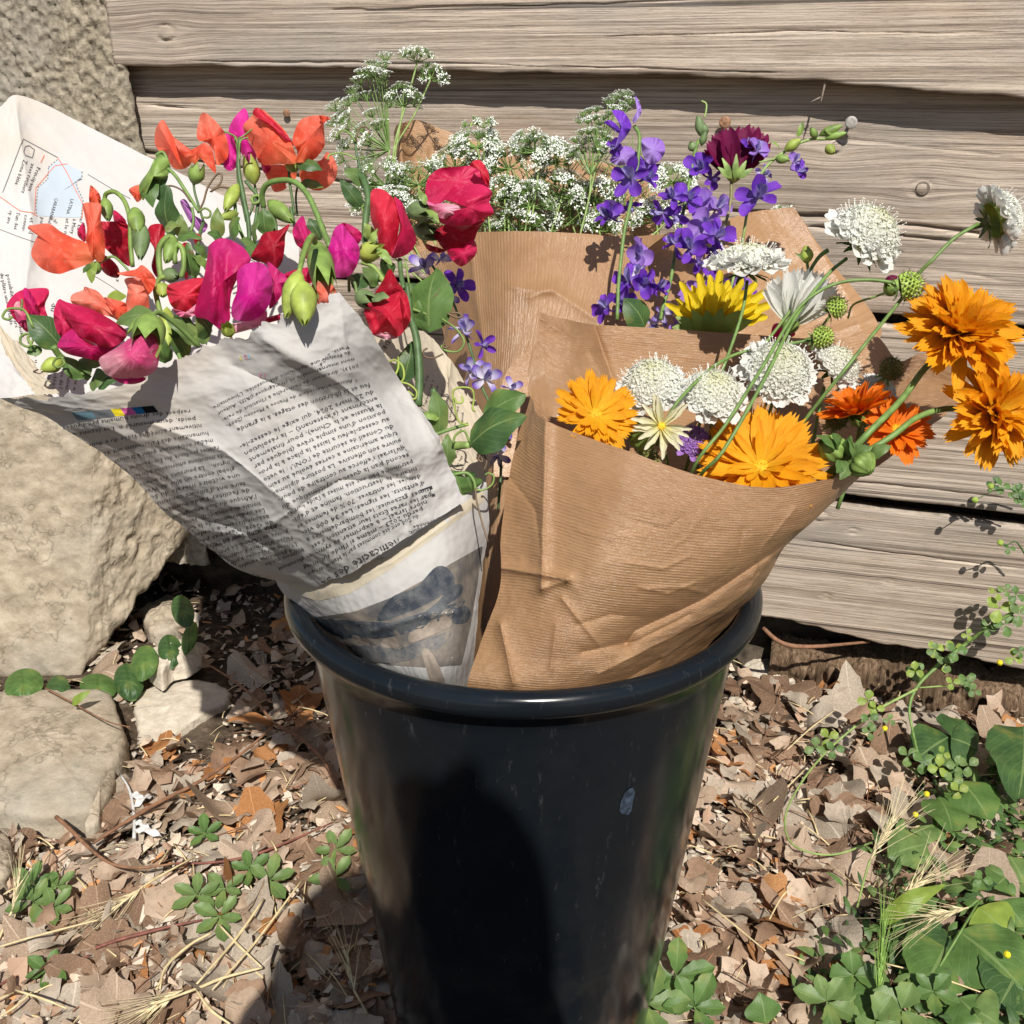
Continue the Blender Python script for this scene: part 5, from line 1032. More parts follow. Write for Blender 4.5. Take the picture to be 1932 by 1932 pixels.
def calendula(label, x, y, d, rpx, n, rings, mats=OR, disc=True, stemp=None, sr=.0026, discr=.22):
    c = at(x, y, d); Rm = rpx / FPX * d
    t = thing('calendula', label, 'flower', c, CG)
    for (cnt, ln, el, off, r0, wid) in rings:
        petal_ring(t, mats, c, n, cnt, Rm * ln, el, off=off * Rm, rad0=r0 * Rm, phase=R.uniform(0, 1), wid=wid)
    if disc:
        dome(c + n * 0.0005, n, Rm * discr, Rm * .10, F_DISC, 'disc', t)
        FR = frame(n); mb = MB()
        for k in range(70):
            a = R.uniform(0, 6.28); q = math.sqrt(R.random()) * discr * Rm * 1.1; p = c + FR @ Vector((q * math.cos(a), q * math.sin(a), Rm * .09 * (1 - q / (Rm * discr) * .5)))
            s_ = Rm * .022; mb.add([p + FR @ Vector(v_) * s_ for v_ in ((-1, -1, 0), (1, -1, 0), (1, 1, 0), (-1, 1, 0), (0, 0, 3.2))], [(0, 1, 4), (1, 2, 4), (2, 3, 4), (3, 0, 4)])
        mb.mk('disc_floret', F_DISCY, t, kind='stuff', smooth=False)
    if stemp: stem(t, stemp, sr, S_GREEN); V, F, UV = calyx_vf(Vector(at(*stemp[0])) - n * 0.004, c + n * .001, Rm * .3, lobes=9, seg=36, open_=1.0); mk('calyx', V, F, C_GREEN, t, uv=UV)
    return t
calendula('orange calendula with a yellow centre at the left end of the right wrap', 1124, 782, .585, 70, nrm(.25, .35, 1), [(20, 1.0, .28, 0, .15, 1), (18, .92, .42, .02, .12, 1), (12, .75, .6, .03, .1, 1)], stemp=[(1120, 790, .60), (1130, 880, .62), (1120, 1000, .65)], discr=.2)
calendula('largest orange calendula, wide open against the front rim of the kraft wrap', 1434, 882, .606, 99, nrm(-.12, .62, 1), [(26, 1.04, .30, 0, .14, 1), (24, .98, .44, .02, .12, 1), (18, .86, .58, .04, .1, .95), (10, .66, .8, .05, .1, .9)], stemp=[(1446, 890, .62), (1420, 980, .63), (1400, 1100, .66)], discr=.21)
calendula('shaggy double orange calendula standing free before the wall boards', 1808, 630, .60, 98, nrm(.15, .62, 1), [(26, 1.02, -.05, 0, .12, 1.0), (26, 1.0, .18, .05, .1, 1.0), (24, .92, .42, .08, .1, 1.0), (20, .8, .68, .10, .12, 1.1), (16, .66, .92, .12, .1, 1.2), (12, .5, 1.15, .14, .08, 1.3)], mats=OR + ORB, disc=False, stemp=[(1790, 655, .605), (1745, 695, .61), (1700, 755, .60), (1640, 815, .59), (1590, 868, .60), (1520, 930, .64), (1420, 1010, .68)], sr=.0038)
calendula('double orange calendula with drooping petals at the right edge of the photo', 1880, 780, .595, 86, nrm(.35, .12, 1), [(28, 1.05, -.12, 0, .12, 1.0), (26, 1.0, .14, .05, .1, 1.0), (24, .9, .40, .08, .1, 1.0), (20, .78, .68, .10, .12, 1.1), (14, .6, .95, .12, .08, 1.2)], mats=OR + ORB, disc=False, stemp=[(1835, 776, .605), (1785, 771, .61), (1730, 788, .605), (1680, 825, .60), (1610, 868, .605), (1540, 920, .64), (1440, 1000, .68)], sr=.0036)
calendula('deep orange calendula in side view behind the green buds', 1618, 778, .63, 62, nrm(-.35, .9, .25), [(16, 1.0, .35, 0, .15, 1.1), (14, .95, .6, .02, .12, 1.1), (8, .8, .9, .03, .1, 1)], mats=OR2, stemp=[(1625, 790, .635), (1610, 870, .65), (1580, 960, .66)])
calendula('half hidden orange calendula by the right fold of the kraft wrap', 1692, 812, .625, 58, nrm(.1, .45, .9), [(16, 1.0, .1, 0, .15, 1.1), (12, .85, .3, .02, .12, 1)], mats=OR2, stemp=[(1692, 818, .64), (1630, 870, .66), (1520, 950, .68)])
# cream flower with narrow petals
t = thing('cream_daisy', 'cream flower with thin pointed petals beside the left calendula', 'flower', at(1247, 804, .58))
cr = strap('cream_petal', P_CREAM, .24, 0, .02, .5, tipw=.6)
petal_ring(t, cr, at(1247, 804, .58), nrm(.1, .1, 1), 11, .0175, .35, jit=.35, rad0=.001); petal_ring(t, cr, at(1247, 804, .58), nrm(.2, -.3, 1), 6, .019, .1, jit=.3)
dome(at(1248, 804, .5795), nrm(.1, .1, 1), .0025, .0015, F_DISCY, 'disc', t)
calyx(t, (1205, 850, .60), (1222, 795, .585), .0135, C_GREEN, lobes=9, open_=.8, name='calyx'); stem(t, D([(1208, 850), (1215, 900), (1230, 1000)], (.60, .64)), .0022, S_GREEN)

# ------------------------------------------------------------------ scabious
SC = 'white scabious flowers'
M_SF = strap('floret_petal', P_WHITE, .95, 2, .12, .25, foot=.35, tipw=1.0, nl=6, nw=6)
M_SFM = strap('floret_petal', P_MAUVE, .7, 0, .12, .35, foot=.25, tipw=.9, nl=5, nw=5)
def pin_data(name, mat, headmat):
    mb = MB(); V, F, UV = tube_vf([(0, 0, 0), (0, 0, 1)], [.014, .010], 4); mb.add(V, F, UV)
    s_ = .05; mb.add([(0, -s_, 1), (s_, 0, 1), (0, s_, 1), (-s_, 0, 1), (0, 0, 1.12), (0, 0, .93)], [(0, 1, 4), (1, 2, 4), (2, 3, 4), (3, 0, 4), (1, 0, 5), (2, 1, 5), (3, 2, 5), (0, 3, 5)])
    return mb
def scabious(label, x, y, d, rpx, n, stemp, flat=.72, mat=P_WHITE, me=M_SF, name='white_scabious', outer=16, group=SC, bract=True, sepmat=L_DARK, dens=1.0, spray=.0):
    c = at(x, y, d); r = rpx / FPX * d; t = thing(name, label, 'flower', c, group); FR = frame(n)
    # outer ray florets as petals
    for ring, (ln, el, rr, cnt) in enumerate([(.50, .05, .60, outer), (.46, .42, .56, outer)]):
        for k in range(cnt):
            az = 2 * math.pi * (k + .5 * ring) / cnt + R.uniform(-.12, .12); L = r * ln * R.uniform(.8, 1.15)
            M = Matrix.Translation(c) @ FR @ Matrix.Rotation(az, 4, 'Z') @ Matrix.Translation((rr * r, 0, r * (.02 + .06 * ring))) @ Matrix.Rotation(-(el - spray + R.uniform(-.25, .25)), 4, 'Y') @ Matrix.Rotation(R.uniform(-.5, .5), 4, 'X') @ Matrix.Scale(L, 4)
            put('petal', me, M, t)
    # inner florets: small four lobed cups packed over a dome, and pin stamens
    mb = MB(); N = int(190 * dens); ga = math.pi * (3 - math.sqrt(5))
    for i in range(N):
        q = math.sqrt((i + .5) / N); az = i * ga; th = q * 1.35
        p = Vector((math.sin(th) * math.cos(az) * .80, math.sin(th) * math.sin(az) * .80, (math.cos(th) * flat))) * r
        nn = Vector((math.sin(th) * math.cos(az), math.sin(th) * math.sin(az), math.cos(th) / max(flat, .3) * .6 + .15)).normalized()
        fr = frame(nn, R.uniform(0, 3)).to_3x3(); sz = r * (.115 + .06 * q) * R.uniform(.8, 1.25)
        for m in range(4):
            a = m * math.pi / 2 + R.uniform(-.2, .2); ux = Vector((math.cos(a), math.sin(a), 0)); uy = Vector((-math.sin(a), math.cos(a), 0))
            k = R.uniform(.5, 1.2)
            loc = [uy * -.18, uy * .18, ux * .75 + uy * .42 + Vector((0, 0, .55 * k)), ux * 1.1 + Vector((0, 0, .35 * k)), ux * .75 - uy * .42 + Vector((0, 0, .55 * k))]
            P4 = [c + FR @ (p + fr @ (v * sz)) for v in loc]
            mb.add(P4, [(0, 1, 2, 3), (0, 3, 4)], [(.5, .1 + .3 * q), (.5, .1 + .3 * q), (.6, .1 + .8 * q), (.5, .2 + .8 * q), (.4, .1 + .8 * q)])
    mb.mk('floret_cluster', P_SCAB if mat is P_WHITE else mat, t, kind='stuff', smooth=False)
    mb = MB()
    for i in range(int(75 * dens)):
        q = math.sqrt(R.random()); az = R.uniform(0, 6.28); th = q * 1.45
        p = Vector((math.sin(th) * math.cos(az) * .84, math.sin(th) * math.sin(az) * .84, math.cos(th) * flat)) * r
        dr = Vector((math.sin(th) * math.cos(az + R.uniform(-.4, .4)), math.sin(th) * math.sin(az), math.cos(th) + .25)).normalized() * r * R.uniform(.16, .28)
        A = c + FR @ p; B = c + FR @ (p + dr); V, F, UV = tube_vf([A, B], [r * .008, r * .006], 3, caps=False); mb.add(V, F, UV)
        s_ = r * .022; mb.add([B + Vector(v_) * s_ for v_ in ((1, 0, 0), (-1, 0, 0), (0, 1, 0), (0, -1, 0), (0, 0, 1), (0, 0, -1))], [(0, 2, 4), (2, 1, 4), (1, 3, 4), (3, 0, 4), (2, 0, 5), (1, 2, 5), (3, 1, 5), (0, 3, 5)])
    mb.mk('stamen_cluster', F_STAM, t, kind='stuff', smooth=False)
    dome(c - n * r * .02, n, r * .55, r * flat * .75, C_YEL, 'receptacle', t, bumps=False)
    if bract:
        for k in range(9):
            az = 2 * math.pi * k / 9 + R.uniform(-.2, .2); dv = FR @ Vector((math.cos(az), math.sin(az), -.25)); A = c - n * r * .16; B = A + dv * r * R.uniform(.5, .8)
            V, F, UV = leaf_vf(A, B, r * .14, n, bend=.1, nl=6, nw=3); mk('bract', V, F, sepmat, t, uv=UV)
    if stemp: stem(t, [(*stemp[0],)] + list(stemp[1:]), .0021, S_GREEN)
    return t
scabious('white scabious turned away to the right on a curved stalk at the right edge', 1872, 416, .60, 62, nrm(.92, .32, .1), [(1846, 422, .60), (1800, 450, .60), (1760, 490, .60), (1735, 515, .605), (1700, 565, .61), (1600, 690, .595), (1500, 820, .615), (1450, 930, .63), (1400, 1010, .65)], flat=.75, dens=1.2)
scabious('big fluffy white scabious tilted up to the right above the green seed heads', 1625, 456, .62, 74, nrm(.42, .62, .62), [(1598, 487, .625), (1560, 520, .625), (1500, 600, .61), (1440, 720, .588), (1365, 850, .575), (1320, 900, .59), (1290, 980, .64)], flat=.85, dens=1.3)
scabious('flat topped white scabious in side view below the purple larkspur', 1408, 505, .66, 72, nrm(-.05, .95, .32), [(1410, 530, .665), (1400, 590, .66), (1370, 680, .65), (1320, 800, .64), (1290, 900, .65)], flat=.55)
scabious('white scabious with peachy rim next to the left calendula', 1232, 738, .61, 66, nrm(-.2, .75, .7), [(1240, 780, .62), (1260, 880, .64), (1270, 960, .66)], flat=.85)
scabious('white scabious third from the left inside the right wrap', 1343, 752, .605, 62, nrm(.1, .65, .75), [(1345, 790, .615), (1330, 880, .64), (1320, 980, .66)], flat=.8)
scabious('round bright white scabious in the middle of the right wrap', 1464, 708, .615, 70, nrm(.1, .55, .85), [(1460, 750, .625), (1430, 860, .64), (1400, 980, .66)], flat=.8, dens=1.2)
scabious('shaded white scabious just left of the second green seed head stalk', 1572, 698, .655, 52, nrm(.5, .5, .5), [(1555, 730, .66), (1540, 800, .66), (1520, 920, .67)], flat=.8)
scabious('shaded white scabious behind the deep orange calendula', 1655, 740, .69, 40, nrm(.3, .6, .6), [(1650, 760, .69), (1610, 860, .68)], flat=.6, dens=.7)
scabious('small mauve scabious under the white ones in the wrap', 1305, 835, .62, 38, nrm(0, .6, .8), [(1310, 850, .63), (1330, 960, .66)], mat=P_MAUVE, me=M_SFM, name='mauve_scabious', group='mauve scabious flowers', outer=9, dens=.5)
scabious('dark purple scabious low behind the largest calendula', 1372, 893, .625, 42, nrm(0, .6, .8), [(1372, 905, .63), (1370, 990, .66)], mat=P_WINE, me=M_SFM, name='mauve_scabious', group='mauve scabious flowers', outer=9, dens=.5)
# double white bloom in side view
t = thing('white_daisy', 'white flower with long upright petals behind the crossing stalks', 'flower', at(1490, 600, .652))
wd = strap('white_long_petal', P_WHITE, .36, 2, -.10, .5, foot=.3)
for (cx, cy, a, L) in [(1485, 608, -.75, .031), (1485, 606, -.45, .034), (1488, 604, -.15, .036), (1492, 604, .15, .037), (1496, 605, .42, .037), (1502, 607, .72, .036), (1480, 600, -.6, .030), (1490, 600, 0, .033), (1500, 600, .55, .034), (1495, 598, .3, .031), (1508, 610, .95, .034)]:
    c = at(cx, cy, .652 + R.uniform(-.008, .006)); dv = nrm(math.sin(a), math.cos(a), R.uniform(-.1, .35))
    FRm = Matrix((dv, (nrm(0, 0, 1).cross(dv)).normalized(), (dv.cross(nrm(0, 0, 1).cross(dv))).normalized())).transposed().to_4x4()
    put('petal', wd, Matrix.Translation(c) @ FRm @ Matrix.Scale(L * .86, 4), t)
calyx(t, (1490, 632, .652), (1492, 592, .649), .009, C_GREEN, open_=1.0, lobes=7); stem(t, D([(1490, 630), (1470, 700), (1430, 800)], (.652, .66)), .002, S_GREEN)
# green seed heads
def seedhead(label, x, y, d, rpx, n, stemp, mat=F_SEED, sm=S_GREEN, sr=.002):
    c = at(x, y, d); r = rpx / FPX * d; t = thing('seed_head', label, 'seed head', c, 'round scabious seed heads'); FR = frame(n); ga = math.pi * (3 - math.sqrt(5))
    V0 = []; ns, nr = 8, 4
    mb = MB()
    for i in range(90):
        q = (i + .5) / 90; th = math.acos(1 - q * 1.55); az = i * ga
        nn = Vector((math.sin(th) * math.cos(az), math.sin(th) * math.sin(az), math.cos(th))); p = nn * r * .84; f2 = frame(nn).to_3x3(); s_ = r * .125
        pts_ = [p + f2 @ Vector((s_ * .8 * math.cos(a), s_ * .8 * math.sin(a), 0)) for a in [k * math.pi / 3 for k in range(6)]] + [p + f2 @ Vector((s_ * .55 * math.cos(a), s_ * .55 * math.sin(a), s_ * .9)) for a in [k * math.pi / 3 for k in range(6)]] + [p + nn * s_ * 1.25]
        mb.add([c + FR @ v for v in pts_], [(k, (k + 1) % 6, 6 + (k + 1) % 6, 6 + k) for k in range(6)] + [(6 + k, 6 + (k + 1) % 6, 12) for k in range(6)])
    mb.mk('seed_cluster', mat, t, kind='stuff')
    dome(c - n * r * .5, n, r * .8, r * 1.2, mat, 'core', t, bumps=False); mb = MB()
    for i in range(120):
        q = R.random(); th = math.acos(1 - q * 1.5); az = R.uniform(0, 6.28); nn = Vector((math.sin(th) * math.cos(az), math.sin(th) * math.sin(az), math.cos(th)))
        V, F, UV = tube_vf([c + FR @ (nn * r * .9), c + FR @ (nn * r * R.uniform(1.12, 1.3))], [.00018, .00008], 3, caps=False); mb.add(V, F, UV)
    mb.mk('bristles', S_BROWN if mat is F_SEED else S_DARK, t, kind='stuff')
    for k in range(8):
        az = 2 * math.pi * k / 8 + R.uniform(-.2, .2); A = c - n * r * .7; B = A + (FR @ Vector((math.cos(az), math.sin(az), -.35))) * r * R.uniform(.7, 1.1)
        V, F, UV = leaf_vf(A, B, r * .22, n, bend=.12, nl=6, nw=3); mk('bract', V, F, L_GREY, t, uv=UV)
    stem(t, stemp, sr, sm); return t
seedhead('largest green seed head on a long nearly level stalk, below the big scabious', 1714, 540, .605, 29, nrm(.95, .15, .3), [(1685, 533, .607), (1640, 528, .61), (1590, 532, .612), (1545, 550, .612), (1500, 590, .61), (1440, 690, .595), (1370, 800, .578), (1310, 880, .58), (1280, 980, .64)])
seedhead('small green seed head tilted to the right above the lower round one', 1577, 580, .63, 22, nrm(.75, .45, .5), [(1566, 596, .635), (1550, 618, .64), (1530, 660, .64)], sr=.0016)
seedhead('round green seed head over the fold of the kraft sheet', 1551, 637, .615, 23, nrm(.85, .1, .6), [(1530, 642, .617), (1480, 650, .62), (1430, 658, .62), (1380, 672, .618), (1330, 705, .60), (1270, 770, .585), (1240, 840, .60)])
seedhead('brownish seed head in shade above the deep orange calendula', 1682, 697, .64, 23, nrm(.3, .6, .7), [(1668, 712, .645), (1640, 740, .65), (1600, 790, .65)], mat=F_SEEDB)
seedhead('dark green seed head tucked between the orange calendulas', 1578, 790, .64, 22, nrm(0, .5, .8), [(1575, 800, .645), (1560, 860, .65)], mat=F_SEEDB)
seedhead('dark seed head low beside the cream flower', 1222, 868, .625, 22, nrm(0, .5, .8), [(1222, 875, .63), (1230, 940, .65)], mat=F_SEEDB)
# long bare stalks crossing the wrap
def buds(label, items, stems, x, y, d, name='flower_bud', group=None):
    t = thing(name, label, 'bud', at(x, y, d), group)
    for a, b, r_, m_, l_ in items:
        V, F, UV = calyx_vf(at(*a), at(*b), r_ * .62, lobes=l_, seg=36 if l_ > 6 else 20, open_=.35, n=10); mk('calyx', V, F, m_, t, uv=UV)
    for p, r_, m_ in stems: stem(t, p, r_, m_)
    return t
t = buds('fat striped green calendula bud hanging outside the right edge of the wrap', [((1612, 862, .59), (1646, 893, .583), .0125, C_GREEN, 11)], [([(1612, 862, .59), (1585, 875, .61), (1530, 930, .65)], .002, S_GREEN)], 1634, 878, .59)
for a_, b_ in [((1612, 868), (1600, 830)), ((1600, 870), (1585, 905)), ((1640, 860), (1682, 842)), ((1608, 860), (1640, 842))]: leaf(t, (*a_, .59), (*b_, .583), .010, L_GREY)
t = buds('leafy green calendula bud beside the largest calendula', [((1588, 858, .60), (1548, 832, .59), .0125, C_GREEN, 9)], [([(1588, 858, .60), (1590, 878, .62), (1530, 940, .66)], .0022, S_GREEN)], 1561, 845, .59)
for a_, b_ in [((1580, 850), (1540, 822)), ((1585, 845), (1570, 818)), ((1590, 870), (1578, 892)), ((1600, 860), (1605, 822))]: leaf(t, (*a_, .592), (*b_, .582), .009, L_MID)
t = buds('small upright green bud beside the big fluffy scabious', [((1523, 497, .65), (1521, 463, .65), .0062, C_YEL, 5)], [([(1523, 495, .65), (1524, 520, .65), (1510, 560, .65), (1450, 640, .64), (1400, 700, .63)], .0018, S_GREEN), ([(1525, 515, .65), (1545, 485, .65), (1562, 472, .65)], [.002, .003], S_GREEN)], 1521, 480, .65)
leaf(t, (1522, 497, .65), (1500, 477, .65), .003, L_MID)
buds('dark maroon bud touching the largest green seed head', [((1690, 545, .63), (1672, 538, .625), .0085, C_GREEN, 5), ((1684, 535, .628), (1676, 520, .628), .0065, P_WINE, 5)], [([(1684, 548, .63), (1650, 560, .64), (1610, 575, .65), (1600, 600, .66)], .0014, S_PALE)], 1678, 538, .63)

# ------------------------------------------------------------------ yellow sunflower, wine cosmos
t = thing('yellow_sunflower', 'bright yellow flower with pointed petals and broad green sepals seen from behind', 'flower', at(1338, 612, .735))
yp = strap('sunflower_petal', P_YEL, .28, 0, -.06, .55, foot=.5, tipw=.55)
for (a, L, dz) in [(A_, L_ * .9, z_) for A_, L_, z_ in [(-1.15, .034, 0), (-.85, .030, .004), (-.62, .040, -.004), (-.4, .034, .006), (-.22, .042, 0), (-.02, .040, .006), (.15, .044, -.004), (.36, .038, .004), (.58, .042, 0), (.82, .046, .004), (1.05, .048, -.002), (1.3, .046, .002), (1.5, .040, 0), (-.5, .030, -.008), (.02, .034, -.01), (.45, .034, -.01)][::1] if True]:
    c = at(1338 + 36 * math.sin(a) * .5, 614, .735 + dz); dv = nrm(math.sin(a), math.cos(a) + .1, R.uniform(-.1, .3)); s2 = nrm(0, 0, 1).cross(dv).normalized()
    put('petal', yp, Matrix.Translation(c) @ Matrix((dv, s2, dv.cross(s2))).transposed().to_4x4() @ Matrix.Scale(L, 4), t)
for (a, L) in [(-1.0, .020), (-.5, .018), (-.1, .016), (.3, .018), (.75, .021), (1.2, .022), (-1.4, .018)]:
    A = at(1338 + 28 * math.sin(a), 628, .724); B = A + nrm(math.sin(a), math.cos(a), .35) * L; V, F, UV = leaf_vf(A, B, .0095, nrm(0, .2, 1), bend=.18, nl=8, nw=5); mk('sepal', V, F, L_LIME, t, uv=UV)
dome(at(1338, 640, .735), nrm(0, -.5, 1), .018, .008, C_YEL, 'receptacle', t, bumps=False); stem(t, D([(1338, 640), (1330, 760), (1300, 900)], .74), .004, S_PALE)
leaf(t, (1217, 618, .73), (1176, 562, .725), .030, L_DARK)
t = thing('wine_cosmos', 'dark wine red cosmos in side view at the top of the purple flowers', 'flower', at(1385, 325, .77))
wp = [strap('cosmos_petal', P_WINE, .46, 3, -.12, .4, foot=.4, toothlen=.04)]
for (a, L, dz) in [(a_ * .9, l_ * .88, z_) for a_, l_, z_ in [(-1.0, .030, .004), (-.75, .033, -.004), (-.5, .036, .004), (-.28, .037, -.006), (-.05, .036, .002), (.15, .038, -.006), (.36, .041, .003), (.6, .040, -.002), (.8, .034, .005), (-.9, .026, .01), (0, .03, .012), (.5, .034, .012)]]:
    c = at(1386 + 13 * math.sin(a), 330, .77 + dz); dv = nrm(math.sin(a), math.cos(a), R.uniform(-.1, .3)); s2 = nrm(0, 0, 1).cross(dv).normalized()
    put('petal', wp[0], Matrix.Translation(c) @ Matrix((dv, s2, dv.cross(s2))).transposed().to_4x4() @ Matrix.Scale(L, 4), t)
calyx(t, (1384, 346, .765), (1385, 318, .760), .0085, C_YEL, open_=1.0, lobes=8)
for (a, L) in [(-.9, .012), (-.5, .016), (.05, .017), (.5, .014), (1.0, .012)]:
    A = at(1385 + 10 * math.sin(a), 336, .757); B = A + nrm(math.sin(a), math.cos(a), .2) * L; V, F, UV = leaf_vf(A, B, .004, nrm(0, 0, 1), bend=.1, nl=5, nw=3); mk('sepal', V, F, C_GREEN, t, uv=UV)
stem(t, D(z3((1835, 700), (1830, 850), (1790, 1030), (1720, 1200), (1650, 1400), (1600, 1550)), (.765, .75)), .0022, plain('stem_brownish', (.22, .20, .08), .5, 150))
t = thing('magenta_cosmos', 'magenta petals peeping over the kraft fold below the white side view bloom', 'flower', at(1473, 625, .71)); petal(t, [(1455, 628), (1460, 612), (1475, 610), (1492, 618), (1500, 632), (1480, 640), (1460, 640)], .71, P_MAGR)

# ------------------------------------------------------------------ larkspur
LK = 'purple larkspur spikes in the kraft wraps'
def sep_data(mat, w_, nm): return strap(nm, mat, w_, 0, .10, .30, foot=.30, tipw=.95, nl=7, nw=6, twist=.08)
V_SEP = [sep_data(P_VIO, .72, 'larkspur_sepal'), sep_data(P_VIO, .50, 'larkspur_sepal'), sep_data(P_LAV, .95, 'larkspur_sepal')]
V_LAV = [sep_data(P_LAV, 1.0, 'larkspur_sepal')]; V_EYE = [strap('larkspur_eye_petal', P_EYE, .5, 2, -.2, .6, nl=6, nw=5)]
V_WB = [sep_data(P_WB, .55, 'larkspur_sepal')]
def spur_data(mat):
    V, F, UV = tube_vf([(0, 0, 0), (0, 0, -.45), (.06, 0, -.85), (.22, 0, -1.15)], [.13, .08, .045, .02], 7, n=10); return data('larkspur_spur', V, F, mat, uv=UV)
SPUR = spur_data(P_VIO); SPURL = spur_data(P_LAV)
def floret(parent, x, y, d, rpx, n, kind='v', tw=0.0, stalk=None):
    c = at(x, y, d); r = rpx / FPX * d; FR = frame(n, tw)
    f = bpy.data.objects.new('floret', None); COL.objects.link(f); f.parent = parent; f.empty_display_size = .01; ORG[f.name] = org_of(parent)
    se = {'v': V_SEP[:2], 'l': V_LAV, 'w': V_WB}[kind]
    for k in range(5):
        az = 2 * math.pi * k / 5 + R.uniform(-.2, .2); L = r * R.uniform(.85, 1.12)
        put('petal', R.choice(se), Matrix.Translation(c) @ FR @ Matrix.Rotation(az, 4, 'Z') @ Matrix.Translation((r * .05, 0, 0)) @ Matrix.Rotation(-R.uniform(-.25, .95), 4, 'Y') @ Matrix.Rotation(R.uniform(-.9, .9), 4, 'X') @ Matrix.Scale(L, 4), f)
    for k in range(3):
        az = 1.2 + k * .6 + R.uniform(-.2, .2)
        put('eye_petal', V_EYE[0], Matrix.Translation(c) @ FR @ Matrix.Rotation(az, 4, 'Z') @ Matrix.Rotation(-R.uniform(.8, 1.3), 4, 'Y') @ Matrix.Scale(r * R.uniform(.55, .9), 4), f)
    put('spur', SPUR if kind == 'v' else SPURL, Matrix.Translation(c) @ FR @ Matrix.Scale(r * .95, 4), f)
    if stalk: tube('stalk', [tuple(c - Vector(n) * r * .1), tuple(at(*stalk))], .0009, S_GREEN, f, 5)
    return f
def spike(label, stp, florets, sr=.0026, extra=None, sm=S_GREEN):
    t = thing('larkspur', label, 'flower', at(*stp[-1]), LK); stem(t, stp, sr, sm)
    for a in florets: floret(t, *a)
    if extra: extra(t)
    return t
def sp1(t):
    petal(t, z3((1130, 270), (1160, 240), (1180, 190), (1170, 130), (1145, 100), (1180, 150), (1195, 220), (1160, 280), (1140, 300)), .745, P_LAV, 'spur', bulge=.001)
    petal(t, z3((985, 210), (1060, 215), (1110, 280), (1120, 330), (1080, 400), (1000, 480), (1040, 380), (1030, 290)), .745, P_VIO, bulge=.005); petal(t, z3((930, 290), (980, 280), (1040, 340), (1030, 370), (960, 320)), .742, P_VIO, bulge=.003)
    petal(t, z3((1195, 420), (1260, 400), (1340, 420), (1362, 500), (1320, 570), (1260, 595), (1210, 540)), .752, P_LAV, foot=z3((1200, 500))[0], bulge=.005); petal(t, z3((970, 560), (1010, 500), (1080, 460), (1140, 490), (1140, 560), (1060, 600), (1000, 590)), .755, P_LAV, bulge=.004)
    petal(t, z3((1150, 500), (1260, 600), (1330, 590), (1260, 650), (1180, 620)), .757, P_VIO, bulge=.003)
spike('tallest purple larkspur spike left of the wine red cosmos', D(z3((1145, 320), (1180, 400), (1165, 600), (1130, 800), (1110, 900), (1070, 1080), (1045, 1300), (1030, 1450), (1020, 1700)), (.75, .72)),
      [(*z3((1115, 690))[0], .735, 40, nrm(-.1, .1, 1), 'v', .4), (*z3((1220, 690))[0], .742, 30, nrm(.5, .1, .8), 'v', 1.4), (*z3((965, 960))[0], .735, 34, nrm(-.55, .2, .7), 'v', .9), (*z3((1000, 900))[0], .745, 24, nrm(-.3, -.5, .7), 'l', 0),
       (*z3((1165, 1235))[0], .74, 32, nrm(.3, .1, .9), 'l', 1.0), (*z3((1100, 1420))[0], .728, 34, nrm(-.3, .3, .9), 'v', .2), (*z3((940, 1610))[0], .725, 30, nrm(-.5, .2, .8), 'v', .7), (*z3((1060, 1570))[0], .735, 34, nrm(.1, -.3, .9), 'v', 1.7),
       (*z3((1200, 1450))[0], .73, 34, nrm(.4, .2, .9), 'v', 2.2), (*z3((1290, 1470))[0], .735, 30, nrm(.6, .1, .8), 'v', .3), (*z3((1160, 1370))[0], .732, 24, nrm(0, .5, .8), 'w', .5), (*z3((1010, 470))[0], .75, 20, nrm(-.6, -.2, .7), 'v', 0), (*z3((1120, 880))[0], .75, 22, nrm(0, -.8, .3), 'v', 0)], extra=sp1)
def sp2(t):
    for a, b, r_ in [((1625, 400), (1595, 235), .0085), ((1650, 390), (1640, 300), .007), ((1570, 500), (1545, 430), .008), ((1620, 460), (1655, 350), .006)]:
        calyx(t, (*z3(a)[0], .775), (*z3(b)[0], .77), r_, C_GREY, 'bud', open_=.3)
    stem(t, D(z3((1640, 260), (1655, 210), (1655, 160), (1620, 140)), .772), .0009, S_PALE, 'tendril')
spike('purple larkspur spike with a tight green tip, right of the tallest one', D(z3((1600, 420), (1570, 530), (1540, 700), (1480, 990), (1430, 1250), (1400, 1430), (1350, 1600), (1330, 1700)), (.775, .735)),
      [(*z3((1620, 620))[0], .765, 34, nrm(-.3, .2, .8), 'v', .4), (*z3((1690, 690))[0], .775, 26, nrm(.6, -.4, .6), 'v', 1.2), (*z3((1420, 830))[0], .745, 32, nrm(-.4, .4, .8), 'v', .2), (*z3((1510, 840))[0], .75, 34, nrm(.4, .1, .9), 'v', .9), (*z3((1350, 930))[0], .752, 30, nrm(-.8, -.2, .5), 'v', 0), (*z3((1600, 880))[0], .765, 32, nrm(.1, .2, .9), 'l', 2.1),
       (*z3((1640, 1040))[0], .75, 36, nrm(0, .1, .9), 'l', .6), (*z3((1740, 900))[0], .765, 28, nrm(.3, .3, .8), 'l', .1), (*z3((1540, 1190))[0], .735, 38, nrm(-.2, .2, 1), 'v', .8), (*z3((1440, 1160))[0], .74, 30, nrm(-.6, .1, .7), 'v', .2), (*z3((1720, 1110))[0], .74, 40, nrm(.4, .2, .9), 'v', 1.5), (*z3((1600, 1290))[0], .745, 32, nrm(.2, -.4, .8), 'v', .5), (*z3((1440, 960))[0], .755, 26, nrm(0, -.7, .5), 'v', .5), (*z3((1690, 1200))[0], .75, 26, nrm(.4, -.5, .7), 'v', 1)], extra=sp2)
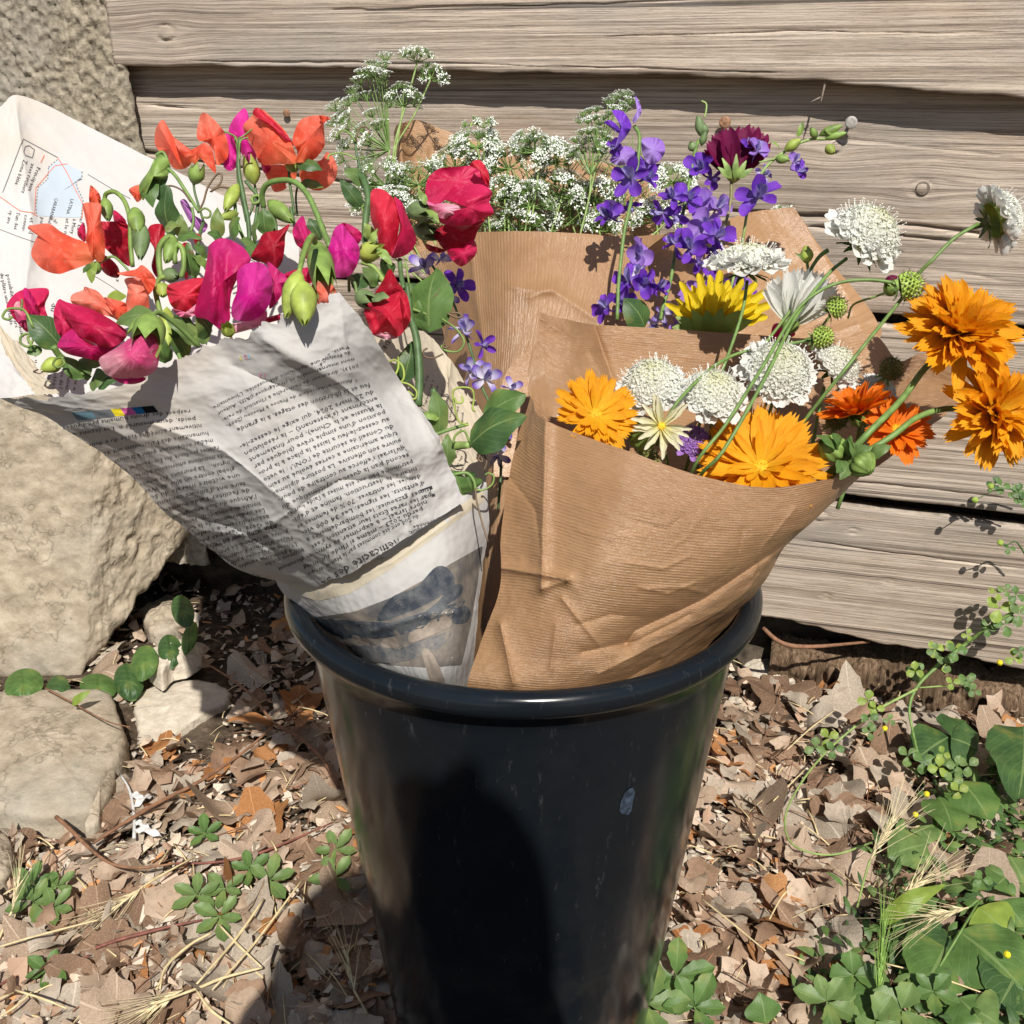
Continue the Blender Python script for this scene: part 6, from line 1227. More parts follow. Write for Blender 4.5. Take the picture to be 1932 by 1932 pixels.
def sp3(t):
    for a, b, r_ in [((1750, 60), (1800, 30), .006)]: pass
    G = [((1545, 255), (1590, 236), .0075), ((1555, 262), (1598, 250), .006), ((1540, 262), (1530, 240), .006), ((1560, 275), (1573, 290), .0085), ((1480, 285), (1512, 262), .009), ((1462, 300), (1490, 300), .0075), ((1575, 262), (1555, 244), .004)]
    for a, b, r_ in G: calyx(t, (*a, .74), (*b, .735), r_, C_GREEN if r_ < .008 else C_YEL, 'bud', open_=.35)
    leaf(t, (1505, 258, .74), (1515, 228, .738), .005, C_GREEN); leaf(t, (1470, 278, .745), (1455, 268, .74), .004, C_GREEN)
    stem(t, D([(1432, 306), (1465, 300), (1490, 304)], .742), .0011, S_PALE)
spike('leaning larkspur spike with pale green buds reaching towards the wall nail', D([(1560, 262), (1525, 264), (1490, 280), (1450, 310), (1428, 345), (1410, 400), (1400, 460), (1380, 540), (1360, 640)], (.74, .75)),
      [(1506, 322, .738, 22, nrm(.5, -.3, .7), 'v', .3), (1500, 305, .742, 20, nrm(.3, .4, .7), 'l', .3), (1428, 372, .735, 46, nrm(.05, .15, 1), 'v', .6), (1428, 285, .755, 24, nrm(.3, .6, .6), 'l', .2), (1415, 275, .76, 22, nrm(-.2, .7, .6), 'v', .8), (1440, 330, .752, 20, nrm(.6, .2, .7), 'w', .1)], sr=.0020, extra=sp3, sm=S_PALE)
spike('loose purple larkspur behind the flat scabious and the yellow sunflower', D([(1400, 560), (1360, 640), (1330, 720)], .76),
      [(1352, 540, .76, 34, nrm(.2, .2, .9), 'v', .6), (1392, 545, .765, 30, nrm(.4, .2, .8), 'l', .2), (1305, 555, .755, 26, nrm(-.3, -.2, .8), 'l', .6), (1250, 590, .75, 24, nrm(0, -.2, .8), 'w', .2), (1285, 615, .755, 26, nrm(.1, -.4, .8), 'l', 1.1), (1238, 612, .755, 24, nrm(-.3, -.4, .8), 'w', 1.3), (1410, 560, .765, 24, nrm(.6, -.2, .6), 'v', 1.3)])
spike('white and violet striped larkspur between the newspaper and the kraft wraps', D([(815, 500), (850, 560), (885, 650), (905, 720), (935, 790), (945, 870), (940, 960)], (.70, .655)),
      [(802, 505, .69, 32, nrm(-.2, .3, 1), 'w', .3), (830, 490, .70, 24, nrm(.4, .3, .8), 'w', 1.1), (862, 540, .695, 34, nrm(.3, .1, .9), 'v', .2), (845, 560, .70, 24, nrm(-.2, -.2, .8), 'w', .9), (878, 625, .685, 34, nrm(-.2, .3, 1), 'w', .5), (910, 650, .69, 28, nrm(.6, -.1, .7), 'v', .9), (888, 700, .68, 30, nrm(-.1, .1, .9), 'w', 1.9),
       (915, 715, .675, 34, nrm(.3, .2, .9), 'w', .2), (965, 735, .675, 24, nrm(.4, .2, .8), 'w', .6), (945, 760, .68, 24, nrm(0, -.4, .8), 'v', .2), (948, 820, .665, 24, nrm(.1, .1, .9), 'w', .7), (940, 860, .66, 24, nrm(-.1, -.4, .9), 'w', 0)], sr=.0018, sm=S_DARK)

# ------------------------------------------------------------------ white umbels (false bishop's weed)
UG = 'small white umbels in the back kraft wrap'
def umbellet(mb, c, n, r, green=.35):
    """fine rays and white dots around a small centre; mi 0 green, 1 white"""
    FR = frame(n).to_3x3(); N = R.randint(18, 24)
    for i in range(N):
        q = math.sqrt((i + .5) / N); a = i * 2.4; p = Vector((q * math.cos(a), q * math.sin(a), .28 - .22 * q * q)) * r
        e = c + FR @ p; s0 = c - n * r * .55
        V, F, UV = tube_vf([s0, e], [.00028, .00022], 3, caps=False); mb.add(V, F, UV, 0)
        if R.random() > green:
            for m in range(5):
                o = FR @ Vector((R.uniform(-1, 1), R.uniform(-1, 1), R.uniform(0, .6))) * r * .19; s_ = r * R.uniform(.06, .11); p2 = e + o; f = frame((n + Vector((R.uniform(-.6, .6), R.uniform(-.6, .6), R.uniform(-.6, .6)))).normalized()).to_3x3()
                mb.add([p2 + f @ Vector(v_) * s_ for v_ in ((1, 0, .25), (.3, .95, .1), (-.8, .6, .25), (-.8, -.6, .1), (.3, -.95, .25), (0, 0, -.5))], [(0, 1, 2, 3, 4), (1, 0, 5), (2, 1, 5), (3, 2, 5), (4, 3, 5), (0, 4, 5)], None, 1)
        else:
            s_ = r * .06; mb.add([e + Vector(v_) * s_ for v_ in ((1, 0, 0), (-1, 0, 0), (0, 1, 0), (0, -1, 0), (0, 0, 1.2), (0, 0, -1))], [(0, 2, 4), (2, 1, 4), (1, 3, 4), (3, 0, 4), (2, 0, 5), (1, 2, 5), (3, 1, 5), (0, 3, 5)], None, 0)
def umbel(label, node, tips, stemp, rr=16, green=.35, d=.93):
    c = at(*node, d); t = thing('white_umbel', label, 'flower', c, UG); mb = MB()
    for (x, y, *o) in tips:
        dd = d + (o[0] if o else R.uniform(-.02, .02)); e = at(x, y, dd); n = (e - c).normalized(); n = (n + Vector((0, 0, .5)) + Vector((R.uniform(-.15, .15), R.uniform(-.3, 0), 0))).normalized(); r = rr * R.uniform(.8, 1.15) / FPX * d
        umbellet(mb, e, n, r, green); V, F, UV = tube_vf([c, c.lerp(e - n * r * .55, .5) + Vector((0, 0, -.001)), e - n * r * .55], [.0006, .0005, .0004], 4, n=5, caps=False); mb.add(V, F, UV, 0)
    mb.mk('floret_head', None, t, mats=[S_GREEN_U, F_DOT], kind='stuff', smooth=False)
    if stemp: stem(t, [(*node, d)] + [(x, y, d + .0) for x, y in stemp], .0016, S_PALE)
S_GREEN_U = plain('umbel_green', (0.16, 0.26, 0.07), 0.5, 150, 0.3)
umbel('arched white umbel highest at the left, seen from its green side', (735, 283), [(727, 106), (722, 122), (705, 120), (690, 135), (678, 150), (665, 170), (655, 190), (648, 205), (640, 222), (630, 200), (626, 230), (632, 255), (650, 240), (690, 180), (700, 212), (712, 235), (680, 240), (665, 262), (650, 275), (640, 300), (655, 320), (680, 300), (700, 290), (690, 265), (715, 150), (668, 185), (650, 222), (642, 275), (700, 135), (718, 140)], [(732, 330), (760, 420), (800, 500)], 20, .3)
umbel('flat green and white umbel at the very top over the board gap', (786, 116), [(760, 102), (772, 96), (787, 93), (802, 95), (812, 103), (795, 102), (778, 104)], [(784, 130), (765, 200), (745, 270), (740, 330)], 13, .6)
umbel('small umbel just below and right of the topmost one', (812, 148), [(795, 132), (805, 122), (822, 125), (832, 138), (828, 152), (812, 132), (838, 148), (800, 145)], [(808, 160), (780, 220), (745, 280), (742, 330)], 12, .6)
umbel('round umbel with a white right rim under the two topmost ones', (760, 200), [(738, 180), (745, 165), (762, 160), (778, 168), (790, 180), (786, 195), (770, 178), (750, 192), (735, 196)], [(756, 230), (748, 275), (742, 330)], 15, .35)
k = 0
gen = [((728, 330), 60, .5, 13, 'dense white umbel before the brown paper curl'), ((790, 330), 55, .5, 13, 'white umbel above the biggest crimson sweet pea'), ((900, 262), 46, .4, 13, 'white umbel right of the brown paper curl'), ((890, 225), 18, .4, 8, 'tiny upright umbel above the others in the middle'), ((925, 232), 20, .7, 8, 'tiny green umbel with few white dots in the middle'),
       ((860, 300), 50, .35, 13, 'white umbel left of the middle stalk'), ((960, 300), 50, .4, 13, 'loose white umbel above the bright kraft sheet'), ((1010, 270), 48, .35, 13, 'white umbel with a curled green leaf on top'), ((1050, 290), 46, .35, 14, 'white umbel below the double headed one'), ((1050, 350), 55, .3, 14, 'wide white umbel in the mass right of the centre'),
       ((1000, 370), 55, .45, 13, 'half green umbel in the mass at the centre'), ((950, 360), 50, .45, 13, 'white and green umbel next to the biggest crimson sweet pea'), ((1080, 400), 60, .5, 14, 'green rayed umbel showing its node over the kraft edge'), ((980, 420), 55, .6, 13, 'dark green umbel low over the kraft edge'), ((1120, 360), 50, .3, 14, 'white umbel left of the tall larkspur'),
       ((1130, 420), 45, .5, 13, 'umbel low behind the tall larkspur'), ((700, 370), 50, .45, 13, 'white umbel above the scarlet sweet pea'), ((745, 380), 50, .4, 13, 'white umbel between the scarlet and the crimson sweet peas'), ((800, 390), 45, .5, 13, 'green umbel left of the biggest crimson sweet pea'), ((940, 430), 40, .4, 12, 'white umbel resting on the kraft edge'), ((1270, 330), 42, .25, 13, 'white umbel between the two tall larkspurs'), ((1240, 400), 46, .3, 14, 'white umbel below the lavender larkspur blooms'), ((1480, 400), 26, .6, 11, 'small umbel behind the vivid larkspur bloom at the right')]
for (nx, ny), sp_, gr, rr, lab in gen:
    tips = []
    for i in range(25 if sp_ > 40 else 9 if sp_ > 22 else 5):
        a = math.pi * (R.random() - .5) * 1.5; q = sp_ * R.uniform(.45, 1.0); tips.append((nx + q * math.sin(a), ny - q * math.cos(a) * .62 + 6))
    rr *= 1.2; gr *= .9
    umbel(lab, (nx, ny + sp_ * .35), tips, [(nx + R.uniform(-12, 12), ny + sp_ * .35 + 60), (950 + (nx - 950) * .5, 560), (970, 760)], rr, gr, d=.90 + R.uniform(0, .05))
for lab, tips in [('dense double headed white umbel behind the tip of the tall larkspur', [(1148, 192), (1160, 184), (1172, 178), (1184, 176), (1190, 190), (1176, 196), (1160, 204), (1150, 212), (1140, 220), (1125, 205), (1112, 208), (1100, 214), (1094, 226), (1108, 226), (1122, 220), (1132, 230), (1182, 204), (1168, 210)]),
                  ('thick white umbel dome left of the tall larkspur', [(1085, 262), (1095, 250), (1110, 246), (1125, 246), (1138, 252), (1148, 262), (1145, 276), (1130, 268), (1112, 262), (1098, 268), (1086, 278), (1078, 288), (1100, 284), (1120, 282), (1138, 286)])]:
    umbel(lab, (1130, 290) if 'dome' not in lab else (1115, 330), tips, [(1110, 380), (1080, 500)], 14, .08, d=.90)
# feathery thread leaves among the umbels
mb = MB()
for i in range(520):
    x = R.uniform(690, 1230); y = R.uniform(330, 445) + (x > 1000) * R.uniform(-40, 0); d0 = R.uniform(.9, .98); a = R.uniform(-1.2, 1.2); L = R.uniform(18, 50)
    p0 = at(x, y, d0); p1 = at(x + L * math.sin(a) * .5 + R.uniform(-3, 3), y - L * math.cos(a) * .5, d0 + R.uniform(-.01, .01)); p2 = at(x + L * math.sin(a), y - L * math.cos(a), d0)
    V, F, UV = tube_vf([p0, p1, p2], [.0006, .0005, .0003], 3, n=4, caps=False); mb.add(V, F, UV)
mb.mk('thread_foliage', S_GREEN_U, None, kind='stuff', cat='foliage', label='mass of thread fine green leaves among the white umbels')
# ------------------------------------------------------------------ print on the newspaper sheets
def ink(name, c): 
    n = NT(name); n.col(c); n.set(Roughness=0.85, Specular_IOR_Level=0.1); return n.m
I_BLACK = ink('ink_black', (0.045, 0.043, 0.048)); I_GREY = ink('ink_grey', (0.16, 0.155, 0.16)); I_RED = ink('ink_red', (0.62, 0.20, 0.14)); I_LBLUE = ink('ink_light_blue', (0.44, 0.50, 0.56))
CAMT = Vector(CAM)
def hit(bv, x, y, off):
    p, nn, i, dd = bv.ray_cast(CAMT, ray(x, y))
    if p is None: return None
    if nn.dot(CAMT - p) < 0: nn = -nn
    return p + nn * off
def textmesh(s):
    cu = bpy.data.curves.new('t', 'FONT'); cu.body = s; cu.size = 1.0; cu.resolution_u = 1; cu.align_x = 'LEFT'
    o = bpy.data.objects.new('t', cu); COL.objects.link(o); bpy.context.view_layer.update()
    dg = bpy.context.evaluated_depsgraph_get(); me = bpy.data.meshes.new_from_object(o.evaluated_get(dg))
    v = np.array([q.co[:2] for q in me.vertices]); f = [tuple(p.vertices) for p in me.polygons]
    bpy.data.objects.remove(o); bpy.data.curves.remove(cu); bpy.data.meshes.remove(me)
    return v, f
def write(bv, lines, mat, parent, name='printed_text', off=0.0004, label=None):
    mb = MB()
    for ln in lines:
        s, x0, y0, x1, y1, h = ln[:6]; sag = ln[6] if len(ln) > 6 else 0.0; bold = ln[7] if len(ln) > 7 else 1.0
        v, f = textmesh(s)
        if len(v) == 0: continue
        wd = v[:, 0].max(); dx, dy = x1 - x0, y1 - y0; L = math.hypot(dx, dy); ux, uy = dx / L, dy / L; px_, py_ = uy, -ux
        P = []; ok = []
        for a, b in v:
            t = a / wd; e = sag * 4 * t * (1 - t)
            X = x0 + dx * t + px_ * (b / 0.69 * h + e); Yy = y0 + dy * t + py_ * (b / 0.69 * h + e)
            q = hit(bv, X, Yy, off); ok.append(q is not None); P.append(q if q is not None else CAMT)
        F = [q for q in f if all(ok[i] for i in q)]
        # keep faces that lie on one piece of paper
        F = [q for q in F if max((P[q[0]] - P[i]).length for i in q) < 0.012]
        if F: mb.add([tuple(p) for p in P], F)
    if mb.n: return mb.mk(name, mat, parent, label=label, smooth=False, kind='stuff')
def decal(bv, poly, mat, parent, name, off=0.0002, nr=10, ns=60, label=None, smooth=False):
    P = np.array(poly, float)
    if smooth: C = crom_closed(P, ns)
    else:
        Q = np.vstack([P, P[:1]]); seg = np.linalg.norm(np.diff(Q, axis=0), axis=1); s = np.concatenate([[0], np.cumsum(seg)]); tt = np.linspace(0, s[-1], ns, endpoint=False)
        C = np.stack([np.interp(tt, s, Q[:, 0]), np.interp(tt, s, Q[:, 1])], 1)
    m = C.mean(0); V = []; bad = set()
    for k in range(nr):
        r = 1 - k / nr
        for c in C:
            p = m + (c - m) * r; q = hit(bv, p[0], p[1], off)
            if q is None: bad.add(len(V)); q = CAMT
            V.append(tuple(q))
    F = [(k * ns + s, k * ns + (s + 1) % ns, (k + 1) * ns + (s + 1) % ns, (k + 1) * ns + s) for k in range(nr - 1) for s in range(ns)] + [tuple((nr - 1) * ns + s for s in range(ns))]
    F = [f for f in F if not bad.intersection(f)]
    V = np.array(V); F = [f for f in F if np.ptp(V[list(f)], axis=0).max() < 0.05]
    return mk(name, V, F, mat, parent, label=label)
def rule(bv, path, w, mat, parent, name='printed_line', off=0.0003, dash=None):
    P = []; 
    for (x0, y0), (x1, y1) in zip(path[:-1], path[1:]):
        n_ = max(2, int(math.hypot(x1 - x0, y1 - y0) / 3)); P += [(x0 + (x1 - x0) * i / n_, y0 + (y1 - y0) * i / n_) for i in range(n_)]
    P.append(path[-1]); V = []; F = []
    for i, (x, y) in enumerate(P):
        a = P[min(i + 1, len(P) - 1)]; b = P[max(i - 1, 0)]; dx, dy = a[0] - b[0], a[1] - b[1]; L = math.hypot(dx, dy) + 1e-6; ox, oy = -dy / L * w / 2, dx / L * w / 2
        A = hit(bv, x + ox, y + oy, off); B = hit(bv, x - ox, y - oy, off)
        if A is None or B is None: A = B = None
        V += [tuple(A or CAMT), tuple(B or CAMT)]
        if i and A is not None and V[-4] != tuple(CAMT) and (Vector(V[-4]) - A).length < .01 and (not dash or i % dash): F.append((2 * i - 2, 2 * i, 2 * i + 1, 2 * i - 1))
    if F: return mk(name, V, F, mat, parent, smooth=False)
b1 = BVH[N1.name]; b2 = BVH[N2.name]; b3 = BVH[N3.name]; b5 = BVH[N5.name]; b6 = BVH[N6.name]
LN = []
# left column: right-hand starts (upside down), ends to the left
c1 = ["respect des droits humains prodiguées", "poids, deux mesures ». Les leçons de", "nitivement accrédité l'idée du « deux", "humanitaire des Palestiniens ont défi-", "médias occidentaux quant à la situation", "relative prudence des Européens et des", "de munitions américaines à Israël, la", "ington… La poursuite des livraisons", "global contre un allié de Wash-", "une victoire morale du Sud", "taire ont d'ailleurs constitué", "de faciliter l'aide humani-", "l'Afrique du Sud enjoignant à", "tionale de justice (CIJ), saisie par", "Les ordonnances de la Cour", "assourdissant, a conforté", "de Gaza, n'est pas passé", "nale (CPI) saisi en Ukraine", "cureur de la Cour pénale", "guerre en Ukraine. Le pro-", "russe Vladimir Poutine", "L'Union européenne a son", "son à géométrie variable"]
st = [(360, 772), (370, 786), (381, 799), (394, 814), (402, 828), (413, 841), (422, 855), (434, 868), (443, 880), (453, 893), (463, 908), (472, 920), (484, 932), (492, 946), (500, 958), (508, 970), (516, 981), (522, 990), (532, 985), (544, 998), (552, 1010), (560, 1022), (572, 1032)]
en = [(119, 804), (130, 818), (166, 838), (185, 855), (201, 871), (225, 885), (238, 900), (252, 915), (262, 928), (276, 938), (290, 948), (300, 962), (314, 976), (326, 990), (340, 1000), (352, 1012), (362, 1024), (372, 1034), (400, 1030), (412, 1040), (424, 1050), (436, 1058), (450, 1066)]
for i, s in enumerate(c1): LN.append((s, *st[i], *en[i], 8.2, -3))
c2 = ["feu et la libération des otages, à la grande", "du 25 mars 2024, qui exige le cessez-le-", "entérinant (s'abstenant) – la résolution", "la Russie et la Chine), pour finalement", "position d'une simple trêve (bloquée par", "au cessez-le-feu a laissé la place à la pro-", "du Conseil de sécurité de l'ONU : le veto", "tique américaine a certes évolué au sein", "suivre son offensive. La posture diploma-", "qu'Israël s'efforce au contraire de pour-", "second plan la question systématique du", "patrimoine bâti ont été mises à l'aide huma-", "nitaire, la destruction, famine et d'épi-", "démies, les entraves, 70 % de femmes et", "d'enfants, les signes. Les 34 000 vic-", "times gazaouies, les bombardements à", "par les rares États leur attention s'est", "niors Israël – à exprimer sa sym-", "perdu 2023 – même si l'Inde fut", "du Sud ont été commises par le Hamas", "bataille des valeurs assez choquées", "est aussi en train. Si les opi-", "en train de"]
for i, s in enumerate(c2):
    x0, y0 = (696 + 7.4 * i, 722 + 13.2 * i) if i < 16 else (812 - (i - 16) * 8, 930 + (i - 16) * 13)
    if i == 0: x1, y1 = 447, 808
    else: x1, y1 = 452 + 9.0 * (i - 1), 840 + 12.5 * (i - 1)
    if i > 19: continue
    if i > 19: x0, y0 = 778 - (i - 20) * 14, 985 + (i - 20) * 12; x1, y1 = 630 + (i - 20) * 8, 1068 + (i - 20) * 4
    LN.append((s, x0, y0, x1, y1, 8.6, -5))
for s, a, b in [("Paris, 2024.", (656, 652), (600, 690)), ("de France, une diplomatie déboussolée, L'Inventaire,", (660, 661), (400, 768)), ("tions internationales et stratégiques (IRIS). Auteur", (667, 674), (410, 778)), ("2013), directeur de recherche à l'Institut de rela-", (675, 686), (419, 790)), ("* Ancien ambassadeur de France à Moscou (2009-", (672, 712), (427, 800))]:
    LN.append((s, *a, *b, 6.4, -8))
for s, a, b, h in [("sentiment que les", (574, 1034), (500, 1062), 8), ("ce glissement", (588, 1044), (524, 1070), 8), ("imag", (600, 1056), (572, 1068), 8), ("inqu", (608, 1068), (582, 1080), 8), ("couronnée", (833, 975), (778, 992), 7), ("conduit", (812, 986), (772, 1002), 7), ("d'Israël. Vio", (520, 1095), (440, 1070), 8), ("modifié le", (448, 1062), (390, 1030), 8)]:
    LN.append((s, *a, *b, h))
write(b1, LN, I_BLACK, N1)
write(b1, [("Inefficacité des Sa", 758, 1012, 606, 1098, 15, -6), ("L", 818, 915, 790, 925, 20)], I_BLACK, N1, 'headline')
write(b1, [("1", 474, 666, 468, 668, 9)], ink('ink_cyan', (0.25, 0.50, 0.68)), N1, 'registration_number'); write(b1, [("2", 467, 668, 460, 670, 9), ("12", 503, 702, 488, 705, 8)], ink('ink_magenta', (0.68, 0.20, 0.38)), N1, 'registration_number'); write(b1, [("3", 458, 670, 451, 672, 9)], ink('ink_yellow', (0.72, 0.64, 0.25)), N1, 'registration_number')
tx = [510, 655, 790, 860, 935, 1010, 1095]; bx = [555, 690, 825, 895, 980, 1040, 1132]
for i, c in enumerate([(0.13, 0.22, 0.27), (0.16, 0.17, 0.18), (0.72, 0.58, 0.03), (0.60, 0.12, 0.34), (0.02, 0.14, 0.30), (0.012, 0.012, 0.016)]):
    f = lambda x, a, b: b + (a - b) * (x - 510) / 600
    decal(b1, z5((tx[i], f(tx[i], 1200, 1250)), (tx[i + 1], f(tx[i + 1], 1200, 1250)), (bx[i + 1], f(bx[i + 1], 1250, 1312)), (bx[i], f(bx[i], 1250, 1312))), ink('ink_bar', c), N1, 'colour_bar', nr=5, ns=24)
# map page
decal(b3, z1((410, 560), (585, 645), (583, 700), (540, 715), (550, 760), (592, 850), (578, 975), (420, 970), (262, 960), (250, 900), (270, 760), (340, 700), (345, 620)), I_LBLUE, N3, 'printed_map', label='blue map area')
rule(b3, z1((20, 795), (165, 413), (410, 545)), 1.6, I_GREY, N3); rule(b3, z1((410, 545), (470, 640), (540, 780), (592, 880), (585, 980)), 1.6, I_RED, N3); rule(b3, z1((480, 590), (390, 605), (270, 745), (255, 760), (245, 950)), 1.5, I_RED, N3)
rule(b3, z1((315, 530), (290, 585)), 2.0, I_RED, N3); rule(b3, z1((0, 825), (30, 845), (140, 925), (230, 940), (265, 965)), 1.6, I_RED, N3)
rule(b3, z1((345, 620), (340, 700), (270, 760), (255, 900), (262, 958)), 1.8, I_GREY, N3, dash=2); rule(b3, z1((410, 560), (345, 615)), 1.8, I_GREY, N3, dash=2); rule(b3, z1((585, 645), (583, 700), (540, 715), (550, 760), (592, 850), (578, 975)), 1.8, I_GREY, N3, dash=2)
rule(b3, z1((205, 460), (245, 490), (230, 548), (180, 530), (168, 505), (178, 468), (205, 460)), 1.8, I_GREY, N3); rule(b3, z1((625, 665), (800, 770), (930, 840)), 1.1, I_GREY, N3); rule(b3, z1((0, 1058), (120, 1105), (250, 1150)), 1.1, I_GREY, N3); rule(b3, z1((590, 1340), (740, 1430), (880, 1520)), 1.1, I_GREY, N3)
write(b3, [("Zone bâtie", *z1((168, 560))[0], *z1((105, 735))[0], 7.5), ("axes routiers", *z1((222, 585))[0], *z1((152, 795))[0], 7.5), ("Principaux", *z1((262, 610))[0], *z1((196, 782))[0], 7.5), ("LATINA", *z1((505, 838))[0], *z1((470, 945))[0], 6.5), ("CARABANchel", *z1((392, 832))[0], *z1((340, 1010))[0], 6.5)], I_BLACK, N3)
write(b3, [("op ave", *z1((70, 920))[0], *z1((48, 1015))[0], 7), ("l'un des", *z1((118, 940))[0], *z1((100, 1058))[0], 7), ("connu-", *z1((178, 950))[0], *z1((155, 1070))[0], 7), ("et la d", *z1((215, 970))[0], *z1((205, 1090))[0], 7), ("puis un-", *z1((290, 970))[0], *z1((265, 1110))[0], 7), ("lati doc", *z1((350, 975))[0], *z1((400, 1020))[0], 7), ("et le n", *z1((470, 975))[0], *z1((455, 1090))[0], 7), ("à Mory", *z1((520, 980))[0], *z1((500, 1090))[0], 7), ("e? La", *z1((570, 975))[0], *z1((548, 1060))[0], 7),
           ("du plâtre une sorte de", *z1((0, 1370))[0], *z1((75, 1740))[0], 7), ("possibilité. On l'h", *z1((45, 1380))[0], *z1((110, 1700))[0], 7), ("un épars", *z1((75, 1600))[0], *z1((110, 1760))[0], 7), ("indust", *z1((125, 1700))[0], *z1((150, 1830))[0], 7), ("du", *z1((370, 1580))[0], *z1((360, 1640))[0], 9), ("s", *z1((830, 1410))[0], *z1((826, 1430))[0], 7),
           ("en la", *z5((190, 720))[0], *z5((200, 800))[0], 6), ("une u", *z5((240, 780))[0], *z5((250, 900))[0], 6), ("sur", *z5((340, 980))[0], *z5((335, 1050))[0], 8), ("idée", *z5((385, 970))[0], *z5((375, 1060))[0], 7), ("rue de l", *z5((440, 940))[0], *z5((420, 1080))[0], 7), ("bibelots,", *z5((490, 950))[0], *z5((465, 1095))[0], 7), ("au e", *z5((540, 1000))[0], *z5((520, 1095))[0], 7)], I_BLACK, N3)
# inner page small print
write(b5, [(s, *z7((1320 + 36 * i, 460 + 38 * i))[0], *z7((1250 + 42 * i, 640 + 34 * i))[0], 4.2) for i, s in enumerate(["suite de la", "des citoyens", "a été rendu", "quatre ans", "par l'exode", "dans l'eau", "argent. Il", "parti. Il est", "question de"])], I_BLACK, N5, 'small_print')
write(b5, [("DE", *z7((1070, 250))[0], *z7((1030, 310))[0], 8)] + [(s, *z7((1540 + 30 * i, 1010 + 34 * i))[0], *z7((1500 + 30 * i, 1090 + 34 * i))[0], 4.2) for i, s in enumerate(["exact que", "son avis", "elle est", "pour faire"])], I_BLACK, N5, 'small_print')
# photograph on the lower page
zq = Z(511, 894.5, .529)
def photo_mat():
    n = NT('ink_photograph'); co = n.coord('Object'); a = n.noise(co, 45, 5, .65); b_ = n.noise(n.coord('Object', (1, 1, .3)), 110, 4, .7)
    c = n.ramp(a, [(.34, (.06, .068, .085)), (.48, (.15, .135, .12)), (.62, (.27, .23, .19)), (.75, (.36, .32, .28))]); n.col(n.mix(c, (.20, .17, .14), n.math('MULTIPLY', b_, .5))); n.set(Roughness=.7, Specular_IOR_Level=.2); return n.m
decal(b2, zq((150, 512), (300, 490), (430, 440), (540, 380), (640, 320), (755, 255), (735, 400), (712, 540), (680, 680), (560, 690), (420, 680), (300, 620)), photo_mat(), N2, 'printed_photograph', nr=30, ns=160, label='printed photograph of brown and navy shapes')
def ink2(name, a, b):
    n = NT(name); n.col(n.ramp(n.noise(n.coord('Object'), 90, 5, .7), [(.38, a), (.62, b)])); n.set(Roughness=.8, Specular_IOR_Level=.15); return n.m
I_NAVY = ink2('ink_navy', (.04, .048, .062), (.12, .125, .13)); I_TAN = ink2('ink_tan', (.20, .165, .135), (.34, .28, .23)); I_SLATE = ink2('ink_slate', (.08, .09, .105), (.22, .20, .18))
decal(b2, [(540, 1098), (600, 1118), (650, 1104), (720, 1060), (800, 1000), (910, 925), (917, 942), (830, 1005), (740, 1072), (660, 1120), (600, 1134), (548, 1116)], M_NEWSC, N2, 'cream_margin', nr=14, ns=120)
for poly, m_ in [([(160, 515), (260, 530), (420, 540), (560, 510), (690, 450), (640, 500), (520, 560), (360, 585), (230, 575)], I_NAVY), ([(430, 440), (520, 400), (590, 330), (640, 345), (650, 400), (580, 450), (470, 500), (380, 520)], I_NAVY), ([(640, 400), (680, 395), (675, 430), (620, 470), (520, 520), (600, 450)], I_NAVY),
                 ([(270, 600), (380, 640), (520, 610), (640, 560), (600, 620), (460, 670), (330, 660)], I_SLATE), ([(650, 490), (690, 470), (712, 500), (690, 530), (650, 530)], I_NAVY), ([(260, 590), (300, 572), (350, 595), (345, 615), (290, 612)], I_TAN), ([(400, 590), (440, 580), (460, 615), (400, 615)], I_TAN), ([(500, 560), (580, 520), (620, 500), (640, 540), (560, 580), (500, 600)], I_TAN), ([(540, 640), (570, 630), (620, 740), (580, 750)], I_TAN)]:
    decal(b2, zq(*poly), m_, N2, 'printed_shape', off=.0004, nr=8, ns=40, smooth=True)
# ------------------------------------------------------------------ dry leaves and litter
def dry(name, stops, scale=26):
    n = NT(name); co = n.coord('Object'); a = n.noise(co, scale, 4); oi = n.n('ObjectInfo')
    c = n.ramp(n.math('ADD', n.math('MULTIPLY', a, .7), n.math('MULTIPLY', oi.outputs['Random'], .3)), stops)
    f = n.noise(co, 170, 4, .7); c = n.mix(c, tuple(x * .35 for x in stops[0][1]), n.math('MULTIPLY', n.ramp(f, [(.52, (0, 0, 0)), (.75, (1, 1, 1))]), .5))
    uv = n.coord('UV'); sep = n.n('SeparateXYZ'); n.l(uv, sep.inputs[0])
    v = n.math('ABSOLUTE', n.math('SINE', n.math('MULTIPLY', sep.outputs[0], math.pi * 5))); vm = n.ramp(v, [(0, (1, 1, 1)), (.10, (0, 0, 0))])
    n.col(n.mix(c, tuple(min(1, x * 1.5) for x in stops[-1][1]), n.math('MULTIPLY', vm, .5))); n.set(Roughness=.7, Specular_IOR_Level=.25)
    n.bump(n.math('ADD', f, vm), .0008, .7); n.thin(.12); return n.m
DM = [dry('dry_leaf_tan', [(.25, (.24, .165, .11)), (.55, (.46, .34, .245)), (.8, (.64, .51, .40))]), dry('dry_leaf_grey', [(.25, (.25, .20, .15)), (.55, (.44, .365, .285)), (.8, (.62, .54, .44))]),
      dry('dry_leaf_brown', [(.25, (.13, .075, .045)), (.55, (.29, .185, .12)), (.8, (.44, .30, .21))]), dry('dry_leaf_orange', [(.25, (.24, .09, .03)), (.55, (.42, .19, .07)), (.8, (.55, .30, .14))])]
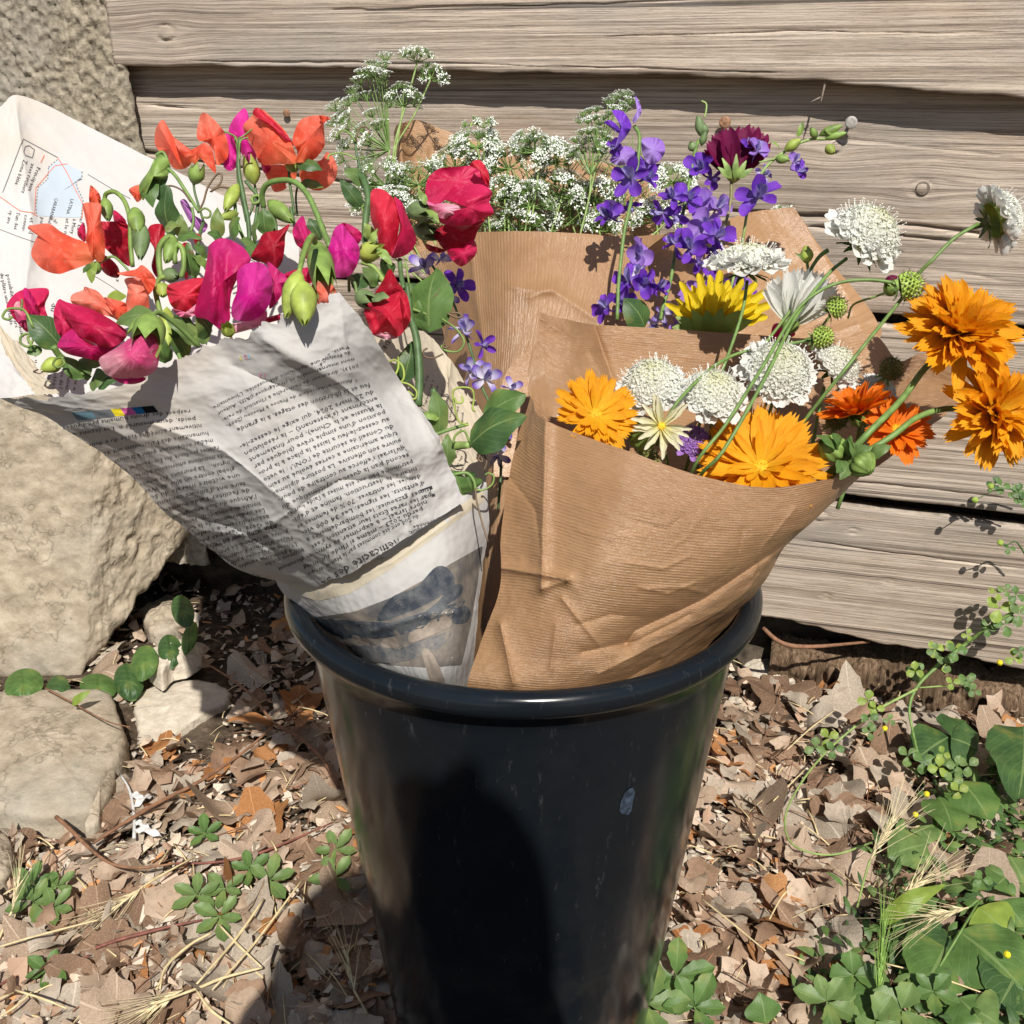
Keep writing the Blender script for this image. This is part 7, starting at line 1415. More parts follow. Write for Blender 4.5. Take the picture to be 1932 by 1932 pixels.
def dead_leaf(seed, lobed=True, fold=0.0, curl=.25, ns=48, nr=7):
    r_ = random.Random(seed); V = []; UV = []; ph = r_.uniform(0, 6)
    for k in range(nr):
        q = 1 - k / (nr - 1) if k < nr - 1 else .03
        for s in range(ns):
            a = 2 * math.pi * s / ns
            if lobed: R0 = .70 + .22 * abs(math.cos(a * 2.5)) ** 1.3 + .05 * math.sin(a * 12 + ph) + .04 * ((s * 7919 + seed) % 5 - 2) / 2
            else: R0 = (.45 + .55 * abs(math.cos(a)) ** 1.5) * (1 - .1 * abs(math.sin(a))) + .02 * ((s * 7919) % 3 - 1)
            if seed % 3 == 0 and .3 < (a / 6.28) < .55: R0 *= .45 + .1 * math.sin(s * 2.1)
            x = R0 * q * math.cos(a); y = R0 * q * math.sin(a)
            z = curl * (x * x * r_.choice([1]) - .5 * y * y) + .05 * math.sin(x * 6 + ph) + .05 * math.sin(y * 7 + ph * 2) - fold * abs(y * math.cos(ph) + x * math.sin(ph)) + .025 * math.cos(a * 5) * q
            V.append((x, y, z)); UV.append((a / (2 * math.pi), q))
    F = [(k * ns + s, k * ns + (s + 1) % ns, (k + 1) * ns + (s + 1) % ns, (k + 1) * ns + s) for k in range(nr - 1) for s in range(ns)] + [tuple((nr - 1) * ns + s for s in range(ns))]
    return V, F, UV
LEAFS = {}
for v_ in range(10):
    V, F, UV = dead_leaf(v_ + 1, v_ < 7, [0, .25, .5, -.4, .1, .7, 0, .3, -.3, .6][v_], [.2, .35, .1, .3, .6, .2, -.3, .4, .8, .3][v_])
    for m_ in range(4): LEAFS[v_, m_] = data('dry_leaf', V, F, DM[m_], uv=UV)
BLOCKED = [(lambda x, y: x < 246 and 1325 < y < 1600 and not (x > 190 and y > 1500)), (lambda x, y: 255 < x < 425 and 1265 < y < 1405), (lambda x, y: x < 170 and y < 1300), (lambda x, y: x > 1480 and y < 1300), (lambda x, y: 1400 < x < 1490 and y < 1290)]
def gpos(x, y):
    if any(b(x, y) for b in BLOCKED): return None
    p = on_ground(x, y, 0.004)
    return None if math.hypot(p.x - BX, p.y) < .112 else p
def lay_leaf(x, y, size, v, m, rot, label, tilt=None, lift=.006, group=None):
    p = on_ground(x, y, lift); me = LEAFS[v, m]
    o = bpy.data.objects.new('fallen_leaf', me); COL.objects.link(o)
    tx, ty = tilt or (R.gauss(0, .22), R.gauss(0, .22))
    o.matrix_basis = Matrix.Translation(p) @ Matrix.Rotation(rot, 4, 'Z') @ Matrix.Rotation(tx, 4, 'X') @ Matrix.Rotation(ty, 4, 'Y') @ Matrix.Scale(size, 4)
    o['label'] = label; o['category'] = 'leaf'
    if group: o['group'] = group
G1 = 'dry fallen leaves in the litter'
SPL = [(1470, 1322, .050, 4, 2, .3, 'large curled reddish brown leaf under the boards right of the bucket', (.5, .1)), (1422, 1365, .032, 7, 1, 1.4, 'stiff grey brown leaf standing like a triangle right of the rim', (1.0, .2)), (1395, 1410, .036, 0, 0, .6, 'tan lobed leaf with a hole right of the bucket rim', (.3, .1)),
       (1600, 1370, .032, 1, 0, .2, 'pale toothed leaf near the trailing vine', (.2, .2)), (1590, 1440, .030, 4, 1, 1.2, 'rolled grey leaf pair in the middle of the right litter', (.5, .5)), (1430, 1530, .036, 2, 2, 2.2, 'folded dark tan leaf beside the grass loop', (.4, -.3)), (1560, 1520, .030, 8, 2, 1.6, 'curled narrow brown leaf with small holes', (.9, 0)),
       (1370, 1740, .044, 6, 2, .8, 'big flat reddish brown leaf right of the lower bucket wall', (.12, .05)), (1450, 1820, .028, 3, 3, .2, 'bright orange crumpled leaf below the flat reddish brown one', (.4, .2)), (1465, 1700, .020, 5, 3, 2, 'small ochre leaf in the right litter', (.2, .3)), (1520, 1925, .046, 1, 2, 2.7, 'brown leaf with bar shaped shadows at the lower edge', (.2, .2)),
       (1310, 1790, .024, 4, 3, 1.2, 'orange brown curled leaf touching the bucket base on the right', (.8, 0)), (1290, 1680, .026, 0, 3, 1, 'small orange leaf scrap beside the bucket at the right', (.3, .3)), (1640, 1460, .034, 9, 0, .4, 'long brown leaf reaching the trailing vine flowers', (.4, .4)),
       (160, 1660, .060, 0, 0, .7, 'largest tan plane leaf at the lower left', (.08, .05)), (300, 1710, .045, 6, 1, 2.2, 'grey tan plane leaf crossed by a straw ear', (.1, .1)), (620, 1720, .050, 1, 1, .6, 'grey plane leaf with clear veins at the edge of the shadow', (.15, -.1)), (440, 1780, .050, 3, 1, 1.2, 'wide grey tan leaf under the crossing straws', (.1, .1)),
       (690, 1830, .060, 0, 2, 1.9, 'large brown leaf in the shadow left of the bucket base', (.1, .1)), (510, 1420, .026, 7, 3, 1.0, 'ochre folded leaf under the dry flower stalk', (.7, .2)), (398, 1455, .022, 8, 3, .5, 'small orange curled leaf on the long stalk', (.6, .3)), (295, 1525, .026, 4, 3, 1.8, 'bright orange brown curled leaf touching the white feather', (.6, .5)),
       (620, 1480, .028, 9, 3, .6, 'ochre orange leaf at the left edge of the bucket', (.4, .2)), (560, 1330, .030, 3, 3, .4, 'reddish leaf in the shade behind the dry flower stalk', (.5, .3)), (700, 1915, .03, 2, 3, .4, 'dark orange leaf deep in the shadow by the bucket base', (.2, .2)), (45, 1600, .05, 5, 1, 1.2, 'grey crumpled leaf below the large flat stone', (.3, .2))]
for a in SPL: lay_leaf(*a[:7], tilt=a[7], group=G1, lift=.012)
cnt = 0
while cnt < 262:
    x = R.uniform(-60, 1990); y = R.uniform(1130, 2010)
    if 560 < x < 1330 and y < 1330: continue
    if gpos(x, y) is None or (600 < x < 1390 and abs(x - 985) < 400 - (y - 1240) * .27): continue
    s = R.choice([.020, .024, .028, .033, .040, .048]) * R.uniform(.8, 1.2); ms = R.choices([0, 1, 2, 3], [5, 4, 2.5, .5])[0]
    lay_leaf(x, y, s, R.randrange(10), ms, R.uniform(0, 6.28), 'one of the small dry brown leaves that cover the ground round the bucket', lift=R.uniform(.006, .022), group='small dry leaves covering the ground'); cnt += 1
# crumbs, bark scraps, seeds and small stones between the leaves: nobody could count them
def crumbs(N, name, mats, size, label, zmax, seed, zone=None):
    rr = np.random.RandomState(seed); V = []; F = []; MI = []; n0 = 0
    k = 0
    while k < N:
        x = rr.uniform(-120, 2050); y = 1080 + (2150 - 1080) * rr.uniform() ** .8
        if zone and not zone(x, y): continue
        p = gpos(x, y)
        if p is None: continue
        k += 1; s = rr.uniform(*size) * (1 if rr.uniform() < .85 else 1.7); m = rr.randint(4, 7); a0 = rr.uniform(0, 6.28); asp = rr.uniform(.35, 1)
        t1 = rr.uniform(-.7, .7); t2 = rr.uniform(-.7, .7); z0 = rr.uniform(.0, zmax) + float(ground_h(np.array(p.x), np.array(p.y))); ca, sa = math.cos(a0), math.sin(a0)
        pts_ = []
        for j in range(m):
            a = 2 * math.pi * j / m + rr.uniform(-.3, .3); q = s * rr.uniform(.6, 1.1); u, v = q * math.cos(a), q * math.sin(a) * asp
            pts_.append((p.x + ca * u - sa * v, p.y + sa * u + ca * v, z0 + u * t1 + v * t2 + rr.uniform(-.15, .15) * s))
        V += pts_; V.append((p.x, p.y, z0 + rr.uniform(-.1, .45) * s)); F += [(n0 + j, n0 + (j + 1) % m, n0 + m) for j in range(m)]; mi = rr.randint(len(mats)); MI += [mi] * m; n0 += m + 1
    o = mk(name, V, F, None, None, mats=mats, midx=MI, smooth=False, kind='stuff', cat='litter', label=label); return o
crumbs(6500, 'leaf_litter', [DM[0], DM[1], DM[2], DM[0], DM[1], DM[2], DM[0], DM[2], DM[1], DM[3]], (.003, .010), 'broken brown leaf scraps and bark crumbs strewn thickly over the ground', .016, 5)
M_GRIT = plain('grit', (.42, .37, .31), .9, 200, .4, .001); M_BARK = plain('bark_scrap', (.13, .085, .06), .9, 200, .4, .001)
crumbs(12000, 'grit', [M_GRIT, M_BARK, M_PALE, DM[1], M_BARK, M_PALE], (.0015, .006), 'fine grit, dark crumbs and seed husks between the leaves', .012, 6)
mb = MB()
M_STRAW = plain('straw', (.62, .50, .28), .6, 120, .25, .0003); M_TWIG = plain('twig_brown', (.22, .11, .06), .7, 120, .4, .0006); M_TWIGR = plain('twig_red', (.20, .07, .05), .6, 120, .4, .0004)
for i in range(1500):
    x = R.uniform(-60, 1990); y = R.uniform(1150, 2050); p = gpos(x, y)
    if p is None: continue
    a = R.uniform(0, 6.28); L = R.uniform(.008, .045); dv = Vector((math.cos(a), math.sin(a), R.uniform(-.15, .3))) * L; z = Vector((0, 0, R.uniform(.008, .02)))
    V, F, UV = tube_vf([p + z, p + z + dv * .5 + Vector((0, 0, .003)), p + z + dv], [R.uniform(.0003, .0009)] * 2, 4, n=4); mb.add(V, F, UV, 0 if R.random() < .45 else 1)
mb.mk('twig_litter', None, None, mats=[M_STRAW, M_TWIG], kind='stuff', cat='litter', label='short bits of straw and thin twigs lying all over the leaf litter')
def ground_path(p, lift=.012): return [tuple(on_ground(x, y, z if z is not None else lift)) for x, y, z in [(*q, None) if len(q) == 2 else q for q in p]]
def stick(name, p, r, mat, label, cat='twig', seg=7, **k):
    if mat is M_STRAW: r = [r * .5, r * .75, r * .45] if not hasattr(r, '__len__') else r
    P = ground_path(p, k.pop('lift', .014) + .012); return tube(name, P, r, mat, None, seg, cat=cat, label=label, **k)
zl = Z(0, 1022.2, .3307); zl2 = Z(0, 1420.9, .26456); zr = Z(1213.9, 1213.9, .37171)
stick('dry_stalk', zl((530, 1720), (700, 1610), (900, 1490), (1150, 1360), (1400, 1190), (1560, 1050)), [.0014, .0024, .002, .0012], M_TWIG, 'long reddish brown stalk slanting up to the dry flower head', lift=.022)
t = thing('dry_flower_stalk', 'dry brown stalk with a tangled seed head and orange pods left of the bucket', 'dry plant', on_ground(560, 1370, .02))
tube('stalk', ground_path(zl((1170, 690), (1300, 770), (1440, 880), (1560, 1030), (1700, 1110), (1830, 1230), (1932, 1400)), .03), [.0011, .0016, .002, .0022, .0014], M_TWIG, t, 6)
c0 = on_ground(*zl((1680, 1000))[0], .045)
for k in range(36):
    a = R.uniform(0, 6.28); b = R.uniform(-.6, 1.4); L = R.uniform(.008, .022); e = c0 + Vector((math.cos(a) * math.cos(b), math.sin(a) * math.cos(b), math.sin(b))) * L
    tube('bristle', [c0, c0.lerp(e, .5) + Vector((0, 0, .004)), e], [.0006, .0003], M_TWIG, t, 4)
for a_, b_ in [((1560, 1040), (1300, 1020)), ((1690, 1060), (1790, 960))]: V, F, UV = leaf_vf(on_ground(*zl(a_)[0], .03), on_ground(*zl(b_)[0], .035), .014, (0, -.3, 1), bend=.2); mk('pod', V, F, DM[3], t, uv=UV)
stick('dry_stalk', zl((320, 1570), (400, 1640), (480, 1720), (560, 1790), (660, 1845), (800, 1860), (1000, 1835)), [.0022, .0016, .001], M_TWIG, 'orange brown broken twig starting in front of the large flat stone', lift=.03)
stick('dry_stalk', zl((1000, 1835), (1200, 1830), (1400, 1800), (1600, 1730), (1900, 1600)), [.0012, .0016, .0008], M_TWIGR, 'thin dark red runner lying across the litter left of the bucket')
stick('dry_stalk', zl2((680, 1390), (850, 1330), (1000, 1290), (1200, 1240), (1440, 1190)), [.0016, .0018, .001], M_TWIGR, 'dark red runner below the cinquefoil leaves')
stick('dry_stalk', zl2((0, 1650), (100, 1600), (260, 1570), (480, 1500), (640, 1440)), [.0012, .0014, .001], M_TWIGR, 'dark red runner near the lower left corner')
stick('dry_stalk', [(1440, 1185, .11), (1475, 1213, .10), (1530, 1220, .095), (1640, 1211, .09)], [.0026, .003, .0016], M_TWIG, 'grey brown twig across the rotten beam right of the bucket')
for p, r_, lab in [([(570, 1660), (480, 1780), (400, 1868)], .0016, 'straw running from the shadow edge down to the crossing point'), (zl2((1560, 1220), (1700, 1370), (1870, 1530)), .0016, 'straw crossing the others beside the grey veined leaf'), (zl2((1870, 1530), (1600, 1600), (1400, 1680), (1100, 1790)), .0019, 'thick pale straw with a bearded ear at the lower left'), (zl2((1400, 1690), (1500, 1830), (1640, 1932)), .0018, 'straw leaving the picture at the bottom left of the bucket'),
                   (zl2((1880, 1040), (1700, 1300), (1400, 1650)), .0019, 'long yellow straw slanting over the cinquefoil'), (zl2((1510, 1280), (1350, 1370), (1180, 1530), (1140, 1680)), .0018, 'bent straw blade in front of the veined leaf'), (zl2((0, 1380), (200, 1320), (500, 1240), (700, 1190)), .0014, 'thin straw at the left edge of the photo'), (zl2((0, 1880), (120, 1800), (230, 1700)), .0014, 'short straw in the lower left corner'),
                   (zl2((110, 1690), (300, 1750), (475, 1820)), .0014, 'straw under the small cinquefoil at the lower left'), (zl2((1390, 740), (1110, 890)), .0016, 'straw stalk of the bearded ear in the lower left litter'), ([(765, 2860), (760, 2850)], .001, '')][:10]:
    stick('straw', p, r_, M_STRAW, lab, cat='straw', lift=.028)
for p, lab in [(zr((730, 540), (850, 430), (970, 340)), 'thin straw pointing to the boards right of the bucket'), (zr((660, 800), (740, 720), (820, 640)), 'thin bent straw inside the grass loop'), (zr((300, 1300), (450, 1420), (620, 1560)), 'straw over the flat reddish brown leaf'), (zr((640, 1400), (700, 1290), (760, 1230)), 'short straw in the shaded litter at the right'),
               (zr((1210, 1620), (1480, 1690), (1740, 1780)), 'long pale straw among the broad leaves at the lower right'), (zr((1740, 1650), (1790, 1780)), 'short white straw stub at the lower right')]:
    stick('straw', p, .0012, M_STRAW, lab, cat='straw', lift=.03)
# torn and curled pieces of leaf, too many to count
def torn_leaves(N, seed):
    rr = random.Random(seed); mb = MB(); k = 0
    while k < N:
        x = rr.uniform(-100, 2050); y = 1090 + 1000 * rr.random() ** .85; p = gpos(x, y)
        if p is None: continue
        k += 1; s = rr.uniform(.007, .026); V = []; ns = 13; cu = rr.uniform(-.9, .9); asp = rr.uniform(.4, 1); M = Matrix.Translation(p + Vector((0, 0, rr.uniform(.002, .024)))) @ Matrix.Rotation(rr.uniform(0, 6.3), 4, 'Z') @ Matrix.Rotation(rr.uniform(-.6, .6), 4, 'X') @ Matrix.Rotation(rr.uniform(-.5, .5), 4, 'Y'); ro = [rr.uniform(.55, 1.1) for _ in range(ns)]
        for q in (1, .55):
            for j in range(ns):
                a = 2 * math.pi * j / ns; u, v = ro[j] * q * math.cos(a), ro[j] * q * math.sin(a) * asp; V.append(M @ (Vector((u, v, cu * u * u + .15 * math.sin(5 * v + k) + .06 * rr.uniform(-1, 1))) * s))
        V.append(M @ Vector((0, 0, 0)))
        F = [(j, (j + 1) % ns, ns + (j + 1) % ns, ns + j) for j in range(ns)] + [(ns + j, ns + (j + 1) % ns, 2 * ns) for j in range(ns)]
        mb.add(V, F, [(j / ns, 1) for j in range(ns)] * 2 + [(0, 0)], rr.choices([0, 1, 2, 3], [5, 4, 5, .6])[0])
    mb.mk('torn_leaf_litter', None, None, mats=DM, kind='stuff', cat='litter', label='torn and curled pieces of dry plane leaves heaped over the ground')
torn_leaves(1350, 8)
# white feather
t = thing('feather', 'white feather scrap lying beside the large flat stone', 'feather', on_ground(260, 1500, .01)); M_FEA = plain('feather_white', (.72, .71, .69), .6, 200, .1, thin=.2)
tube('shaft', ground_path(zl((690, 1330), (740, 1420), (765, 1560), (765, 1690)), .03), [.0008, .0016, .0018], M_FEA, t, 6)
for (a, b, w_) in [((760, 1520), (880, 1450), .006), ((760, 1600), (860, 1640), .006), ((770, 1640), (930, 1690), .008), ((740, 1440), (830, 1480), .008)]:
    V, F, UV = leaf_vf(on_ground(*zl(a)[0], .03), on_ground(*zl(b)[0], .026), w_, (0, -.2, 1), bend=.2, wav=.08); mk('vane', V, F, M_FEA, t, uv=UV)
# ------------------------------------------------------------------ living plants on the ground
def gl(x, y, z): return on_ground(x, y, z)
# creeper with round leaves along the footing block
for i, (x, y, w_, h, lab) in enumerate([(345, 1153, 42, 62, 'highest round creeper leaf in the dark hollow beside the footing'), (358, 1203, 28, 62, 'narrow creeper leaf below the highest one'), (321, 1228, 46, 62, 'round creeper leaf in front of the grey stone'), (273, 1250, 50, 66, 'creeper leaf above the small white stone'),
                                        (243, 1286, 56, 70, 'pointed creeper leaf left of the small white stone'), (186, 1295, 72, 48, 'broad creeper leaf right of the footing tip'), (108, 1310, 50, 72, 'creeper leaf lying on the top of the large flat stone'), (45, 1292, 76, 60, 'broad creeper leaf below the footing at the left'), (8, 1330, 60, 24, 'creeper leaf cut by the left edge of the photo')]):
    d = 1.30 if x > 150 else 1.27
    d -= .02 * (x > 300) * -1
    p = at(x, y, d); t = thing('creeper_leaf', lab, 'leaf', p, 'round creeper leaves along the stone footing')
    a = R.uniform(-.4, .4); O = []
    for k in range(12):
        b = 2 * math.pi * k / 12; u, v = w_ / 2 * math.cos(b), h / 2 * math.sin(b) * (1 + .12 * (math.sin(b) > .9)); O.append((x + u * math.cos(a) - v * math.sin(a), y + u * math.sin(a) + v * math.cos(a)))
    V, F, UV = lobe(O, d, foot=(x, y + h / 2), bulge=.012, tilt=(R.uniform(-.02, .02), -.04), ruf=.001, folds=[(x, y - h / 2, x, y + h / 2, -.004, 5)]); UVl = [((q[0] - x) / w_ + .5, 0) for q in [(0, 0)]]
    mk('blade', V, F, L_MID if i % 2 else L_DARK, t, uv=UV)
t = thing('creeper_runner', 'thin brown runner with a bright shoot lying over the large flat stone', 'stem', at(180, 1330, 1.2)); tube('stem', [at(85, 1298, 1.25), at(140, 1328, 1.21), at(200, 1360, 1.17), at(246, 1372, 1.15)], [.0012, .0009, .0006], M_TWIG, t, 5)
V, F, UV = leaf_vf(at(135, 1330, 1.2), at(172, 1303, 1.2), .010, nrm(0, .4, 1)); mk('shoot', V, F, L_LIME, t, uv=UV)
def palm(label, x, y, size, mat, tilt=(0, 0), n5=5, z=.03, rot=0.0, group='cinquefoil leaves in the litter', d=None, wid=.42):
    c = gl(x, y, z); t = thing('cinquefoil_leaf', label, 'leaf', c, group)
    up = Vector((tilt[0], tilt[1] - .35, 1)).normalized(); f = frame(up, 0).to_3x3()
    for k in range(n5):
        a = rot + 2 * math.pi * k / (n5 + .6) + R.uniform(-.12, .12); dv = (f @ Vector((math.cos(a), math.sin(a), .12))).normalized(); L = size * R.uniform(.95, 1.3)
        V, F, UV = leaf_vf(c + dv * L * .04, c + dv * L, L * wid * 1.1, up, bend=-.06, droop=-.35, nl=11, nw=7, serr=.10, shape=.8, asym=1.25, wav=.015); mk('leaflet', V, F, mat, t, uv=UV)
    tube('stalk', [tuple(c), tuple(c + Vector((R.uniform(-.01, .01), .012, -z * .7)))], .0007, S_GREEN, t, 5)
for a in [('five fingered leaf alone in the middle of the left litter', 386, 1573, .018), ('large five fingered leaf at the left of the central cluster', 372, 1688, .022), ('five fingered leaf right of the largest one in the cluster', 424, 1676, .018), ('lobed leaf at the bottom of the central cluster, beside tiny white flowers', 415, 1728, .022),
          ('five fingered leaf at the top right of the central cluster', 470, 1640, .018), ('rightmost leaf of the central cluster', 508, 1660, .023), ('five fingered leaf touching the left side of the bucket', 635, 1602, .022), ('dark five fingered leaf in the shadow left of the bucket', 632, 1655, .020),
          ('five fingered leaf at the far left, topmost', 58, 1668, .022), ('five fingered leaf at the far left beside the straw ear', 62, 1702, .022), ('bright leaf lowest in the far left cluster', 100, 1712, .018), ('leaf at the right of the far left cluster', 108, 1672, .017), ('small scalloped leaf near the lower left corner', 90, 1830, .018),
          ('large lobed leaf right of the bucket base', 1275, 1842, .030), ('lobed leaf at the lower right corner of the bucket', 1218, 1895, .030), ('dark lobed leaf in front of the bucket at the right', 1310, 1900, .026), ('bright small lobed leaf at the lower edge right of the bucket', 1150, 1925, .018)]:
    palm(a[0], a[1], a[2], a[3], L_GREY if R.random() < .5 else L_MID, rot=R.uniform(0, 6), wid=.40 if a[3] < .025 else .46, z=.03)
# bearded barley ears
M_AWN = plain('awn_straw', (.66, .56, .34), .6, 200, .2); M_AWNG = plain('awn_green', (.22, .36, .08), .5, 200, .3)
def ear(label, base, tip, n_, mat=M_AWN, spread=.5, stalk=None, sr=.001, awn=.045, smat=None, wid=.004):
    A = Vector(base); B = Vector(tip); ax = (B - A); L = ax.length; ax.normalize(); t = thing('grass_ear', label, 'grass ear', A, 'bearded wild barley ears'); u = ax.cross(Vector((.2, -.7, .5))).normalized(); v = ax.cross(u)
    mb = MB()
    for i in range(n_):
        q = i / n_; a = R.uniform(0, 6.28); p = A + ax * L * q; dv = (ax * 1.0 + (u * math.cos(a) + v * math.sin(a)) * spread * R.uniform(.3, 1.1)).normalized()
        g = p + dv * .010; V, F, UV = tube_vf([p, p + dv * .005, g], [.0004, wid * .22, .0004], 4, n=4); mb.add(V, F, UV)
        V, F, UV = tube_vf([g, g + dv * awn * .5 + ax * .002, g + dv * awn * R.uniform(.7, 1)], [.0003, .00022, .00012], 3, n=4, caps=False); mb.add(V, F, UV)
    mb.mk('spikelets', mat, t, kind='stuff'); tube('rachis', [A, B], .0007, mat, t, 5)
    if stalk: tube('stalk', stalk, sr, smat or M_STRAW, t, 6)
g_ = lambda x, y, z=.03: gl(x, y, z)
ear('straw coloured barley ear pointing left in the lower left litter', g_(430 * .0 + 265, 1676, .04), g_(205, 1722, .03), 34, awn=.05, stalk=[g_(368, 1617, .035), g_(295, 1657, .04), g_(265, 1676, .04)])
ear('barley ear lying at the bottom left under the crossing straws', g_(345, 1868, .035), g_(280, 1905, .03), 34, awn=.05)
ear('small barley ear standing beside the far left leaves', g_(22, 1720, .04), g_(38, 1650, .07), 16, awn=.035, stalk=[g_(-10, 1790, .02), g_(10, 1745, .03), g_(22, 1720, .04)])
ear('shaded barley ear fanning out left of the bucket base', g_(1003, 2980, .0) if False else g_(995 - 0, 1900, .0) if False else g_(668, 1868, .03), g_(655, 1800, .05), 16, awn=.04, stalk=[g_(700, 1925, .02), g_(668, 1868, .03)])
zr_ = lambda x, y, z: gl(*zr((x, y))[0], max(z, .028) + (.012 if z < .04 else 0))
ear('pale barley ear standing over the big green leaf at the right', zr_(1150, 1100, .06), zr_(1270, 900, .09), 30, awn=.05, spread=.55, stalk=[zr_(1085, 1340, .03), zr_(1120, 1200, .05), zr_(1150, 1100, .06)], smat=S_PALE)
ear('wide pale barley ear leaning left at the lower right', zr_(1650, 1340, .09), zr_(1440, 1390, .08), 34, awn=.055, spread=.7, stalk=[zr_(1480, 1680, .03), zr_(1600, 1480, .06), zr_(1700, 1310, .09), zr_(1650, 1340, .09)], smat=S_GREEN)
ear('pale barley ear behind the yellow green blade at the lower right', zr_(1300, 1290, .07), zr_(1440, 1180, .09), 26, awn=.05, spread=.6)
ear('fresh green barley ear standing upright at the lower right', zr_(1190, 1850, .04), zr_(1215, 1450, .10), 44, mat=M_AWNG, awn=.04, spread=.22, stalk=[zr_(1180, 1932, .0), zr_(1190, 1850, .04)], smat=S_GREEN, wid=.006)
def blade(name, label, a, b, w_, mat, cat='grass blade', bend=.2, up=(0, -.4, 1), group=None, shape=.9, serr=0.0, nl=14, asym=.5, droop=.2, parent=None):
    V, F, UV = leaf_vf(a, b, w_, up, bend=bend, droop=droop, nl=nl, nw=7, seed=R.uniform(0, 6), shape=shape, serr=serr, asym=asym)
    return mk(name, V, F, mat, parent, uv=UV, cat=None if parent else cat, label=label, group=group)
blade('green_grass', 'yellow green blade crossing the pale barley ears', zr_(1200, 1425, .07), zr_(1530, 1225, .10), .016, L_LIME)
blade('green_grass', 'upright green blade at the lower right of the bucket', zr_(620, 1932, .0), zr_(590, 1770, .06), .030, L_MID, bend=.1, shape=1.2)
# broad leaves at the lower right
BL = 'broad green leaves at the lower right'
for a, b, w_, m_, lab, z0 in [((1560, 470), (1380, 590), .060, L_DARK, 'dark broad leaf nearest the rotten beam, top of the right plants', .05), ((1560, 470), (1640, 400), .05, L_DARK, 'upper lobe of dark ivy like leaf under the yellow flowers', .055), ((1560, 480), (1700, 540), .055, L_DARK, 'right lobe of dark ivy like leaf under the yellow flowers', .055), ((1600, 690), (1760, 900), .055, L_MID, 'pointed green leaf hanging below the clover like sprigs', .05),
                              ((1500, 780), (1570, 960), .045, L_MID, 'toothed green leaf beside the pointed hanging one', .045), ((1932, 420), (1900, 800), .075, L_DARK, 'big round leaf cut by the right edge of the photo', .07), ((1480, 1380), (1290, 1520), .050, L_MID, 'round leaf in the shade of the barley ears', .03), ((1700, 1340), (1860, 1490), .050, L_LIME, 'light green leaf crossed by a dark shadow', .05), ((1820, 1300), (1932, 1440), .045, L_MID, 'green leaf at the right edge above the largest one', .05),
                              ((1600, 1460), (1932, 1760), .075, L_MID, 'largest bright green leaf at the lower right', .05), ((1560, 1490), (1400, 1790), .060, L_MID, 'round toothed leaf under the crossing straws at the lower right', .03), ((1200, 1650), (1000, 1880), .045, L_GREY, 'grey green leaf at the foot of the green barley ear', .02), ((1250, 1760), (1100, 1900), .040, L_MID, 'small leaf left of the green barley ear foot', .02), ((1660, 1850), (1800, 1932), .05, L_GREY, 'scalloped leaf at the bottom edge near the right corner', .03),
                              ((1600, 1800), (1720, 1932), .045, L_MID, 'lobed leaf at the bottom edge beside the scalloped one', .03), ((1860, 1080), (1932, 1220), .05, L_GREY, 'deeply lobed grey green leaf at the right edge', .05), ((1850, 1180), (1780, 1240), .035, L_MID, 'small leaf left of the deeply lobed one', .04), ((1640, 1180), (1700, 1260), .035, L_MID, 'small leaf above the wide pale barley ear', .04), ((1400, 930), (1470, 1010), .05, L_GREY, 'leaf behind the standing pale barley ear', .03), ((1440, 1020), (1240, 1080), .045, L_GREY, 'leaf spreading under the standing pale barley ear', .025),
                              ((1250, 1470), (1600, 1640), .06, L_DARK, 'dark leaf under the wide pale barley ear', .015), ((1932, 1600), (1800, 1850), .06, L_DARK, 'shaded leaf in the right corner', .02)]:
    blade('broad_leaf', lab, zr_(*a, z0), zr_(*b, z0 - .008), w_, m_, cat='leaf', bend=.08, group=BL, shape=.75, serr=.03, nl=16, asym=.8, droop=.12)
# clover like trailing vine with yellow flowers
def sprig(t, x, y, z, size, mat=L_MID, n3=3, rot=0.0, fn=None):
    c = fn(x, y, z) if fn else zr_(x, y, z)
    for k in range(n3):
        a = rot + 2 * math.pi * k / n3 + R.uniform(-.25, .25); dv = (CR * math.cos(a) + (CU * .8 + Vector((0, .2, .2))) * math.sin(a)).normalized()
        V, F, UV = leaf_vf(c + dv * size * .06, c + dv * size, size * .75, nrm(0, .5, 1), bend=.05, nl=9, nw=5, asym=1.3, shape=.75); mk('leaflet', V, F, mat, t, uv=UV)
t = thing('clover_vine', 'trailing clover like vine with yellow flower heads from the boards down to the litter', 'vine', zr_(1400, 600, .0))
tube('stem', [zr_(1640, 0, .14), zr_(1500, 110, .12), zr_(1390, 220, .10), zr_(1350, 330, .08), zr_(1370, 460, .06), zr_(1400, 590, .05)], [.0020, .0018, .0014], S_GREEN, t, 6)
tube('stem', [zr_(1390, 230, .10), zr_(1200, 330, .08), zr_(1090, 410, .06), zr_(960, 520, .04), zr_(850, 640, .03), zr_(770, 760, .025), zr_(720, 880, .02), zr_(740, 1000, .02), zr_(840, 1060, .02), zr_(980, 1070, .02), zr_(1160, 1010, .02)], [.0016, .0012, .0010, .0010], S_PALE, t, 6)
tube('stem', [zr_(1400, 225, .10), zr_(1540, 215, .10)], .0010, S_PALE, t, 5)
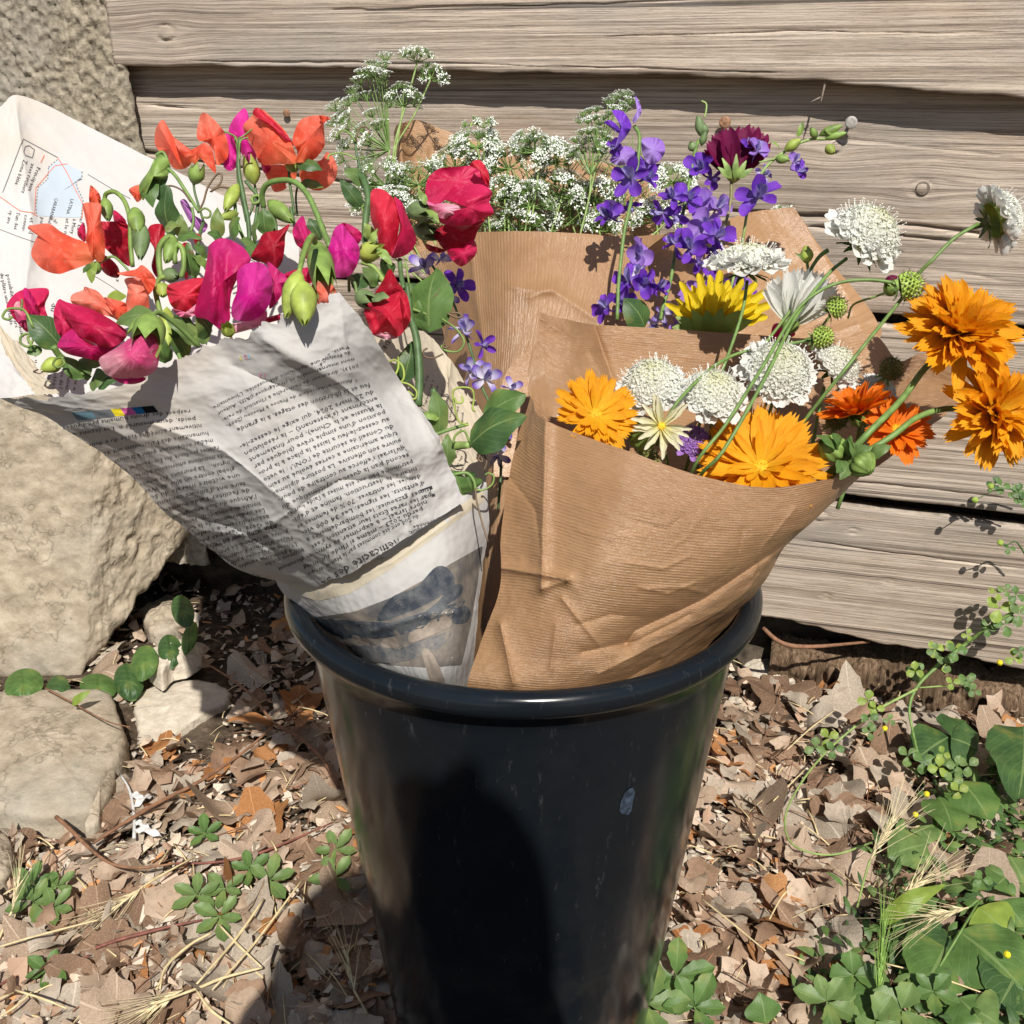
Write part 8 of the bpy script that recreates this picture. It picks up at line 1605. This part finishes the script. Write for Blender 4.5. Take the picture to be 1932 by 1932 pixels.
for x, y, z, s in [(1480, 40, .14, .016), (1590, 40, .15, .02), (1540, 100, .13, .018), (1380, 140, .11, .018), (1570, 200, .11, .014), (1640, 200, .10, .018), (1680, 240, .10, .014), (1140, 290, .09, .020), (1180, 330, .085, .016), (1150, 390, .075, .018), (1150, 450, .07, .015), (940, 480, .05, .020), (870, 530, .045, .020), (970, 540, .045, .018), (1340, 570, .06, .020), (1420, 600, .06, .022), (1500, 630, .06, .020), (1590, 620, .065, .018), (1650, 620, .065, .020), (1570, 700, .06, .018), (1600, 750, .055, .018), (1720, 1200, .06, .016), (1520, 560, .06, .014), (1250, 390, .08, .012)]:
    sprig(t, x, y, z, s * .62, R.choice([L_MID, L_LIME, L_GREY]), 3, R.uniform(0, 6))
for x, y, z in [(1225, 432, .08), (1437, 765, .06), (1808, 98, .12), (1380, 870, .05), (1845, 1580, .06)]:
    dome(zr_(x, y, z), nrm(0, .5, 1), .0030, .0034, F_DISCY2 if 'F_DISCY2' in globals() else plain('medick_yellow', (.75, .62, .02), .6, 900, .3, .0006), 'flower_head', t, ns=10, nr=5)
tube('stalk', [zr_(1225, 440, .08), zr_(1190, 470, .07)], .0006, S_PALE, t, 5)
# plants hugging the wall at the right edge
def w_(x, y, off): return at(x, y, ((wall_pt(*on_wall(x, y, off), off) - CAM).dot(CF)))
t = thing('wall_weed', 'small weed with dark stems growing up before the boards at the right edge', 'weed', w_(1925, 1000, .03))
zc = lambda x, y: zb((x, y))[0]
tube('stem', [w_(*zc(1940, 700), .03), w_(*zc(1870, 590), .04), w_(*zc(1790, 570), .045), w_(*zc(1700, 590), .04)], [.0012, .0009, .0006], S_DARK, t, 5)
tube('stem', [w_(*zc(1960, 1060), .03), w_(*zc(1880, 940), .035), w_(*zc(1810, 960), .04), w_(*zc(1760, 950), .05)], [.0012, .0008, .0006], S_DARK, t, 5)
tube('stem', [w_(*zc(1940, 640), .02), w_(*zc(1880, 560), .03), w_(*zc(1850, 540), .035)], [.0010, .0007], S_DARK, t, 5)
for x, y, s in [(1730, 540, .012), (1780, 550, .012), (1705, 560, .008), (1880, 600, .012), (1920, 650, .012), (1900, 620, .01), (1830, 985, .009), (1900, 590, .012)]: sprig(t, *zc(x, y), .04, s * .8, R.choice([L_MID, L_DARK]), 3, R.uniform(0, 6), fn=lambda X, Y, o: w_(X, Y, o))
for x, y in [(1700, 555), (1590, 650), (1765, 945)]: dome(w_(*zc(x, y), .05), nrm(0, .3, 1), .0035, .004, F_SEED, 'flower_head', t, ns=10, nr=5)
tube('stalk', [w_(*zc(1590, 650), .05), w_(*zc(1640, 625), .045), w_(*zc(1700, 590), .04)], .0006, S_DARK, t, 5)
t = thing('wall_weed', 'leafy weed leaning over the lowest board at the right edge', 'weed', w_(1900, 1200, .02))
tube('stem', [w_(*zc(1190, 1910), .01), w_(*zc(1330, 1790), .02), w_(*zc(1460, 1690), .03), w_(*zc(1560, 1620), .035), w_(*zc(1700, 1520), .04), w_(*zc(1932, 1380), .04)], [.0014, .0020, .0024, .002], S_GREEN, t, 6)
for x, y, s in [(1320, 1680, .018), (1450, 1690, .022), (1390, 1780, .018), (1180, 1830, .020), (1540, 1890, .018), (1700, 1490, .016), (1760, 1400, .028), (1740, 1290, .016), (1800, 1270, .014), (1880, 1310, .018), (1900, 1440, .024), (1800, 1510, .024), (1680, 1540, .016), (1860, 1740, .018), (1900, 1700, .012), (1540, 1580, .012)]:
    sprig(t, *zc(x, y), .045, s * .62, R.choice([L_MID, L_LIME, L_GREY]), 3, R.uniform(0, 6), fn=lambda X, Y, o: w_(X, Y, o))
dome(w_(*zc(1762, 1775), .05), nrm(0, .3, 1), .0034, .004, plain('medick_yellow_b', (.75, .62, .02), .6, 900, .3, .0006), 'flower_head', t, ns=10, nr=5)
tube('stalk', [w_(*zc(1762, 1775), .05), w_(*zc(1860, 1750), .045)], .0007, S_GREEN, t, 5)
# low green ground cover right
mb = MB()
for i in range(1500):
    x = 1500 + 520 * R.random() ** .6; y = R.uniform(1420, 2010); 
    if x - 1400 < (1932 - y) * .75 + R.uniform(-40, 90): continue
    c = gl(x, y, R.uniform(.006, .04)); a = R.uniform(0, 6.28); L = R.uniform(.007, .022); dv = Vector((math.cos(a), math.sin(a), R.uniform(.1, .7))).normalized()
    V, F, UV = leaf_vf(c, c + dv * L, L * R.uniform(.2, .6), (0, -.3, 1), nl=4, nw=3); mb.add(V, F, UV, R.randrange(3))
mb.mk('ground_cover', None, None, mats=[L_MID, L_DARK, L_GREY], kind='stuff', cat='ground cover', label='low green weeds carpeting the ground at the lower right')

for i, (x, y, s_) in enumerate([(1560, 1890, .022), (1610, 1840, .018), (1700, 1905, .024), (1760, 1870, .018), (1650, 1925, .020)]):
    palm(['lobed weed leaf left of the lowest straws', 'lobed weed leaf just above the lower edge group', 'large lobed weed leaf at the bottom edge', 'lobed weed leaf below the large toothed leaf', 'lobed weed leaf at the foot of the green ear', 'lobed weed leaf right of the crossing straws', 'grey lobed weed leaf at the right edge', 'small lobed weed leaf at the bottom edge left of the green ear', 'lobed weed leaf at the bottom edge right of the straws', 'lobed weed leaf in the lower right corner'][i], x, y, s_, [L_GREY, L_MID][i % 2], rot=i * 1.3, n5=[5, 3, 4][i % 3], wid=[.5, .85, .7][i % 3], z=.05, group='lobed weed leaves at the lower right')
# ------------------------------------------------------------------ the photographer, kneeling behind the camera: only the shadow is in the picture
SH = Vector((-.018, 0, -.005))
def skinned(name, chains, mat, parent, sub=2):
    V = []; E = []; Rr = []; idx = {}
    for ch in chains:
        prev = None
        for (x, y, z, r) in ch:
            key = (round(x, 4), round(y, 4), round(z, 4))
            if key not in idx: idx[key] = len(V); V.append((x, y, z)); Rr.append(r)
            if prev is not None and prev != idx[key]: E.append((prev, idx[key]))
            prev = idx[key]
    me = bpy.data.meshes.new(name); o0 = org_of(parent); me.from_pydata([tuple(Vector(v) + SH - o0) for v in V], E, []); o = bpy.data.objects.new(name, me); COL.objects.link(o); o.parent = parent; ORG[o.name] = o0
    m = o.modifiers.new('skin', 'SKIN'); m.use_smooth_shade = True
    for i, r in enumerate(Rr): me.skin_vertices[0].data[i].radius = (r, r)
    me.skin_vertices[0].data[0].use_root = True
    s = o.modifiers.new('sub', 'SUBSURF'); s.levels = sub; s.render_levels = sub
    me.materials.append(mat); return o
M_SKIN = plain('skin', (.52, .32, .22), .5, 60, .08); M_CLOTH = plain('shirt_cloth', (.16, .18, .22), .85, 300, .2, .0005); M_HAIR = plain('hair_brown', (.06, .04, .03), .6, 500, .3, .001); M_TROU = plain('trouser_cloth', (.06, .07, .10), .85, 300, .2)
pr = thing('person', 'person kneeling and holding a phone whose head shadow falls on the bucket front', 'person', (.06, -1.12, 0))
hx, hy, hz = .085, -1.0, 1.245
skinned('body', [[(.06, -1.12, .50, .13), (.06, -1.12, .62, .125), (.065, -1.11, .78, .13), (.07, -1.09, .93, .135), (.075, -1.07, 1.03, .085), (.08, -1.045, 1.10, .048), (.082, -1.02, 1.16, .052), (hx, hy - .01, 1.22, .082), (hx, hy - .01, 1.285, .078)],
                 [(.07, -1.09, .93, .135), (-.07, -1.07, 1.00, .07), (-.10, -1.04, .93, .055), (-.12, -.98, .74, .042), (-.115, -.88, .68, .036), (-.10, -.74, .695, .028), (-.085, -.675, .715, .026)],
                 [(.07, -1.09, .93, .135), (.21, -1.07, 1.00, .07), (.24, -1.04, .93, .055), (.24, -.98, .74, .042), (.21, -.88, .68, .036), (.145, -.74, .695, .028), (.125, -.675, .715, .026)],
                 [(.06, -1.12, .50, .13), (-.04, -1.12, .44, .10), (-.06, -1.06, .10, .062), (-.06, -1.20, .07, .055), (-.06, -1.46, .07, .038), (-.06, -1.50, .03, .03)],
                 [(.06, -1.12, .50, .13), (.16, -1.12, .44, .10), (.18, -1.06, .10, .062), (.18, -1.20, .07, .055), (.18, -1.46, .07, .038), (.18, -1.50, .03, .03)]], M_SKIN, pr)
skinned('shirt', [[(.06, -1.12, .50, .140), (.06, -1.12, .62, .138), (.065, -1.11, .78, .142), (.07, -1.09, .93, .148), (.075, -1.07, 1.03, .093)], [(.07, -1.09, .93, .148), (-.07, -1.07, 1.00, .08), (-.10, -1.04, .93, .066), (-.115, -.995, .79, .055)], [(.07, -1.09, .93, .148), (.21, -1.07, 1.00, .08), (.24, -1.04, .93, .066), (.24, -.995, .79, .055)]], M_CLOTH, pr)
skinned('trousers', [[(.06, -1.12, .50, .142), (-.04, -1.12, .44, .112), (-.06, -1.06, .10, .072), (-.06, -1.20, .08, .064), (-.06, -1.40, .075, .048)], [(.06, -1.12, .50, .142), (.16, -1.12, .44, .112), (.18, -1.06, .10, .072), (.18, -1.20, .08, .064), (.18, -1.40, .075, .048)]], M_TROU, pr)
skinned('hair', [[(hx, hy - .018, 1.305, .085), (hx, hy - .032, 1.26, .108), (hx, hy - .035, 1.19, .118), (hx, hy - .045, 1.10, .125), (hx, hy - .05, 1.02, .125), (hx, hy - .05, .96, .10)]], M_HAIR, pr)
for sx in (-1, 1):
    skinned('ear', [[(hx + sx * .078, hy - .01, 1.245, .014), (hx + sx * .084, hy - .015, 1.225, .010)]], M_SKIN, pr, 1)
    e = at(966, 966, .1); dome(SH + Vector((hx + sx * .032, hy + .062, 1.25)), Vector((0, 1, -.25)).normalized(), .012, .007, M_FEA, 'eye', pr, bumps=False, ns=12, nr=5)
skinned('nose', [[(hx, hy + .066, 1.245, .010), (hx, hy + .086, 1.215, .014)]], M_SKIN, pr, 1); skinned('mouth', [[(hx - .022, hy + .066, 1.185, .006), (hx, hy + .074, 1.185, .008), (hx + .022, hy + .066, 1.185, .006)]], plain('lips', (.45, .18, .15), .5, 60, .1), pr, 1)
for sx, bx in ((-1, -.085), (1, .125)):      # hands closed on the phone's ends
    H = [[(bx, -.675, .715, .026), (bx - sx * .004, -.655, .725, .022)]]
    for k in range(4):
        z = .745 - k * .016; L = [.9, 1.05, 1.0, .8][k]; H.append([(bx - sx * .004, -.655, .725, .022), (bx + sx * .006, -.655, z, .0095), (bx - sx * .004, -.648 + .012 * L, z + .004, .0085), (bx - sx * .026 * L, -.640, z + .005, .0075)])
    H.append([(bx - sx * .004, -.655, .725, .022), (bx - sx * .006, -.672, .745, .011), (bx - sx * .022, -.672, .758, .009), (bx - sx * .036, -.667, .762, .008)])
    skinned('hand', H, M_SKIN, pr, 1)
ph = thing('phone', 'dark phone held sideways in the hands of the kneeling person', 'phone', (.02, -.655, .70)); M_PH = plain('phone_dark', (.02, .02, .025), .25, 50, .1)
bmv = []
def rbox(name, c, s, r, mat, parent):
    import bmesh
    bm = bmesh.new(); bmesh.ops.create_cube(bm, size=1); bmesh.ops.scale(bm, vec=s, verts=bm.verts); bmesh.ops.bevel(bm, geom=bm.edges[:], offset=r, segments=3, affect='EDGES', profile=.6)
    V = [tuple(v.co + Vector(c) + SH) for v in bm.verts]; F = [[v.index for v in f.verts] for f in bm.faces]; bm.free(); return mk(name, V, F, mat, parent)
rbox('case', (.02, -.656, .715), (.146, .008, .071), .003, M_PH, ph); rbox('screen', (.02, -.6605, .715), (.136, .001, .063), .0003, plain('screen_glass', (.01, .01, .012), .1, 50, .1), ph)
